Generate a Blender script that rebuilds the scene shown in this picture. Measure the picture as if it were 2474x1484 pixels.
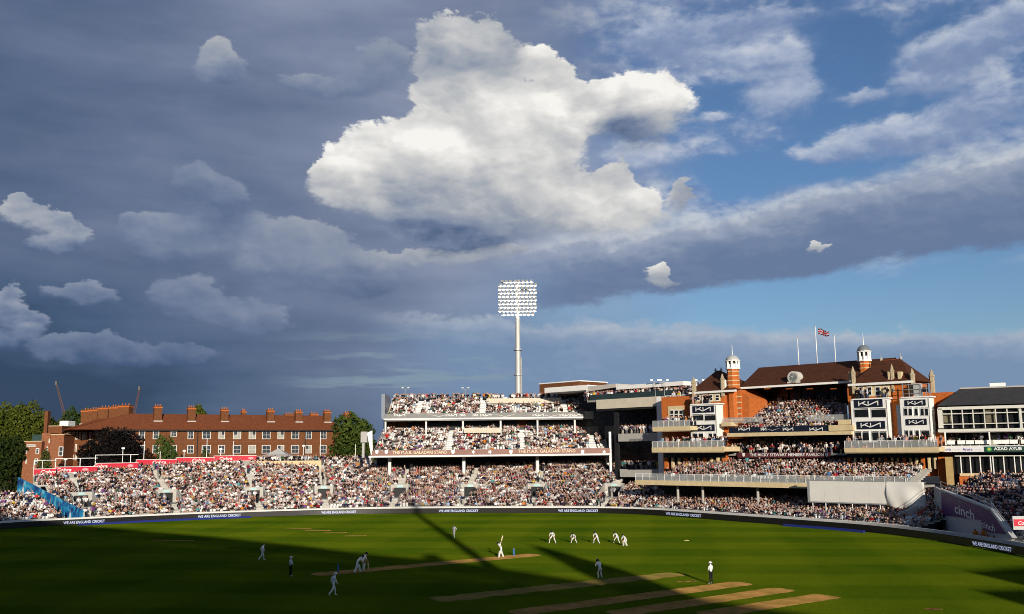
import bpy, bmesh, math, random
import numpy as np
from mathutils import Vector, Matrix
random.seed(7); rng = np.random.default_rng(11)
S = bpy.context.scene
for o in list(bpy.data.objects): bpy.data.objects.remove(o)
COL = S.collection
RAD = math.radians

# ---------------------------------------------------------------- camera
# Measured on the photograph drawn 2473 x 1484: horizon row 1085 in the middle, 0.6 deg roll;
# the 20.1 m between the two wickets and the height of the umpires fix focal length and eye height.
F, CX, CY, HOR, ROLL, CAMH = 2300.0, 1236.5, 742.0, 1085.0, RAD(0.6), 11.05
PIT = math.atan((HOR - CY) / F)
cam = bpy.data.cameras.new("camera"); camo = bpy.data.objects.new("camera", cam); COL.objects.link(camo)
cam.sensor_width = 36.0; cam.lens = 36.0 * F / 2473.0; cam.clip_start = 0.1; cam.clip_end = 6000
camo.location = (0, 0, CAMH)
camo.rotation_euler = (Matrix.Rotation(RAD(90) + PIT, 3, 'X') @ Matrix.Rotation(-ROLL, 3, 'Z')).to_euler()
S.camera = camo
S.render.resolution_x, S.render.resolution_y = 1024, 614

def ray(x, y):
    a = (x - CX) / F; b = (CY - y) / F
    a, b = a * math.cos(ROLL) + b * math.sin(ROLL), -a * math.sin(ROLL) + b * math.cos(ROLL)
    return np.array([a, math.cos(PIT) - b * math.sin(PIT), math.sin(PIT) + b * math.cos(PIT)])
def G(x, y, z=0.0):
    d = ray(x, y); return np.array([0, 0, CAMH]) + d * ((z - CAMH) / d[2])
def AT(x, y, dist):
    d = ray(x, y); return np.array([0, 0, CAMH]) + d * (dist / d[1])
def proj(p):
    p = np.asarray(p, float); q = p - np.array([0, 0, CAMH])
    f = q[..., 1] * math.cos(PIT) + q[..., 2] * math.sin(PIT)
    u = -q[..., 1] * math.sin(PIT) + q[..., 2] * math.cos(PIT)
    a = q[..., 0] / f; b = u / f
    a, b = a * math.cos(ROLL) - b * math.sin(ROLL), a * math.sin(ROLL) + b * math.cos(ROLL)
    return np.stack([CX + a * F, CY - b * F], -1)

# ---------------------------------------------------------------- sun and exposure
SUN_EL, SUN_AZ = RAD(12.5), RAD(10.8)      # sun behind the camera, a little to the right
sun = bpy.data.lights.new("sun", 'SUN'); suno = bpy.data.objects.new("sun", sun); COL.objects.link(suno)
sun.energy = 4.9; sun.angle = RAD(0.5); sun.color = (1.0, 0.90, 0.75)
sdir = Vector((math.sin(SUN_AZ) * math.cos(SUN_EL), -math.cos(SUN_AZ) * math.cos(SUN_EL), math.sin(SUN_EL)))
suno.rotation_euler = sdir.to_track_quat('Z', 'Y').to_euler(); suno.location = sdir * 300
S.view_settings.view_transform = 'Standard'; S.view_settings.look = 'None'
S.view_settings.exposure = 0.0; S.view_settings.gamma = 1.0; S.view_settings.use_curve_mapping = False
S.render.engine = 'CYCLES'
S.cycles.max_bounces = 5; S.cycles.diffuse_bounces = 2; S.cycles.glossy_bounces = 2; S.cycles.transmission_bounces = 2
S.cycles.filter_width = 0.95
S.cycles.transparent_max_bounces = 6; S.cycles.caustics_reflective = False; S.cycles.caustics_refractive = False

# ---------------------------------------------------------------- world: Nishita sky with procedural clouds
world = bpy.data.worlds.new("World"); S.world = world; world.use_nodes = True
NT = world.node_tree; NT.nodes.clear()
def nd(t): return NT.nodes.new(t)
def put(sock, v):
    if isinstance(v, bpy.types.NodeSocket): NT.links.new(v, sock)
    else: sock.default_value = v
def M(op, a, b=None, c=None, clamp=False):
    n = nd('ShaderNodeMath'); n.operation = op; n.use_clamp = clamp
    put(n.inputs[0], a)
    if b is not None: put(n.inputs[1], b)
    if c is not None: put(n.inputs[2], c)
    return n.outputs[0]
def V(op, a, b=None, out=0):
    n = nd('ShaderNodeVectorMath'); n.operation = op
    put(n.inputs[0], a)
    if b is not None: put(n.inputs[1], b)
    return n.outputs[out]
def xyz(v): n = nd('ShaderNodeSeparateXYZ'); put(n.inputs[0], v); return n.outputs
def comb(x, y, z=0.0):
    n = nd('ShaderNodeCombineXYZ'); put(n.inputs[0], x); put(n.inputs[1], y); put(n.inputs[2], z); return n.outputs[0]
def noise(v, scale, detail=4.0, rough=0.55, lac=2.0, out='Fac'):
    n = nd('ShaderNodeTexNoise'); n.noise_dimensions = '3D'; put(n.inputs['Vector'], v)
    n.inputs['Scale'].default_value = scale; n.inputs['Detail'].default_value = detail
    n.inputs['Roughness'].default_value = rough; n.inputs['Lacunarity'].default_value = lac
    return n.outputs[out]
def voro(v, scale, detail=2.0, rough=0.5):
    n = nd('ShaderNodeTexVoronoi'); n.feature = 'F1'; put(n.inputs['Vector'], v)
    n.inputs['Scale'].default_value = scale; n.inputs['Detail'].default_value = detail
    n.inputs['Roughness'].default_value = rough; n.normalize = True
    return n.outputs['Distance']
def step(x, lo, hi):
    n = nd('ShaderNodeMapRange'); n.interpolation_type = 'SMOOTHSTEP'; n.clamp = True
    put(n.inputs[0], x); put(n.inputs[1], lo); put(n.inputs[2], hi); n.inputs[3].default_value = 0; n.inputs[4].default_value = 1
    return n.outputs[0]
def ramp(x, stops, interp='LINEAR'):
    n = nd('ShaderNodeValToRGB'); n.color_ramp.interpolation = interp; put(n.inputs[0], x)
    e = n.color_ramp.elements
    while len(e) < len(stops): e.new(0.5)
    for el, (p, c) in zip(e, stops): el.position = p; el.color = (*c, 1)
    return n.outputs[0]
def mix(f, a, b):
    n = nd('ShaderNodeMix'); n.data_type = 'RGBA'; put(n.inputs[0], f)
    for s, v in ((n.inputs[6], a), (n.inputs[7], b)):
        if isinstance(v, tuple) and len(v) == 3: v = (*v, 1)
        put(s, v)
    return n.outputs[2]

# sky chart: azimuth (right of +Y) and elevation, in units of 1/2300 rad
def AE(x, y):
    d = ray(x, y); d = d / np.linalg.norm(d)
    return np.array([math.atan2(d[0], d[1]) * F, math.asin(d[2]) * F])
def AEr(x, y, rx, ry):
    c = AE(x, y); return c, abs(AE(x + rx, y)[0] - AE(x - rx, y)[0]) / 2, abs(AE(x, y + ry)[1] - AE(x, y - ry)[1]) / 2
tc = nd('ShaderNodeTexCoord'); DIR = V('NORMALIZE', tc.outputs['Generated'])
dx, dy, dz = xyz(DIR)
AZ = M('MULTIPLY', M('ARCTAN2', dx, dy), F); EL = M('MULTIPLY', M('ARCSINE', dz), F)
QN = V('MULTIPLY', DIR, (1.0, 1.0, 1.8))                  # noise space: a little flattened
wob = V('SUBTRACT', noise(QN, 9.0, 5, 0.55, out='Color'), (0.5, 0.5, 0.5))
P0 = comb(AZ, EL)
wob2 = V('SUBTRACT', noise(QN, 55.0, 4, 0.6, out='Color'), (0.5, 0.5, 0.5))
PW = V('ADD', V('ADD', P0, V('MULTIPLY', wob, (110.0, 90.0, 0.0))), V('MULTIPLY', wob2, (42.0, 36.0, 0.0)))  # warped chart for cloud outlines
pw = xyz(PW); PA, PE = pw[0], pw[1]
lump = voro(V('ADD', QN, V('MULTIPLY', wob, (0.05, 0.05, 0.05))), 24.0, 4.0, 0.62)
LUMP = M('SUBTRACT', 0.42, lump)                           # cauliflower lumps
FINE = M('SUBTRACT', noise(QN, 34.0, 5, 0.6), 0.5)
QL = V('ADD', QN, (0.006, 0.0, 0.010))                     # the same field a step towards the light
lump2 = voro(V('ADD', QL, V('MULTIPLY', wob, (0.05, 0.05, 0.05))), 24.0, 2.0, 0.62)
RELIEF = M('SUBTRACT', lump2, lump)
WB = V('MULTIPLY', wob, (0.09, 0.09, 0.09))
lb1 = voro(V('ADD', QN, WB), 10.0, 1.0, 0.5); lb2 = voro(V('ADD', V('ADD', QN, (0.012, 0.0, 0.022)), WB), 10.0, 1.0, 0.5)
RELB = M('SUBTRACT', lb2, lb1)                              # the big billows, lit from upper right
LUMPB = M('SUBTRACT', 0.45, lb1)
STREAK = noise(V('MULTIPLY', DIR, (1.0, 1.0, 4.5)), 5.0, 5, 0.5)
BIG = noise(QN, 3.2, 3, 0.5)

def line(p0, p1):
    """signed height above the sky line through two picture points, in chart units"""
    a, b = AE(*p0), AE(*p1); m = (b[1] - a[1]) / (b[0] - a[0])
    ac = M('MINIMUM', M('MAXIMUM', PA, -1900.0), 1900.0)
    return M('SUBTRACT', PE, M('MULTIPLY_ADD', ac, m, a[1] - m * a[0]))
def blobs(lst):
    """soft union of ellipses (x, y, rx, ry, brightness): field, brightness, height above the local centre"""
    Fs = Bs = Ys = Rs = None
    for (x, y, rx, ry, b) in lst:
        c, ra, re = AEr(x, y, rx * 2.1, ry * 2.1)
        g = nd('ShaderNodeTexGradient'); g.gradient_type = 'QUADRATIC_SPHERE'; put(g.inputs[0], PW)
        tm = g.texture_mapping; tm.vector_type = 'POINT'
        tm.scale = (1 / ra, 1 / re, 1); tm.translation = (-c[0] / ra, -c[1] / re, 0)
        w = g.outputs['Fac']; yc = float(c[1]); rr = float(re) * .42
        if Fs is None: Fs = w; Bs = M('MULTIPLY', w, b); Ys = M('MULTIPLY', w, yc); Rs = M('MULTIPLY', w, rr)
        else: Fs = M('ADD', Fs, w); Bs = M('MULTIPLY_ADD', w, b, Bs); Ys = M('MULTIPLY_ADD', w, yc, Ys); Rs = M('MULTIPLY_ADD', w, rr, Rs)
    inv = M('DIVIDE', 1.0, M('MAXIMUM', Fs, 0.001))
    return Fs, M('MULTIPLY', Bs, inv), M('DIVIDE', M('SUBTRACT', PE, M('MULTIPLY', Ys, inv)), M('MAXIMUM', M('MULTIPLY', Rs, inv), 5.0))
TONES = [(0.0, (.050, .090, .18)), (0.25, (.066, .112, .215)), (0.38, (.15, .20, .315)), (0.5, (.26, .305, .40)),
         (0.62, (.385, .415, .465)), (0.8, (.61, .61, .61)), (0.95, (.83, .82, .79)), (1.0, (.92, .91, .87))]

# clear air
sky = nd('ShaderNodeTexSky'); sky.sky_type = 'NISHITA'; sky.sun_disc = False
sky.sun_elevation = SUN_EL; sky.sun_rotation = math.pi - SUN_AZ; sky.air_density = 1.0; sky.dust_density = 0.6; sky.ozone_density = 2.0
#SKYTUNE
col = V('MULTIPLY', sky.outputs[0], (0.062, 0.076, 0.099))

# thin broken alto-cumulus of the upper right (and all round behind)
alto = M('ADD', M('MULTIPLY', noise(V('MULTIPLY', DIR, (1, 1, 2.4)), 8.5, 5, 0.5), 1.0), M('MULTIPLY', FINE, 0.12))
alto = M('ADD', alto, M('MULTIPLY', M('MULTIPLY', step(PA, AE(1650, 250)[0], AE(2000, 250)[0]), step(PE, AE(2000, 520)[1], AE(2000, 300)[1])), 0.05))
am = M('MULTIPLY', step(alto, 0.43, 0.66), 0.9)
am = M('MULTIPLY', am, step(PE, AE(1236, 760)[1], AE(1236, 560)[1]))
acol = ramp(M('ADD', M('MULTIPLY', alto, 1.0), M('MULTIPLY', RELIEF, 1.2)), [(0.45, (.17, .25, .45)), (0.6, (.34, .41, .56)), (0.78, (.58, .62, .69))])
col = mix(M('MULTIPLY', am, 0.92), col, acol)
# grey-blue stratus blanket over the left and the top
lft = step(M('ADD', M('MULTIPLY', PA, -1.0), M('ADD', M('MULTIPLY', PE, 0.25), M('MULTIPLY', M('SUBTRACT', BIG, 0.5), 900.0))), -420.0, 260.0)
topm = step(M('ADD', PE, M('MULTIPLY', M('SUBTRACT', BIG, 0.5), 500.0)), AE(1300, 190)[1], AE(1300, -60)[1])
topm = M('MULTIPLY', topm, step(PA, AE(2050, 60)[0], AE(1500, 60)[0]))
blank = M('MAXIMUM', lft, M('MULTIPLY', topm, 0.9))
tone = M('ADD', M('MULTIPLY', step(AZ, AE(-500, 700)[0], AE(1350, 500)[0]), 0.30), M('MULTIPLY', M('SUBTRACT', STREAK, 0.5), 0.42))
tone = M('ADD', tone, M('MULTIPLY', step(EL, AE(600, 1080)[1], AE(600, 500)[1]), 0.15))
tone = M('ADD', tone, M('ADD', M('MULTIPLY', M('SUBTRACT', BIG, 0.5), 0.30), M('MULTIPLY', FINE, 0.05)))
lowl = M('MULTIPLY', step(EL, float(AE(100, 640)[1]), float(AE(100, 960)[1])), step(AZ, float(AE(1000, 900)[0]), float(AE(250, 900)[0])))
tone = M('SUBTRACT', M('ADD', tone, 0.045), M('MULTIPLY', lowl, 0.17))
bcol = ramp(tone, [(0.0, (.030, .056, .116)), (0.12, (.062, .104, .190)), (0.28, (.118, .160, .262)), (0.42, (.19, .232, .345)), (0.60, (.31, .35, .46))])
col = mix(M('MULTIPLY', blank, 0.97), col, bcol)
# long bank on the right, slanting up to the right, clear air below it
up1 = M('MULTIPLY', line((1500, 540), (2473, 330)), -1.0)
low1 = line((1500, 728), (2473, 590))
bank = M('MULTIPLY', step(M('ADD', up1, M('MULTIPLY', LUMP, 70.0)), -10.0, 50.0), step(M('ADD', low1, M('MULTIPLY', FINE, 12.0)), -4.0, 22.0))
bank = M('MULTIPLY', bank, step(PA, AE(1150, 600)[0], AE(1420, 600)[0]))
bt = M('ADD', M('SUBTRACT', 1.0, step(up1, 0.0, 150.0)), M('ADD', M('MULTIPLY', RELIEF, 0.8), M('MULTIPLY', M('SUBTRACT', STREAK, 0.5), 0.9)))
bkcol = ramp(bt, [(0.0, (.135, .195, .33)), (0.35, (.175, .235, .365)), (0.8, (.33, .38, .49)), (1.0, (.52, .56, .62))])
col = mix(M('MULTIPLY', bank, 0.97), col, bkcol)
# low bank along the horizon on the right
low2 = M('MULTIPLY', line((1000, 762), (2473, 800)), -1.0)
hz = M('MULTIPLY', step(M('ADD', low2, M('ADD', M('MULTIPLY', LUMP, 45.0), M('MULTIPLY', FINE, 40.0))), -8.0, 20.0), step(PA, AE(820, 800)[0], AE(1150, 800)[0]))
ht = M('ADD', M('MULTIPLY', M('SUBTRACT', 1.0, step(low2, -10.0, 75.0)), 0.62), M('ADD', M('MULTIPLY', RELIEF, 0.5), M('MULTIPLY', M('SUBTRACT', STREAK, 0.5), 0.8)))
hcol = ramp(ht, [(0.0, (.185, .275, .43)), (0.3, (.25, .335, .48)), (0.7, (.44, .49, .57)), (1.0, (.58, .60, .63))])
col = mix(M('MULTIPLY', hz, 0.93), col, hcol)
# pale greenish streaks of clear air low down, left of the stand
st = M('MULTIPLY', step(noise(V('MULTIPLY', DIR, (1, 1, 9.0)), 7.0, 5, 0.55), 0.50, 0.62), step(M('MULTIPLY', M('ABSOLUTE', M('SUBTRACT', AZ, float(AE(1000, 900)[0]))), -1.0), -380.0, -120.0))
st = M('MULTIPLY', st, step(M('MULTIPLY', M('ABSOLUTE', M('SUBTRACT', EL, float(AE(1000, 895)[1]))), -1.0), -120.0, -30.0))
col = mix(M('MULTIPLY', st, 0.75), col, (.235, .33, .40))
# soft grey-blue heaps of the upper right
F3, B3, V3 = blobs([(2340, 115, 130, 52, .40), (2425, 55, 110, 42, .45), (2250, 195, 100, 34, .44), (2400, 255, 120, 44, .40), (1890, 235, 84, 54, .50), (1845, 150, 74, 44, .48), (1690, 135, 84, 30, .50), (2080, 245, 46, 18, .50),
    (2260, 335, 150, 44, .47), (2080, 345, 84, 32, .50), (1985, 372, 62, 24, .54), (1600, 105, 100, 38, .40), (1790, 55, 140, 34, .39), (1560, 385, 80, 34, .54), (1725, 290, 34, 18, .56)])
f3 = M('ADD', F3, M('ADD', M('ADD', M('MULTIPLY', LUMP, 0.50), M('MULTIPLY', LUMPB, 0.20)), M('MULTIPLY', FINE, 0.55)))
a3 = M('MULTIPLY', step(f3, 0.08, M('MULTIPLY_ADD', step(V3, 0.4, -0.6), 0.35, 0.50)), step(F3, 0.01, 0.20))
t3 = M('ADD', M('ADD', B3, M('MULTIPLY', V3, 0.13)), M('ADD', M('ADD', M('MULTIPLY', RELIEF, 0.30), M('MULTIPLY', RELB, 0.35)), M('MULTIPLY', FINE, 0.25)))
col = mix(M('MULTIPLY', a3, 0.88), col, ramp(t3, [(0.22, (.15, .215, .39)), (0.42, (.225, .30, .475)), (0.56, (.40, .465, .60)), (0.75, (.66, .69, .74))]))
# dim cumulus of the left half
F1, B1, V1 = blobs([(461, 437, 50, 45, .36), (527, 496, 72, 58, .35), (390, 550, 62, 38, .39), (305, 543, 30, 32, .40), (371, 593, 55, 32, .39), (449, 592, 75, 48, .36),
    (656, 592, 88, 52, .44), (762, 608, 80, 55, .47), (723, 668, 140, 48, .40), (860, 682, 80, 42, .36), (203, 714, 88, 26, .37), (449, 712, 66, 36, .38),
    (527, 757, 105, 34, .35), (625, 780, 68, 38, .40), (156, 826, 85, 30, .33), (234, 840, 80, 28, .31), (332, 865, 80, 25, .28), (450, 873, 80, 26, .27),
    (523, 131, 34, 25, .60), (533, 172, 66, 34, .40), (781, 208, 100, 27, .42), (905, 150, 68, 56, .41), (1030, 630, 130, 20, .54), (1222, 608, 50, 17, .54)])
f1 = M('ADD', F1, M('ADD', M('ADD', M('MULTIPLY', LUMP, 0.40), M('MULTIPLY', LUMPB, 0.25)), M('MULTIPLY', FINE, 0.30)))
a1 = M('MULTIPLY', step(f1, 0.25, M('MULTIPLY_ADD', step(V1, 0.35, -0.6), 0.26, 0.37)), step(F1, 0.02, 0.16))
t1 = M('ADD', M('ADD', M('ADD', B1, 0.02), M('MULTIPLY', V1, 0.075)), M('ADD', M('ADD', M('MULTIPLY', RELIEF, 0.14), M('MULTIPLY', RELB, 0.30)), M('MULTIPLY', FINE, 0.08)))
col = mix(M('MULTIPLY', a1, 0.9), col, ramp(t1, TONES))
# bright cumulus
F2, B2, V2 = blobs([(1050, 100, 54, 50, .70), (1166, 108, 64, 58, .70), (1125, 150, 106, 80, .69), (1125, 215, 112, 68, .80), (1222, 285, 150, 80, .99), (1290, 356, 112, 95, .93),
    (1150, 376, 175, 112, .92), (1018, 370, 112, 66, 1.0), (894, 389, 100, 66, .99), (795, 407, 38, 40, .96), (854, 440, 70, 50, .86), (1018, 478, 185, 55, .66),
    (1160, 502, 185, 60, .66), (1064, 546, 118, 54, .53), (1110, 576, 100, 36, .46), (1328, 487, 130, 60, .84), (1439, 507, 100, 54, .95), (1527, 500, 74, 54, .86),
    (1497, 425, 34, 44, .80), (1648, 466, 22, 40, .60), (1300, 142, 34, 28, .95), (1345, 178, 32, 34, .88), (1404, 236, 34, 28, .74), (1468, 225, 58, 48, .92),
    (1592, 236, 90, 70, 1.0), (1545, 312, 80, 46, .50), (1600, 644, 20, 18, .86), (1592, 664, 32, 16, .76), (1612, 682, 40, 11, .60), (1958, 581, 15, 9, .80), (1976, 593, 28, 8, .70),
    (50, 474, 28, 18, .70), (40, 516, 66, 28, .68), (140, 545, 62, 36, .66), (175, 580, 44, 22, .58), (105, 590, 66, 18, .44), (10, 726, 44, 38, .58), (72, 772, 44, 24, .50), (22, 806, 80, 34, .38)])
f2 = M('ADD', F2, M('ADD', M('ADD', M('MULTIPLY', LUMP, 0.85), M('MULTIPLY', LUMPB, 0.40)), M('MULTIPLY', FINE, 0.42)))
soft2 = M('MAXIMUM', step(B2, 0.52, 0.36), M('MULTIPLY', step(V2, 0.25, -0.85), 0.75))                                # shaded bases melt away, lit tops are crisp
a2 = M('MULTIPLY', step(f2, M('SUBTRACT', 0.42, M('MULTIPLY', soft2, 0.14)), M('MULTIPLY_ADD', soft2, 0.42, 0.54)), step(F2, 0.03, 0.16))
t2 = M('ADD', M('ADD', M('SUBTRACT', B2, 0.095), M('MULTIPLY', V2, 0.10)), M('ADD', M('ADD', M('MULTIPLY', RELIEF, 0.34), M('MULTIPLY', RELB, 0.80)), M('MULTIPLY', FINE, 0.14)))
col = mix(a2, col, ramp(t2, TONES))
# ground side of the world stays dark earth so that nothing glows from below
col = mix(step(EL, -90.0, -10.0), (.03, .035, .03), col)
bg = nd('ShaderNodeBackground'); put(bg.inputs[0], col); bg.inputs[1].default_value = 1.0
wo = nd('ShaderNodeOutputWorld'); NT.links.new(bg.outputs[0], wo.inputs[0])
world.cycles.sampling_method = 'MANUAL'; world.cycles.sample_map_resolution = 512

# ================================================================ helpers
MATS = {}
def mat(name, rgb, rough=0.8, var=0.12, scale=1.5, bump=0.0, bscale=20.0, metal=0.0, spec=0.3, tint=None, sheen=0.0):
    """procedural Principled material: base colour broken up by two noises"""
    if name in MATS: return MATS[name]
    m = bpy.data.materials.new(name); m.use_nodes = True; t = m.node_tree; b = t.nodes['Principled BSDF']
    tcn = t.nodes.new('ShaderNodeTexCoord')
    n = t.nodes.new('ShaderNodeTexNoise'); n.inputs['Scale'].default_value = scale; n.inputs['Detail'].default_value = 6; n.inputs['Roughness'].default_value = 0.65
    t.links.new(tcn.outputs['Object'], n.inputs['Vector'])
    r = t.nodes.new('ShaderNodeValToRGB'); e = r.color_ramp.elements
    lo = tuple(max(0, c * (1 - var)) for c in rgb); hi = tuple(min(1, c * (1 + var)) for c in (tint or rgb))
    e[0].position = 0.3; e[0].color = (*lo, 1); e[1].position = 0.72; e[1].color = (*hi, 1)
    t.links.new(n.outputs['Fac'], r.inputs[0]); t.links.new(r.outputs[0], b.inputs['Base Color'])
    b.inputs['Roughness'].default_value = rough; b.inputs['Metallic'].default_value = metal; b.inputs['Specular IOR Level'].default_value = spec if rough < .75 else min(spec, .04)
    if sheen: b.inputs['Sheen Weight'].default_value = sheen; b.inputs['Sheen Tint'].default_value = (*rgb, 1)
    if bump:
        n2 = t.nodes.new('ShaderNodeTexNoise'); n2.inputs['Scale'].default_value = bscale; n2.inputs['Detail'].default_value = 3
        t.links.new(tcn.outputs['Object'], n2.inputs['Vector'])
        bp = t.nodes.new('ShaderNodeBump'); bp.inputs['Strength'].default_value = bump; bp.inputs['Distance'].default_value = 0.05
        t.links.new(n2.outputs['Fac'], bp.inputs['Height']); t.links.new(bp.outputs[0], b.inputs['Normal'])
    MATS[name] = m; return m
def emis(name, rgb, strength, base=(0.5, 0.5, 0.5)):
    if name in MATS: return MATS[name]
    m = mat(name, base, 0.4, 0.03); b = m.node_tree.nodes['Principled BSDF']
    b.inputs['Emission Color'].default_value = (*rgb, 1); b.inputs['Emission Strength'].default_value = strength
    return m
def attr_mat(name, attr='col', rough=0.85):
    """colour from a per-face attribute (clothes, skin), with a little fabric noise"""
    if name in MATS: return MATS[name]
    m = bpy.data.materials.new(name); m.use_nodes = True; t = m.node_tree; b = t.nodes['Principled BSDF']
    a = t.nodes.new('ShaderNodeAttribute'); a.attribute_name = attr
    n = t.nodes.new('ShaderNodeTexNoise'); n.inputs['Scale'].default_value = 9.0; n.inputs['Detail'].default_value = 4
    mr = t.nodes.new('ShaderNodeMapRange'); mr.inputs[3].default_value = 0.8; mr.inputs[4].default_value = 1.12
    mx = t.nodes.new('ShaderNodeVectorMath'); mx.operation = 'SCALE'
    t.links.new(n.outputs['Fac'], mr.inputs[0]); t.links.new(a.outputs['Color'], mx.inputs[0]); t.links.new(mr.outputs[0], mx.inputs['Scale'])
    t.links.new(mx.outputs[0], b.inputs['Base Color']); b.inputs['Roughness'].default_value = rough; b.inputs['Specular IOR Level'].default_value = 0.05
    MATS[name] = m; return m

def tag(o, label=None, cat=None, group=None, kind=None):
    if label: o['label'] = label
    if cat: o['category'] = cat
    if group: o['group'] = group
    if kind: o['kind'] = kind
    return o
def empty(name, loc, label=None, cat=None, group=None):
    o = bpy.data.objects.new(name, None); COL.objects.link(o); o.location = loc; o.empty_display_size = 0.3
    return tag(o, label, cat, group)
class MB:
    """collects boxes and polygons in world coordinates, then links them as ONE mesh"""
    def __init__(s): s.v = []; s.f = []
    def poly(s, pts):
        k = len(s.v); s.v += [tuple(map(float, p)) for p in pts]; s.f.append(tuple(range(k, k + len(pts)))); return s
    def hexa(s, c):
        """8 corners: bottom ring then top ring"""
        k = len(s.v); s.v += [tuple(map(float, p)) for p in c]
        for q in ((3, 2, 1, 0), (4, 5, 6, 7), (0, 1, 5, 4), (1, 2, 6, 5), (2, 3, 7, 6), (3, 0, 4, 7)): s.f.append(tuple(k + i for i in q))
        return s
    def obox(s, o, u, w, a0, a1, b0, b1, z0, z1):
        """box in a horizontal frame: o + u*a + w*b"""
        o = np.asarray(o, float); u = np.asarray(u, float); w = np.asarray(w, float)
        def p(a, b, z): q = o[:2] + u * a + w * b; return (q[0], q[1], z)
        return s.hexa([p(a0, b0, z0), p(a1, b0, z0), p(a1, b1, z0), p(a0, b1, z0), p(a0, b0, z1), p(a1, b0, z1), p(a1, b1, z1), p(a0, b1, z1)])
    def box(s, x0, x1, y0, y1, z0, z1): return s.obox((0, 0), (1, 0), (0, 1), x0, x1, y0, y1, z0, z1)
    def tube(s, p, q, r0, r1=None, n=8):
        p = Vector(p); q = Vector(q); d = (q - p).normalized(); r1 = r0 if r1 is None else r1
        a = d.orthogonal().normalized(); b = d.cross(a); k = len(s.v)
        for c, r in ((p, r0), (q, r1)):
            for i in range(n):
                t = 2 * math.pi * i / n; s.v.append(tuple(c + a * (math.cos(t) * r) + b * (math.sin(t) * r)))
        for i in range(n): j = (i + 1) % n; s.f.append((k + i, k + j, k + n + j, k + n + i))
        s.f.append(tuple(k + i for i in range(n))[::-1]); s.f.append(tuple(k + n + i for i in range(n))); return s
    def lathe(s, c, prof, n=12):
        """profile [(radius, z)] round a vertical axis at c"""
        k = len(s.v)
        for r, z in prof:
            for i in range(n): t = 2 * math.pi * (i + .5) / n; s.v.append((c[0] + r * math.cos(t), c[1] + r * math.sin(t), z))
        for j in range(len(prof) - 1):
            for i in range(n): i2 = (i + 1) % n; s.f.append((k + j * n + i, k + j * n + i2, k + (j + 1) * n + i2, k + (j + 1) * n + i))
        s.f.append(tuple(k + i for i in range(n))[::-1]); s.f.append(tuple(k + (len(prof) - 1) * n + i for i in range(n))); return s
    def build(s, name, m, parent=None, smooth=False, kind=None):
        v = np.array(s.v, float).reshape(-1, 3)
        if parent is not None:
            q = parent; off = np.zeros(3)
            while q is not None: off += np.array(q.location); q = q.parent
        else:
            off = np.array([(v[:, 0].min() + v[:, 0].max()) / 2, (v[:, 1].min() + v[:, 1].max()) / 2, v[:, 2].min()])
        me = bpy.data.meshes.new(name); me.from_pydata((v - off).tolist(), [], s.f); me.materials.append(m)
        if smooth: me.polygons.foreach_set('use_smooth', [True] * len(me.polygons))
        o = bpy.data.objects.new(name, me); COL.objects.link(o)
        if parent is not None: o.parent = parent
        else: o.location = off
        if kind: o['kind'] = kind
        return o
def np_mesh(name, v, f4, m, parent=None, colors=None, loc=(0, 0, 0)):
    """big quad/tri mesh straight from arrays (faces: (n,k) int)"""
    me = bpy.data.meshes.new(name); nf, k = f4.shape
    me.vertices.add(len(v)); me.vertices.foreach_set('co', np.ascontiguousarray(v, np.float32).ravel())
    me.loops.add(nf * k); me.loops.foreach_set('vertex_index', np.ascontiguousarray(f4, np.int32).ravel())
    me.polygons.add(nf); me.polygons.foreach_set('loop_start', np.arange(0, nf * k, k, dtype=np.int32))
    me.update(calc_edges=True)
    if colors is not None:
        a = me.attributes.new('col', 'FLOAT_COLOR', 'FACE'); a.data.foreach_set('color', np.ascontiguousarray(np.c_[colors, np.ones(nf)], np.float32).ravel())
    me.materials.append(m); o = bpy.data.objects.new(name, me); COL.objects.link(o); o.location = loc
    if parent is not None: o.parent = parent
    return o

class Frame:
    """vertical facade plane: origin xy, direction u (to the right in the picture), n pointing away from the camera"""
    def __init__(s, o, u):
        s.o = np.array(o[:2], float); s.u = np.array(u, float); s.u /= np.linalg.norm(s.u); s.n = np.array([-s.u[1], s.u[0]])
        if np.dot(s.n, s.o) < 0: s.n = -s.n
    def tz(s, x, y, w=0.0):
        d = ray(x, y); q = s.o + s.n * w
        A = np.array([[d[0], -s.u[0]], [d[1], -s.u[1]]]); k, t = np.linalg.solve(A, q); return t, CAMH + d[2] * k
    def p(s, t, w, z): q = s.o + s.u * t + s.n * w; return (q[0], q[1], z)
    def P(s, x, y, w=0.0): t, z = s.tz(x, y, w); return s.p(t, w, z)
    def rect(s, x0, y0, x1, y1, w=0.0):
        ym, xm = (y0 + y1) / 2, (x0 + x1) / 2
        return s.tz(x0, ym, w)[0], s.tz(x1, ym, w)[0], s.tz(xm, y1, w)[1], s.tz(xm, y0, w)[1]
    def box(s, mb, x0, y0, x1, y1, w=0.0, depth=0.3, z0=None, z1=None):
        """picture rectangle on the plane w, extruded away from the camera"""
        a, b, c, d = s.rect(x0, y0, x1, y1, w)
        return mb.obox(s.o, s.u, s.n, a, b, w, w + depth, c if z0 is None else z0, d if z1 is None else z1)
    def lbox(s, mb, t0, t1, w0, w1, z0, z1): return mb.obox(s.o, s.u, s.n, t0, t1, w0, w1, z0, z1)

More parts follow.
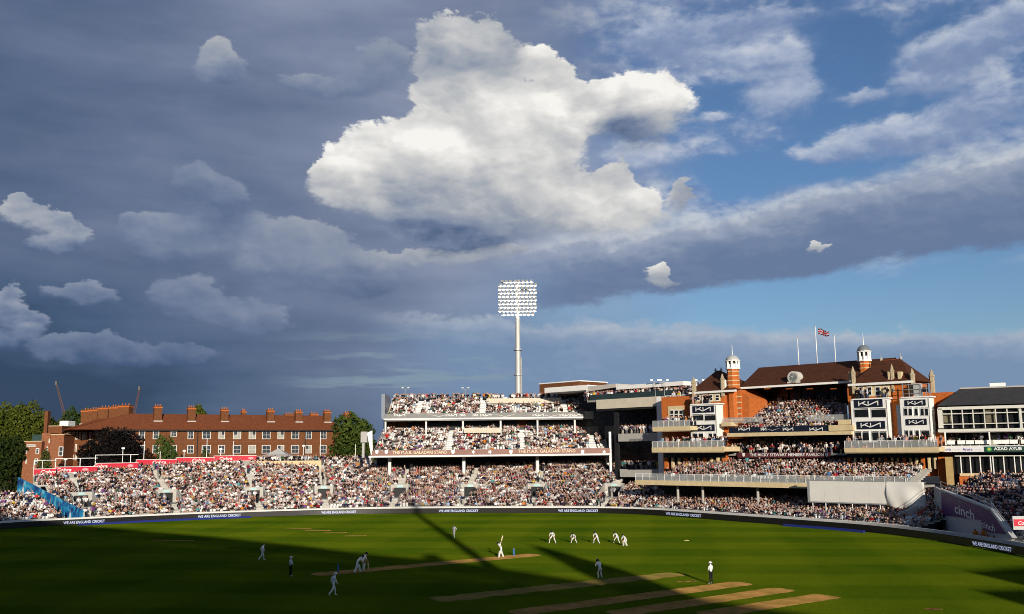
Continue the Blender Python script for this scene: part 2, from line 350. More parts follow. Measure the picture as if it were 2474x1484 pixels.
def bez_text(txt, bold=0.0, shear=0.0):
    """outline of a text as flat polygons, height of capitals about 0.7"""
    cu = bpy.data.curves.new('txt', 'FONT'); cu.body = txt; cu.offset = bold; cu.shear = shear; cu.resolution_u = 2; cu.fill_mode = 'FRONT'
    ob = bpy.data.objects.new('txt', cu); COL.objects.link(ob)
    dg = bpy.context.evaluated_depsgraph_get(); dg.update(); me = bpy.data.meshes.new_from_object(ob.evaluated_get(dg))
    v = np.zeros(len(me.vertices) * 3); me.vertices.foreach_get('co', v); v = v.reshape(-1, 3)[:, :2]
    f = [tuple(p.vertices) for p in me.polygons]
    bpy.data.objects.remove(ob); bpy.data.curves.remove(cu); bpy.data.meshes.remove(me); return v, f
TXT = {}
def lettering(name, txt, P0, udir, width, height, m, parent, bold=0.0, shear=0.0, lift=None, zdir=(0, 0, 1)):
    """text as thin letters: lower-left corner P0 (world), along udir, stretched to width x height"""
    key = (txt, bold, shear)
    if key not in TXT: TXT[key] = bez_text(txt, bold, shear)
    v, f = TXT[key]; lo, hi = v.min(0), v.max(0); q = (v - lo) / (hi - lo)
    u = np.array([*udir, 0.0]) if len(udir) == 2 else np.array(udir); zd = np.array(zdir, float)
    w = np.asarray(P0, float) + q[:, :1] * width * u + q[:, 1:] * height * zd
    mb = MB(); mb.v = [tuple(p) for p in w]; mb.f = list(f)
    return mb.build(name, m, parent)
def strokes(mb, pts, P0, u, width, height, th):
    """thick straight strokes in a unit box (for emblems)"""
    u = np.array([*u, 0.0]); z = np.array([0, 0, 1.0]); P0 = np.asarray(P0, float)
    for (a, b) in pts:
        A = np.array([a[0] * width, a[1] * height]); B = np.array([b[0] * width, b[1] * height]); d = B - A; d /= np.linalg.norm(d); nrm = np.array([-d[1], d[0]]) * th / 2
        mb.poly([P0 + u * q[0] + z * q[1] for q in (A - nrm - d * th * .3, B - nrm + d * th * .3, B + nrm + d * th * .3, A + nrm - d * th * .3)])
KIA = [((0, 0), (0, 1)), ((.02, .36), (.34, 1)), ((.17, .62), (.45, .02)), ((.50, 0), (.50, 1)), ((.52, .08), (.96, .92)), ((1, 0), (1, 1))]

# ---------------------------------------------------------------- materials
WHITE = mat('white paint', (.83, .82, .79), .6, .06, .8)
SEATW = mat('white seat plastic', (.76, .75, .73), .45, .05, 3.0)
CONC = mat('terrace concrete', (.46, .44, .40), .85, .14, .7, .2, 6)
CONCD = mat('grey concrete', (.33, .32, .30), .85, .14, .7)
STEEL = mat('galvanised steel', (.45, .46, .46), .45, .08, 2, metal=.5)
DARK = mat('dark glazing and deep shade', (.012, .013, .015), .25, .3, 1.0, spec=.4)
BLACK = mat('black paint and deep shade', (.015, .016, .018), .6, .2)
CREAM = mat('cream stone', (.62, .50, .30), .8, .12, 1.0)
BEIGE = mat('beige cladding', (.60, .54, .43), .7, .08, .6)
BRICKO = mat('orange-red brick', (.50, .140, .036), .85, .22, 3.0, .3, 12)
BRICKB = mat('brown brick', (.165, .066, .030), .9, .26, 2.2, .3, 10)
TILED = mat('dark red roof tiles', (.085, .034, .020), .9, .28, 1.6, .5, 9)
TILER = mat('red-brown roof tiles', (.185, .060, .027), .9, .2, 1.4, .5, 9)
SLATE = mat('dark slate roof', (.045, .042, .040), .7, .2, 1.0, .3, 8)
NAVY = mat('dark navy panel', (.010, .014, .028), .45, .1)
MAROON = mat('maroon banner', (.10, .022, .030), .6, .1)
ROSE = mat('brown banner', (.27, .145, .12), .6, .12, .5)
GREYB = mat('grey banner', (.23, .225, .215), .6, .1)
LETW = mat('white lettering', (.80, .79, .77), .6, .03)
LETG = mat('gold lettering', (.72, .60, .42), .6, .05)
REDB = mat('red hoarding', (.56, .018, .045), .55, .08)
GLASSP = mat('pale glass balustrade', (.62, .64, .64), .15, .1, 2, spec=.5)
_t = GLASSP.node_tree; _m = _t.nodes.new('ShaderNodeMixShader'); _tr = _t.nodes.new('ShaderNodeBsdfTransparent'); _tr.inputs[0].default_value = (.93, .95, .95, 1); _m.inputs[0].default_value = .27
_t.links.new(_tr.outputs[0], _m.inputs[1]); _t.links.new(_t.nodes['Principled BSDF'].outputs[0], _m.inputs[2]); _t.links.new(_m.outputs[0], _t.nodes['Material Output'].inputs[0])

# ================================================================ the setting
g = MB(); g.poly([(-2500, -1500, -.05), (2500, -1500, -.05), (2500, 4000, -.05), (-2500, 4000, -.05)])
tag(g.build('ground', mat('asphalt and earth', (.06, .058, .055), .95, .3, .05)), kind='structure')

# boundary line of the field: far side measured on the foot of the boards, near side closes the oval
ctrl = [G(x, y)[:2] for x, y in ((0, 1279), (226, 1267), (451, 1256), (640, 1249), (820, 1243.5), (1000, 1241), (1236, 1240), (1450, 1240.5), (1560, 1244), (1640, 1249.5), (1777, 1260), (1932, 1272), (2098, 1286), (2260, 1307), (2473, 1344))]
ctrl += [np.array(p) for p in ((50.2, 82), (47.5, 62), (41, 44), (28, 29), (9, 20), (-14, 18.5), (-38, 25), (-60, 43), (-76, 70), (-84, 100), (-82.5, 127))]
def catmull(pts, per=14):
    out = []; n = len(pts)
    for i in range(n):
        p0, p1, p2, p3 = pts[i - 1], pts[i], pts[(i + 1) % n], pts[(i + 2) % n]
        for k in range(per):
            t = k / per; out.append(.5 * (2 * p1 + (p2 - p0) * t + (2 * p0 - 5 * p1 + 4 * p2 - p3) * t * t + (3 * p1 - p0 - 3 * p2 + p3) * t ** 3))
    return np.array(out)
BD = catmull(ctrl)
_k = np.ones(9) / 9
BD = np.stack([np.convolve(np.r_[BD[-4:, i], BD[:, i], BD[:4, i]], _k, 'valid') for i in (0, 1)], 1)
seg = np.linalg.norm(np.roll(BD, -1, 0) - BD, axis=1); cum = np.r_[0, np.cumsum(seg)]
NB = int(cum[-1] / 1.0); ss = np.linspace(0, cum[-1], NB, endpoint=False)
BD = np.stack([np.interp(ss, cum, np.r_[BD[:, i], BD[0, i]]) for i in (0, 1)], 1)
tan = np.roll(BD, -1, 0) - np.roll(BD, 1, 0); tan /= np.linalg.norm(tan, axis=1)[:, None]
nrm = np.stack([-tan[:, 1], tan[:, 0]], 1); cen = BD.mean(0)
for i in range(NB):
    if np.dot(nrm[i], BD[i] - cen) < 0: nrm[i] = -nrm[i]
for _ in range(6): nrm = (np.roll(nrm, 1, 0) + nrm + np.roll(nrm, -1, 0)) / 3
nrm /= np.linalg.norm(nrm, axis=1)[:, None]
FAR = BD[:, 1] > 95
pxB = proj(np.c_[BD, np.zeros(NB)])[:, 0]
def idx(x):
    """index on the far boundary under picture column x (may lie outside the frame)"""
    d = np.where(FAR, abs(pxB - x), 1e9); return int(d.argmin())

# grass: fine bump, crossed mowing stripes, worn tint
gm = bpy.data.materials.new('mown grass'); gm.use_nodes = True; t = gm.node_tree; b = t.nodes['Principled BSDF']
def tn(typ, **kw):
    n = t.nodes.new(typ)
    for k, v in kw.items(): setattr(n, k, v)
    return n
def tl(a, b_): t.links.new(a, b_)
gtc = tn('ShaderNodeTexCoord')
def gstripe(angle, width):
    mp = tn('ShaderNodeMapping'); mp.inputs['Rotation'].default_value[2] = angle; mp.inputs['Scale'].default_value = (1 / width,) * 3
    tl(gtc.outputs['Object'], mp.inputs[0]); w = tn('ShaderNodeTexWave'); w.inputs['Scale'].default_value = 0.157; w.inputs['Distortion'].default_value = 0.9; w.inputs['Detail'].default_value = 2; w.inputs['Detail Scale'].default_value = 0.6
    tl(mp.outputs[0], w.inputs[0]); r = tn('ShaderNodeValToRGB'); r.color_ramp.elements[0].position = .35; r.color_ramp.elements[1].position = .65; tl(w.outputs['Fac'], r.inputs[0]); return r.outputs[0]
gn = tn('ShaderNodeTexNoise'); gn.inputs['Scale'].default_value = .09; gn.inputs['Detail'].default_value = 8; gn.inputs['Roughness'].default_value = .7; tl(gtc.outputs['Object'], gn.inputs[0])
gf = tn('ShaderNodeTexNoise'); gf.inputs['Scale'].default_value = 2.5; gf.inputs['Detail'].default_value = 6; tl(gtc.outputs['Object'], gf.inputs[0])
def gmath(op, a_, b_):
    n = tn('ShaderNodeMath', operation=op)
    for i, v in enumerate((a_, b_)):
        if isinstance(v, (int, float)): n.inputs[i].default_value = v
        else: tl(v, n.inputs[i])
    return n.outputs[0]
sA, sB = gstripe(RAD(97), 7.0), gstripe(RAD(10), 8.0)
tot = gmath('ADD', gmath('ADD', gmath('MULTIPLY', sA, .15), gmath('MULTIPLY', sB, .10)), gmath('ADD', gmath('MULTIPLY', gn.outputs['Fac'], .55), gmath('MULTIPLY', gf.outputs['Fac'], .22)))
gr = tn('ShaderNodeValToRGB'); e = gr.color_ramp.elements; e[0].position = .30; e[0].color = (.030, .062, .0025, 1); e[1].position = .85; e[1].color = (.098, .124, .0055, 1)
tl(tot, gr.inputs[0]); tl(gr.outputs[0], b.inputs['Base Color']); b.inputs['Roughness'].default_value = .9; b.inputs['Specular IOR Level'].default_value = .0
b.inputs['Diffuse Roughness'].default_value = 1.0
gb = tn('ShaderNodeTexNoise'); gb.inputs['Scale'].default_value = 14; gb.inputs['Detail'].default_value = 2; tl(gtc.outputs['Object'], gb.inputs[0])
bp = tn('ShaderNodeBump'); bp.inputs['Strength'].default_value = 1.0; bp.inputs['Distance'].default_value = .06; tl(gb.outputs['Fac'], bp.inputs['Height']); tl(bp.outputs[0], b.inputs['Normal'])
g = MB(); g.poly([(*p, .0) for p in (BD + nrm * 2.2)]); 
tag(g.build('playing_field', gm), kind='structure')
# worn pitches on the square, all parallel
PITCHM = mat('dry rolled clay', (.33, .195, .078), .95, .25, .5, .3, 8, tint=(.37, .24, .10))
PITCHG = mat('half-worn grass strip', (.155, .118, .028), .95, .3, .45, .4, 8)
SCUFF = mat('scuffed earth', (.27, .135, .05), .95, .35, 1.2)
def strip(name, p, q, w0, m, zz, fray=.07):
    """ragged-edged sheet from ground point p to q"""
    p, q = np.array(p[:2]), np.array(q[:2]); d = q - p; L = np.linalg.norm(d); d /= L; nn = np.array([-d[1], d[0]]); n = 40
    side = lambda s: [(*(p + d * (L * i / n + random.uniform(-.1, .1)) + nn * s * (w0 / 2 * (1 if 0 < i < n else .55) + random.uniform(-fray, fray))), zz) for i in range(n + 1)]
    g = MB(); a, b2 = side(-1), side(1)
    for i in range(n): g.poly([b2[i], b2[i + 1], a[i + 1], a[i]][::-1])
    return tag(g.build(name, m), kind='structure')
def ends(a, b2): return G(*a), G(*b2)
_e = [n_ for n_ in PITCHM.node_tree.nodes if n_.type == 'VALTORGB'][0].color_ramp.elements; _e[0].position = .36; _e[0].color = (.15, .098, .020, 1); _e[1].position = .60; _e[1].color = (.285, .155, .046, 1)
for m_ in (PITCHM, PITCHG, SCUFF): m_.node_tree.nodes['Principled BSDF'].inputs['Diffuse Roughness'].default_value = 1.0
strip('cricket_pitch', *ends((758, 1389), (1300, 1339.5)), 2.5, PITCHM, .008)
strip('used_pitch', *ends((1050, 1450), (1640, 1386)), 2.6, PITCHG, .009, .3)
strip('used_pitch', *ends((1240, 1482), (1800, 1408)), 2.35, PITCHM, .010)
strip('used_pitch', *ends((1480, 1484), (1900, 1423)), 2.35, PITCHM, .011)
strip('used_pitch', *ends((1700, 1486), (2004, 1439)), 2.4, PITCHM, .012)
for (a, c, w) in (((738, 1281), (800, 1281.5), .9), ((780, 1287.8), (838, 1287.2), .8), ((832, 1295), (885, 1294.4), .7), ((690, 1276), (752, 1277), .5), ((1635, 1406), (1680, 1404), .5), ((2235, 1471), (2275, 1472), .6), ((1125, 1323), (1150, 1322.5), .4), ((370, 1305), (470, 1306), .7)):
    strip('worn_patch', *ends(a, c), w, SCUFF, .007, .12)
# yellow marker on the outfield
q = G(1658, 1306.5); g = MB(); g.lathe(q, [(.34, .0), (.30, .05), (.16, .09), (.05, .10)], 14)
tag(g.build('marker_disc', mat('yellow plastic', (.62, .50, .12), .5)), 'small pale yellow disc lying on the outfield right of the slips', 'marker')

# ================================================================ people
def skin_mesh(verts, edges, radii, root=0, sub=0):
    """one continuous skinned body from a joint graph; returns triangulated arrays"""
    me = bpy.data.meshes.new('sk'); me.from_pydata(verts, edges, []); ob = bpy.data.objects.new('sk', me); COL.objects.link(ob)
    md = ob.modifiers.new('skin', 'SKIN'); md.use_smooth_shade = True; md.branch_smoothing = .6
    sv = me.skin_vertices[0].data
    for i, r in enumerate(radii): sv[i].radius = r if isinstance(r, tuple) else (r, r)
    sv[root].use_root = True
    if sub: sm = ob.modifiers.new('sub', 'SUBSURF'); sm.levels = sub; sm.render_levels = sub
    dg = bpy.context.evaluated_depsgraph_get(); dg.update(); e = bpy.data.meshes.new_from_object(ob.evaluated_get(dg))
    e.calc_loop_triangles(); v = np.zeros(len(e.vertices) * 3); e.vertices.foreach_get('co', v); v = v.reshape(-1, 3)
    f = np.zeros(len(e.loop_triangles) * 3, np.int32); e.loop_triangles.foreach_get('vertices', f); f = f.reshape(-1, 3)
    bpy.data.objects.remove(ob); bpy.data.meshes.remove(me); bpy.data.meshes.remove(e); return v, f
def simple_body(pose):
    """low-detail spectator: 0 pelvis 1 chest 2 neck 3 head 4 crown, arms, legs"""
    V_ = [(0, 0, .50), (0, -.06, .82), (0, -.04, 1.0), (0, .0, 1.13), (0, .0, 1.25)]
    R_ = [(.17, .14), (.20, .13), .055, .105, .07]; E_ = [(0, 1), (1, 2), (2, 3), (3, 4)]
    for s in (-1, 1):
        k = len(V_)
        if pose == 'sit':   arm = [(s * .24, -.02, .90), (s * .27, .12, .66), (s * .12, .33, .62)]
        elif pose == 'lean': arm = [(s * .23, .06, .88), (s * .24, .25, .70), (s * .07, .36, .86)]
        elif pose == 'clap': arm = [(s * .23, .0, .90), (s * .30, .16, .80), (s * .06, .34, .96)]
        else:                arm = [(s * .23, -.02, .92), (s * .28, .02, .64), (s * .20, .18, .50)]
        leg = [(s * .10, .38, .50), (s * .11, .40, .06), (s * .11, .54, .05)] if pose != 'stand' else [(s * .10, .02, .05), (s * .11, .02, -.36), (s * .11, .16, -.37)]
        V_ += arm; R_ += [.075, .055, .045]; E_ += [(1, k), (k, k + 1), (k + 1, k + 2)]
        k = len(V_); V_ += leg; R_ += [.09, .06, .045]; E_ += [(0, k), (k, k + 1), (k + 1, k + 2)]
    if pose == 'lean': V_ = [(x, y + (z - .5) * .30 if z > .6 and abs(x) < .3 else y, z - (.05 if z > .8 else 0)) for x, y, z in V_]
    if pose == 'stand': V_ = [(x, y, z + .42) for x, y, z in V_]
    v, f = skin_mesh(V_, E_, R_)
    c = v[f].mean(1); base = .42 if pose == 'stand' else 0.0; z = c[:, 2] - base - (-.05 if pose == 'lean' else 0) * 0
    neck = .97 if pose != 'lean' else .93
    cls = np.full(len(f), 2)
    cls[z < (.56 if pose != 'stand' else .46)] = 3
    head = (z > neck) & (abs(c[:, 0]) < .15)
    if pose in ('clap', 'lean'): head &= ~((z < 1.02) & (c[:, 1] > .25))
    cls[head] = 1
    hy = np.median(c[head][:, 1]); cls[head & ((z > neck + .24) | (c[:, 1] < hy - .03))] = 0
    hands = (abs(c[:, 0]) < .24) & (c[:, 1] > .24) & (z > .57) & (~head) if pose != 'stand' else (c[:, 1] > .12) & (z > .42) & (z < .6)
    cls[hands] = 1
    cls[(z < .10) if pose != 'stand' else (z < -.33)] = 4
    return v, f, cls
BODIES = [simple_body(p) for p in ('sit', 'lean', 'clap', 'rest', 'stand')]
SKINS = np.array([(.42, .24, .18), (.46, .28, .22), (.36, .20, .15), (.50, .32, .26), (.14, .07, .04), (.22, .11, .07)])
HAIRS = np.array([(.02, .015, .012), (.06, .035, .02), (.12, .075, .04), (.30, .22, .13), (.30, .29, .28), (.65, .63, .60), (.70, .69, .66), (.03, .03, .06)])
TOPS = np.array([(.84, .83, .81)] * 17 + [(.012, .012, .015)] * 18 + [(.04, .04, .045)] * 7 + [(.018, .025, .06)] * 7 + [(.22, .23, .25)] * 4 + [(.50, .50, .51)] * 4 +
    [(.55, .30, .27), (.62, .42, .38), (.50, .42, .30), (.42, .02, .03), (.55, .03, .03), (.30, .02, .03), (.10, .22, .42), (.30, .45, .62), (.08, .30, .32), (.03, .10, .05), (.60, .20, .03), (.65, .45, .05), (.16, .05, .20), (.58, .53, .42), (.45, .28, .20), (.66, .60, .58)])
TROU = np.array([(.02, .025, .045), (.015, .015, .017), (.28, .24, .18), (.10, .10, .11), (.035, .05, .10), (.40, .22, .16), (.36, .34, .29)])
PEOPLE = []       # (x, y, z, facing angle, pose index, stand key)
def person_colors(n):
    sk = SKINS[rng.choice(6, n, p=[.3, .27, .16, .14, .07, .06])]; sk = sk * rng.uniform(.85, 1.12, (n, 1))
    hr = HAIRS[rng.choice(8, n, p=[.24, .2, .13, .09, .09, .1, .08, .07])]
    tp = TOPS[rng.integers(0, len(TOPS), n)] * rng.uniform(.8, 1.08, (n, 1))
    tr = TROU[rng.integers(0, len(TROU), n)]; sh = np.where(rng.random((n, 1)) < .4, .6, .04) * np.ones((n, 3))
    return np.clip(np.stack([hr, sk, tp, tr, sh], 1), 0, .85)
def seat_noise(i, r, k):
    return .5 + .5 * math.sin(i * .31 + k) * math.sin(r * .53 + 2 * k) * math.cos(i * .07 - r * .11 + k)

# ================================================================ terraces along the boundary
def idx_off(x, off, z):
    p = proj(np.c_[BD + nrm * off, np.full(NB, z)])[:, 0]; d = np.where(FAR, abs(p - x), 1e9); return int(d.argmin())
SEATS = {}
def seat_row(key, pts, nr, floor, fill, stand_frac=0.0, keep=None, step=.57, k=0, r=0, seats=True):
    """chairs and people along one row polyline (points and outward normals per metre)"""
    pts = np.asarray(pts); nr = np.asarray(nr); L = np.r_[0, np.cumsum(np.linalg.norm(np.diff(pts, axis=0), axis=1))]
    a = np.arange(.3 + random.random() * .2, L[-1] - .2, step)
    P = np.stack([np.interp(a, L, pts[:, 0]), np.interp(a, L, pts[:, 1])], 1); N = np.stack([np.interp(a, L, nr[:, 0]), np.interp(a, L, nr[:, 1])], 1)
    N /= np.linalg.norm(N, axis=1)[:, None]
    for j in range(len(a)):
        if keep is not None and not keep(P[j], r): continue
        ang = math.atan2(-N[j, 1], -N[j, 0]) - math.pi / 2          # facing the field
        if seats: SEATS.setdefault(key, []).append((P[j, 0], P[j, 1], floor, ang))
        f = fill - .55 * (1 - fill) * 0
        sn = seat_noise(a[j], r, k); gap = math.sin(a[j] * .23 + k * 1.7 + r * .4) + math.sin(a[j] * .61 - r * .9 + k) + math.sin(r * 1.3 + a[j] * .11) > 2.05
        if random.random() < ((.30 if gap else min(.97, fill * (.74 + .5 * sn))) if fill > .8 else f * (.55 + .9 * sn)):
            st = random.random() < stand_frac
            pose = 4 if st else random.choice((0, 0, 1, 1, 2, 3, 3))
            PEOPLE.append((P[j, 0] + (N[j, 0] * .05), P[j, 1] + (N[j, 1] * .05), floor, ang + random.gauss(0, .22), pose, key))
def terrace(parent, key, i0, i1, off0, dep, rise, z0, rows, fill, gang=(), voms=(), keep=None, k=0, m=None):
    """stepped terrace on the offset boundary, index i0..i1 (increasing to the right), rows may be a function of the index"""
    ii = [i % NB for i in range(i0, i1 + 1)]
    rf = rows if callable(rows) else (lambda i: rows)
    mb = MB(); rmax = max(rf(i) for i in ii)
    for r in range(rmax):
        run = []
        def flush():
            if len(run) > 2:
                pts = [BD[i] + nrm[i] * (off0 + r * dep + .52) for i in run]
                seat_row(key, pts, [nrm[i] for i in run], z0 + r * rise, fill(r) if callable(fill) else fill, .01, lambda p, rr: (keep is None or keep(p, rr)) and not any(gg(p, rr) for gg in blocked), k=k, r=r)
            run.clear()
        blocked = []
        for gi in gang: blocked.append(lambda p, rr, gi=gi: abs(np.dot(p - BD[gi], tan[gi])) < .75)
        for (gi, r0, r1) in voms: blocked.append(lambda p, rr, gi=gi, r0=r0, r1=r1: r0 <= rr < r1 and abs(np.dot(p - BD[gi], tan[gi])) < 2.1)
        z = z0 + r * rise
        for a, b2 in zip(ii, ii[1:]):
            ok = rf(a) > r and rf(b2) > r and (keep is None or keep(BD[a] + nrm[a] * (off0 + r * dep), r))
            if not ok: flush(); continue
            cut = any(r0 <= r < r1 and abs(np.dot((BD[a] + BD[b2]) / 2 - BD[g2 % NB], tan[g2 % NB])) < 1.8 for (g2, r0, r1) in voms)
            if not run: run.append(a)
            run.append(b2)
            A0, B0 = BD[a] + nrm[a] * (off0 + r * dep), BD[b2] + nrm[b2] * (off0 + r * dep); A1, B1_ = BD[a] + nrm[a] * (off0 + (r + 1) * dep), BD[b2] + nrm[b2] * (off0 + (r + 1) * dep)
            zb = z - rise if r else z - .9
            if not cut: mb.poly([(*A0, zb), (*B0, zb), (*B0, z), (*A0, z)]); mb.poly([(*A0, z), (*B0, z), (*B1_, z), (*A1, z)])
        flush()
    o = mb.build('terrace', m or CONC, parent)
    # stairs in the gangways: pale blocks half a row high
    for gi in gang:
        sb = MB(); vr = [(r0, r1) for (g2, r0, r1) in voms if g2 == gi]
        for r in range(rf(gi % NB)):
            if any(r0 - 1 <= r < r1 for r0, r1 in vr):
                if sb.v: sb.build('stair', STAIRM, parent); sb = MB()
                continue
            if keep is not None and not keep(BD[gi % NB] + nrm[gi % NB] * (off0 + r * dep), r): continue
            q = BD[gi % NB] + nrm[gi % NB] * (off0 + r * dep); z = z0 + r * rise
            sb.obox(q, tan[gi % NB], nrm[gi % NB], -.52, .52, .0, dep * 1.02, z - rise - .05, z + .004 if r % 2 else z + rise * .45)
            if random.random() < .10: PEOPLE.append((q[0], q[1], z + rise * .45, random.uniform(0, 6.3), 4, key))
        if sb.v: sb.build('stair', STAIRM, parent)
    for (gi, r0, r1) in voms:
        gi %= NB; q = BD[gi] + nrm[gi] * off0; u, n = tan[gi], nrm[gi]; a0, a1 = r0 * dep, r1 * dep; zf = z0 + r0 * rise - .25; zt = z0 + r1 * rise + .75
        va = MB()
        for s in (-1, 1):     # raked side walls
            s0, s1 = (s * 1.95, s * 1.75) if s < 0 else (s * 1.75, s * 1.95)
            P_ = lambda a, w, z: (*(q + u * a + n * w), z)
            va.hexa([P_(s0, a0, zf), P_(s1, a0, zf), P_(s1, a1, zf), P_(s0, a1, zf), P_(s0, a0, zf + .85), P_(s1, a0, zf + .85), P_(s1, a1, zt), P_(s0, a1, zt)])
        va.obox(q, u, n, -1.75, -1.15, a1 - .25, a1, zf, zt); va.obox(q, u, n, 1.15, 1.75, a1 - .25, a1, zf, zt); va.obox(q, u, n, -1.15, 1.15, a1 - .25, a1, zf + 1.75, zt)
        vo = va.build('vomitory', CONC, parent)
        MB().obox(q, u, n, -1.15, 1.15, a1 - .12, a1 - .04, zf - .1, zf + 1.75).build('opening_shade', BLACK, vo)  # black panel paints the darkness of the unlit passage
        MB().obox(q, u, n, -.55, .55, a1 - .32, a1 - .26, zf + 1.78, zt - .12).build('block_sign', mat('pale turquoise sign', (.42, .62, .62), .5), vo)
        MB().obox(q, u, n, -1.7, 1.7, a0 - .4, a1, zf - .35, zf).build('landing', CONCD, vo)
        for _ in range(random.choice((1, 2, 2, 3))):
            w = random.uniform(a0 + .2, a1 - .5); pp = q + u * random.uniform(-1.2, 1.2) + n * w
            PEOPLE.append((pp[0], pp[1], zf, math.atan2(-n[1], -n[0]) - math.pi / 2 + random.gauss(0, .5), 4, 'steward'))
    return o
def rail(mb, pts, h, r=.025, every=2):
    for i, p in enumerate(pts):
        if i % every == 0: mb.tube(p, (p[0], p[1], p[2] + h), r, n=5)
    for a, b2 in zip(pts, pts[1:]):
        for k in (.55, 1.0): mb.tube((a[0], a[1], a[2] + h * k), (b2[0], b2[1], b2[2] + h * k), r, n=5)

STAIRM = mat('worn stair concrete', (.52, .49, .44), .85, .16, 2)
OFF, DEP, RISE, Z0 = 3.6, .98, .27, .55
# left end of the open stand: oblique wall from the boundary outwards
EA = BD[idx(203)] + nrm[idx(203)] * 3.3; EBp = AT(38, 1160, 174)[:2]
eu = (EBp - EA) / np.linalg.norm(EBp - EA); en = np.array([eu[1], -eu[0]])
if np.dot(en, np.array([1, 0.3])) < 0: en = -en
def right_of_end(p, r): return np.dot(p - EA, en) > .35
def left_of_end(p, r): return np.dot(p - EA, en) < -2.2
SEC = [(-50, 120, 23), (120, 221, 24), (221, 318, 26), (318, 411, 28), (411, 500, 29), (500, 616, 30), (616, 905, 32)]
def pxrow(i, rows): return proj(np.array([*(BD[i] + nrm[i] * (OFF + rows * DEP)), Z0 + rows * RISE]))[0]
ROWA = {}
for i in range(NB):
    if not FAR[i]: continue
    ROWA[i] = 23
    for x0, x1, n in SEC:
        if x0 <= pxrow(i, n) : ROWA[i] = n
iL = -26; iA = idx_off(884, 14, 3.5); iB = idx_off(1483, 14, 3.5); iC = idx_off(1566, 6, 2)
vomA = [(idx_off(x, 11, 3.2), 7, 12) for x in (212, 408, 612, 781)]
vomB = [(idx_off(x, 11, 3.2), 7, 12) for x in (955, 1125, 1297, 1463)]
gA = sorted(v[0] for v in vomA)
stA = empty('open_stand', (*(BD[idx(500)] + nrm[idx(500)] * 4), 0), 'long uncovered stand packed with spectators, red hoarding along its back', 'stand')
terrace(stA, 'open', iL, iA, OFF, DEP, RISE, Z0, lambda i: ROWA.get(i, 23), .86, gA, vomA, right_of_end, k=1)
stL = empty('corner_terrace', (*(BD[(-8) % NB] + nrm[(-8) % NB] * 4), 0), 'low terrace of spectators at the far left, below the blue mural wall', 'stand')
terrace(stL, 'corner', iL, idx(215), OFF, DEP, RISE, Z0, 13, .72, [], [], left_of_end, k=2)
# front wall below the seats of the left stands
for (st, i0, i1) in ((stL, iL, idx(150)), (stA, idx(225), iA)):
    mb = MB()
    for i in range(i0, i1):
        a, b2 = i % NB, (i + 1) % NB
        mb.obox(BD[a] + nrm[a] * 3.35, (BD[b2] + nrm[b2] * 3.35 - BD[a] - nrm[a] * 3.35), nrm[a], 0, 1.0, 0, .2, 0, 1.0)
    mb.build('front_wall', CONC, st)
# wall behind the last rows, with the stepped red hoarding and white frame
hw = MB()
for i in range(iL, iA):
    a, b2 = i % NB, (i + 1) % NB; n = ROWA.get(a, 23); o = OFF + n * DEP
    if not right_of_end(BD[a] + nrm[a] * o, 0): continue
    d = BD[b2] + nrm[b2] * o - BD[a] - nrm[a] * o
    hw.obox(BD[a] + nrm[a] * o, d, nrm[a], 0, 1.0, .05, .3, 0, Z0 + n * RISE + .5)
hw.build('back_wall', CONCD, stA)
for (x0, x1, n) in SEC[:6]:
    x0 = max(x0, 66); run = [i for i in range(iL, iA) if ROWA.get(i % NB, 23) == n and pxrow(i % NB, n) >= x0]; run = [i % NB for i in run + [run[-1] + 1]] if run else []
    if len(run) < 2: continue
    o = OFF + n * DEP + .1; zb = Z0 + n * RISE + .62; pts = [BD[i] + nrm[i] * o for i in run]
    hb = MB()
    for a, b2, i in zip(pts, pts[1:], run): hb.obox(a, b2 - a, nrm[i], 0, 1.0, 0, .08, zb, zb + .98)
    ho = hb.build('hoarding', REDB, stA)
    fr = MB()
    for a, b2, i in zip(pts, pts[1:], run): fr.obox(a, b2 - a, nrm[i], 0, 1.0, -.03, .12, zb + .985, zb + 1.07); fr.obox(a, b2 - a, nrm[i], 0, 1.0, -.03, .12, zb - .09, zb - .005)
    top = 2.6 if n <= 26 else 1.5
    for j in range(0, len(run), 5): i = run[j]; fr.obox(pts[j], tan[i], nrm[i], -.06, .06, .13, .25, zb - .3, zb + (top if n <= 26 else 1.07))
    if n <= 26:
        for a, b2, i in zip(pts, pts[1:], run): fr.obox(a, b2 - a, nrm[i], 0, 1.0, .14, .24, zb + 2.5, zb + 2.6)
    fr.build('frame', WHITE, stA)
    L = len(run); ngr = max(1, int(L / 3.1))
    for j in range(ngr):
        c = int((j + .5) * L / ngr); i = run[min(c, L - 1)]; u = tan[i] if np.dot(tan[i], [1, 0]) > 0 else -tan[i]; a = pts[min(c, L - 1)] - u * 1.5 - nrm[i] * .05
        if j % 2 == 0: lettering('lettering', 'Cobra', (*a, zb + .2), u, 2.5, .6, LETW, ho, .02, .25)
        else:
            eb = MB(); c3 = np.array([*(a + u * 1.5), zb + .49])
            eb.poly([c3 + np.array([*u, 0]) * (.62 * math.cos(k_ * math.pi / 9) * (1 if k_ % 2 else .72)) + np.array([0, 0, .3 * math.sin(k_ * math.pi / 9) * (1 if k_ % 2 else .72)]) for k_ in range(18)]); eb.build('emblem', mat('pink emblem', (.70, .36, .40), .6), ho)
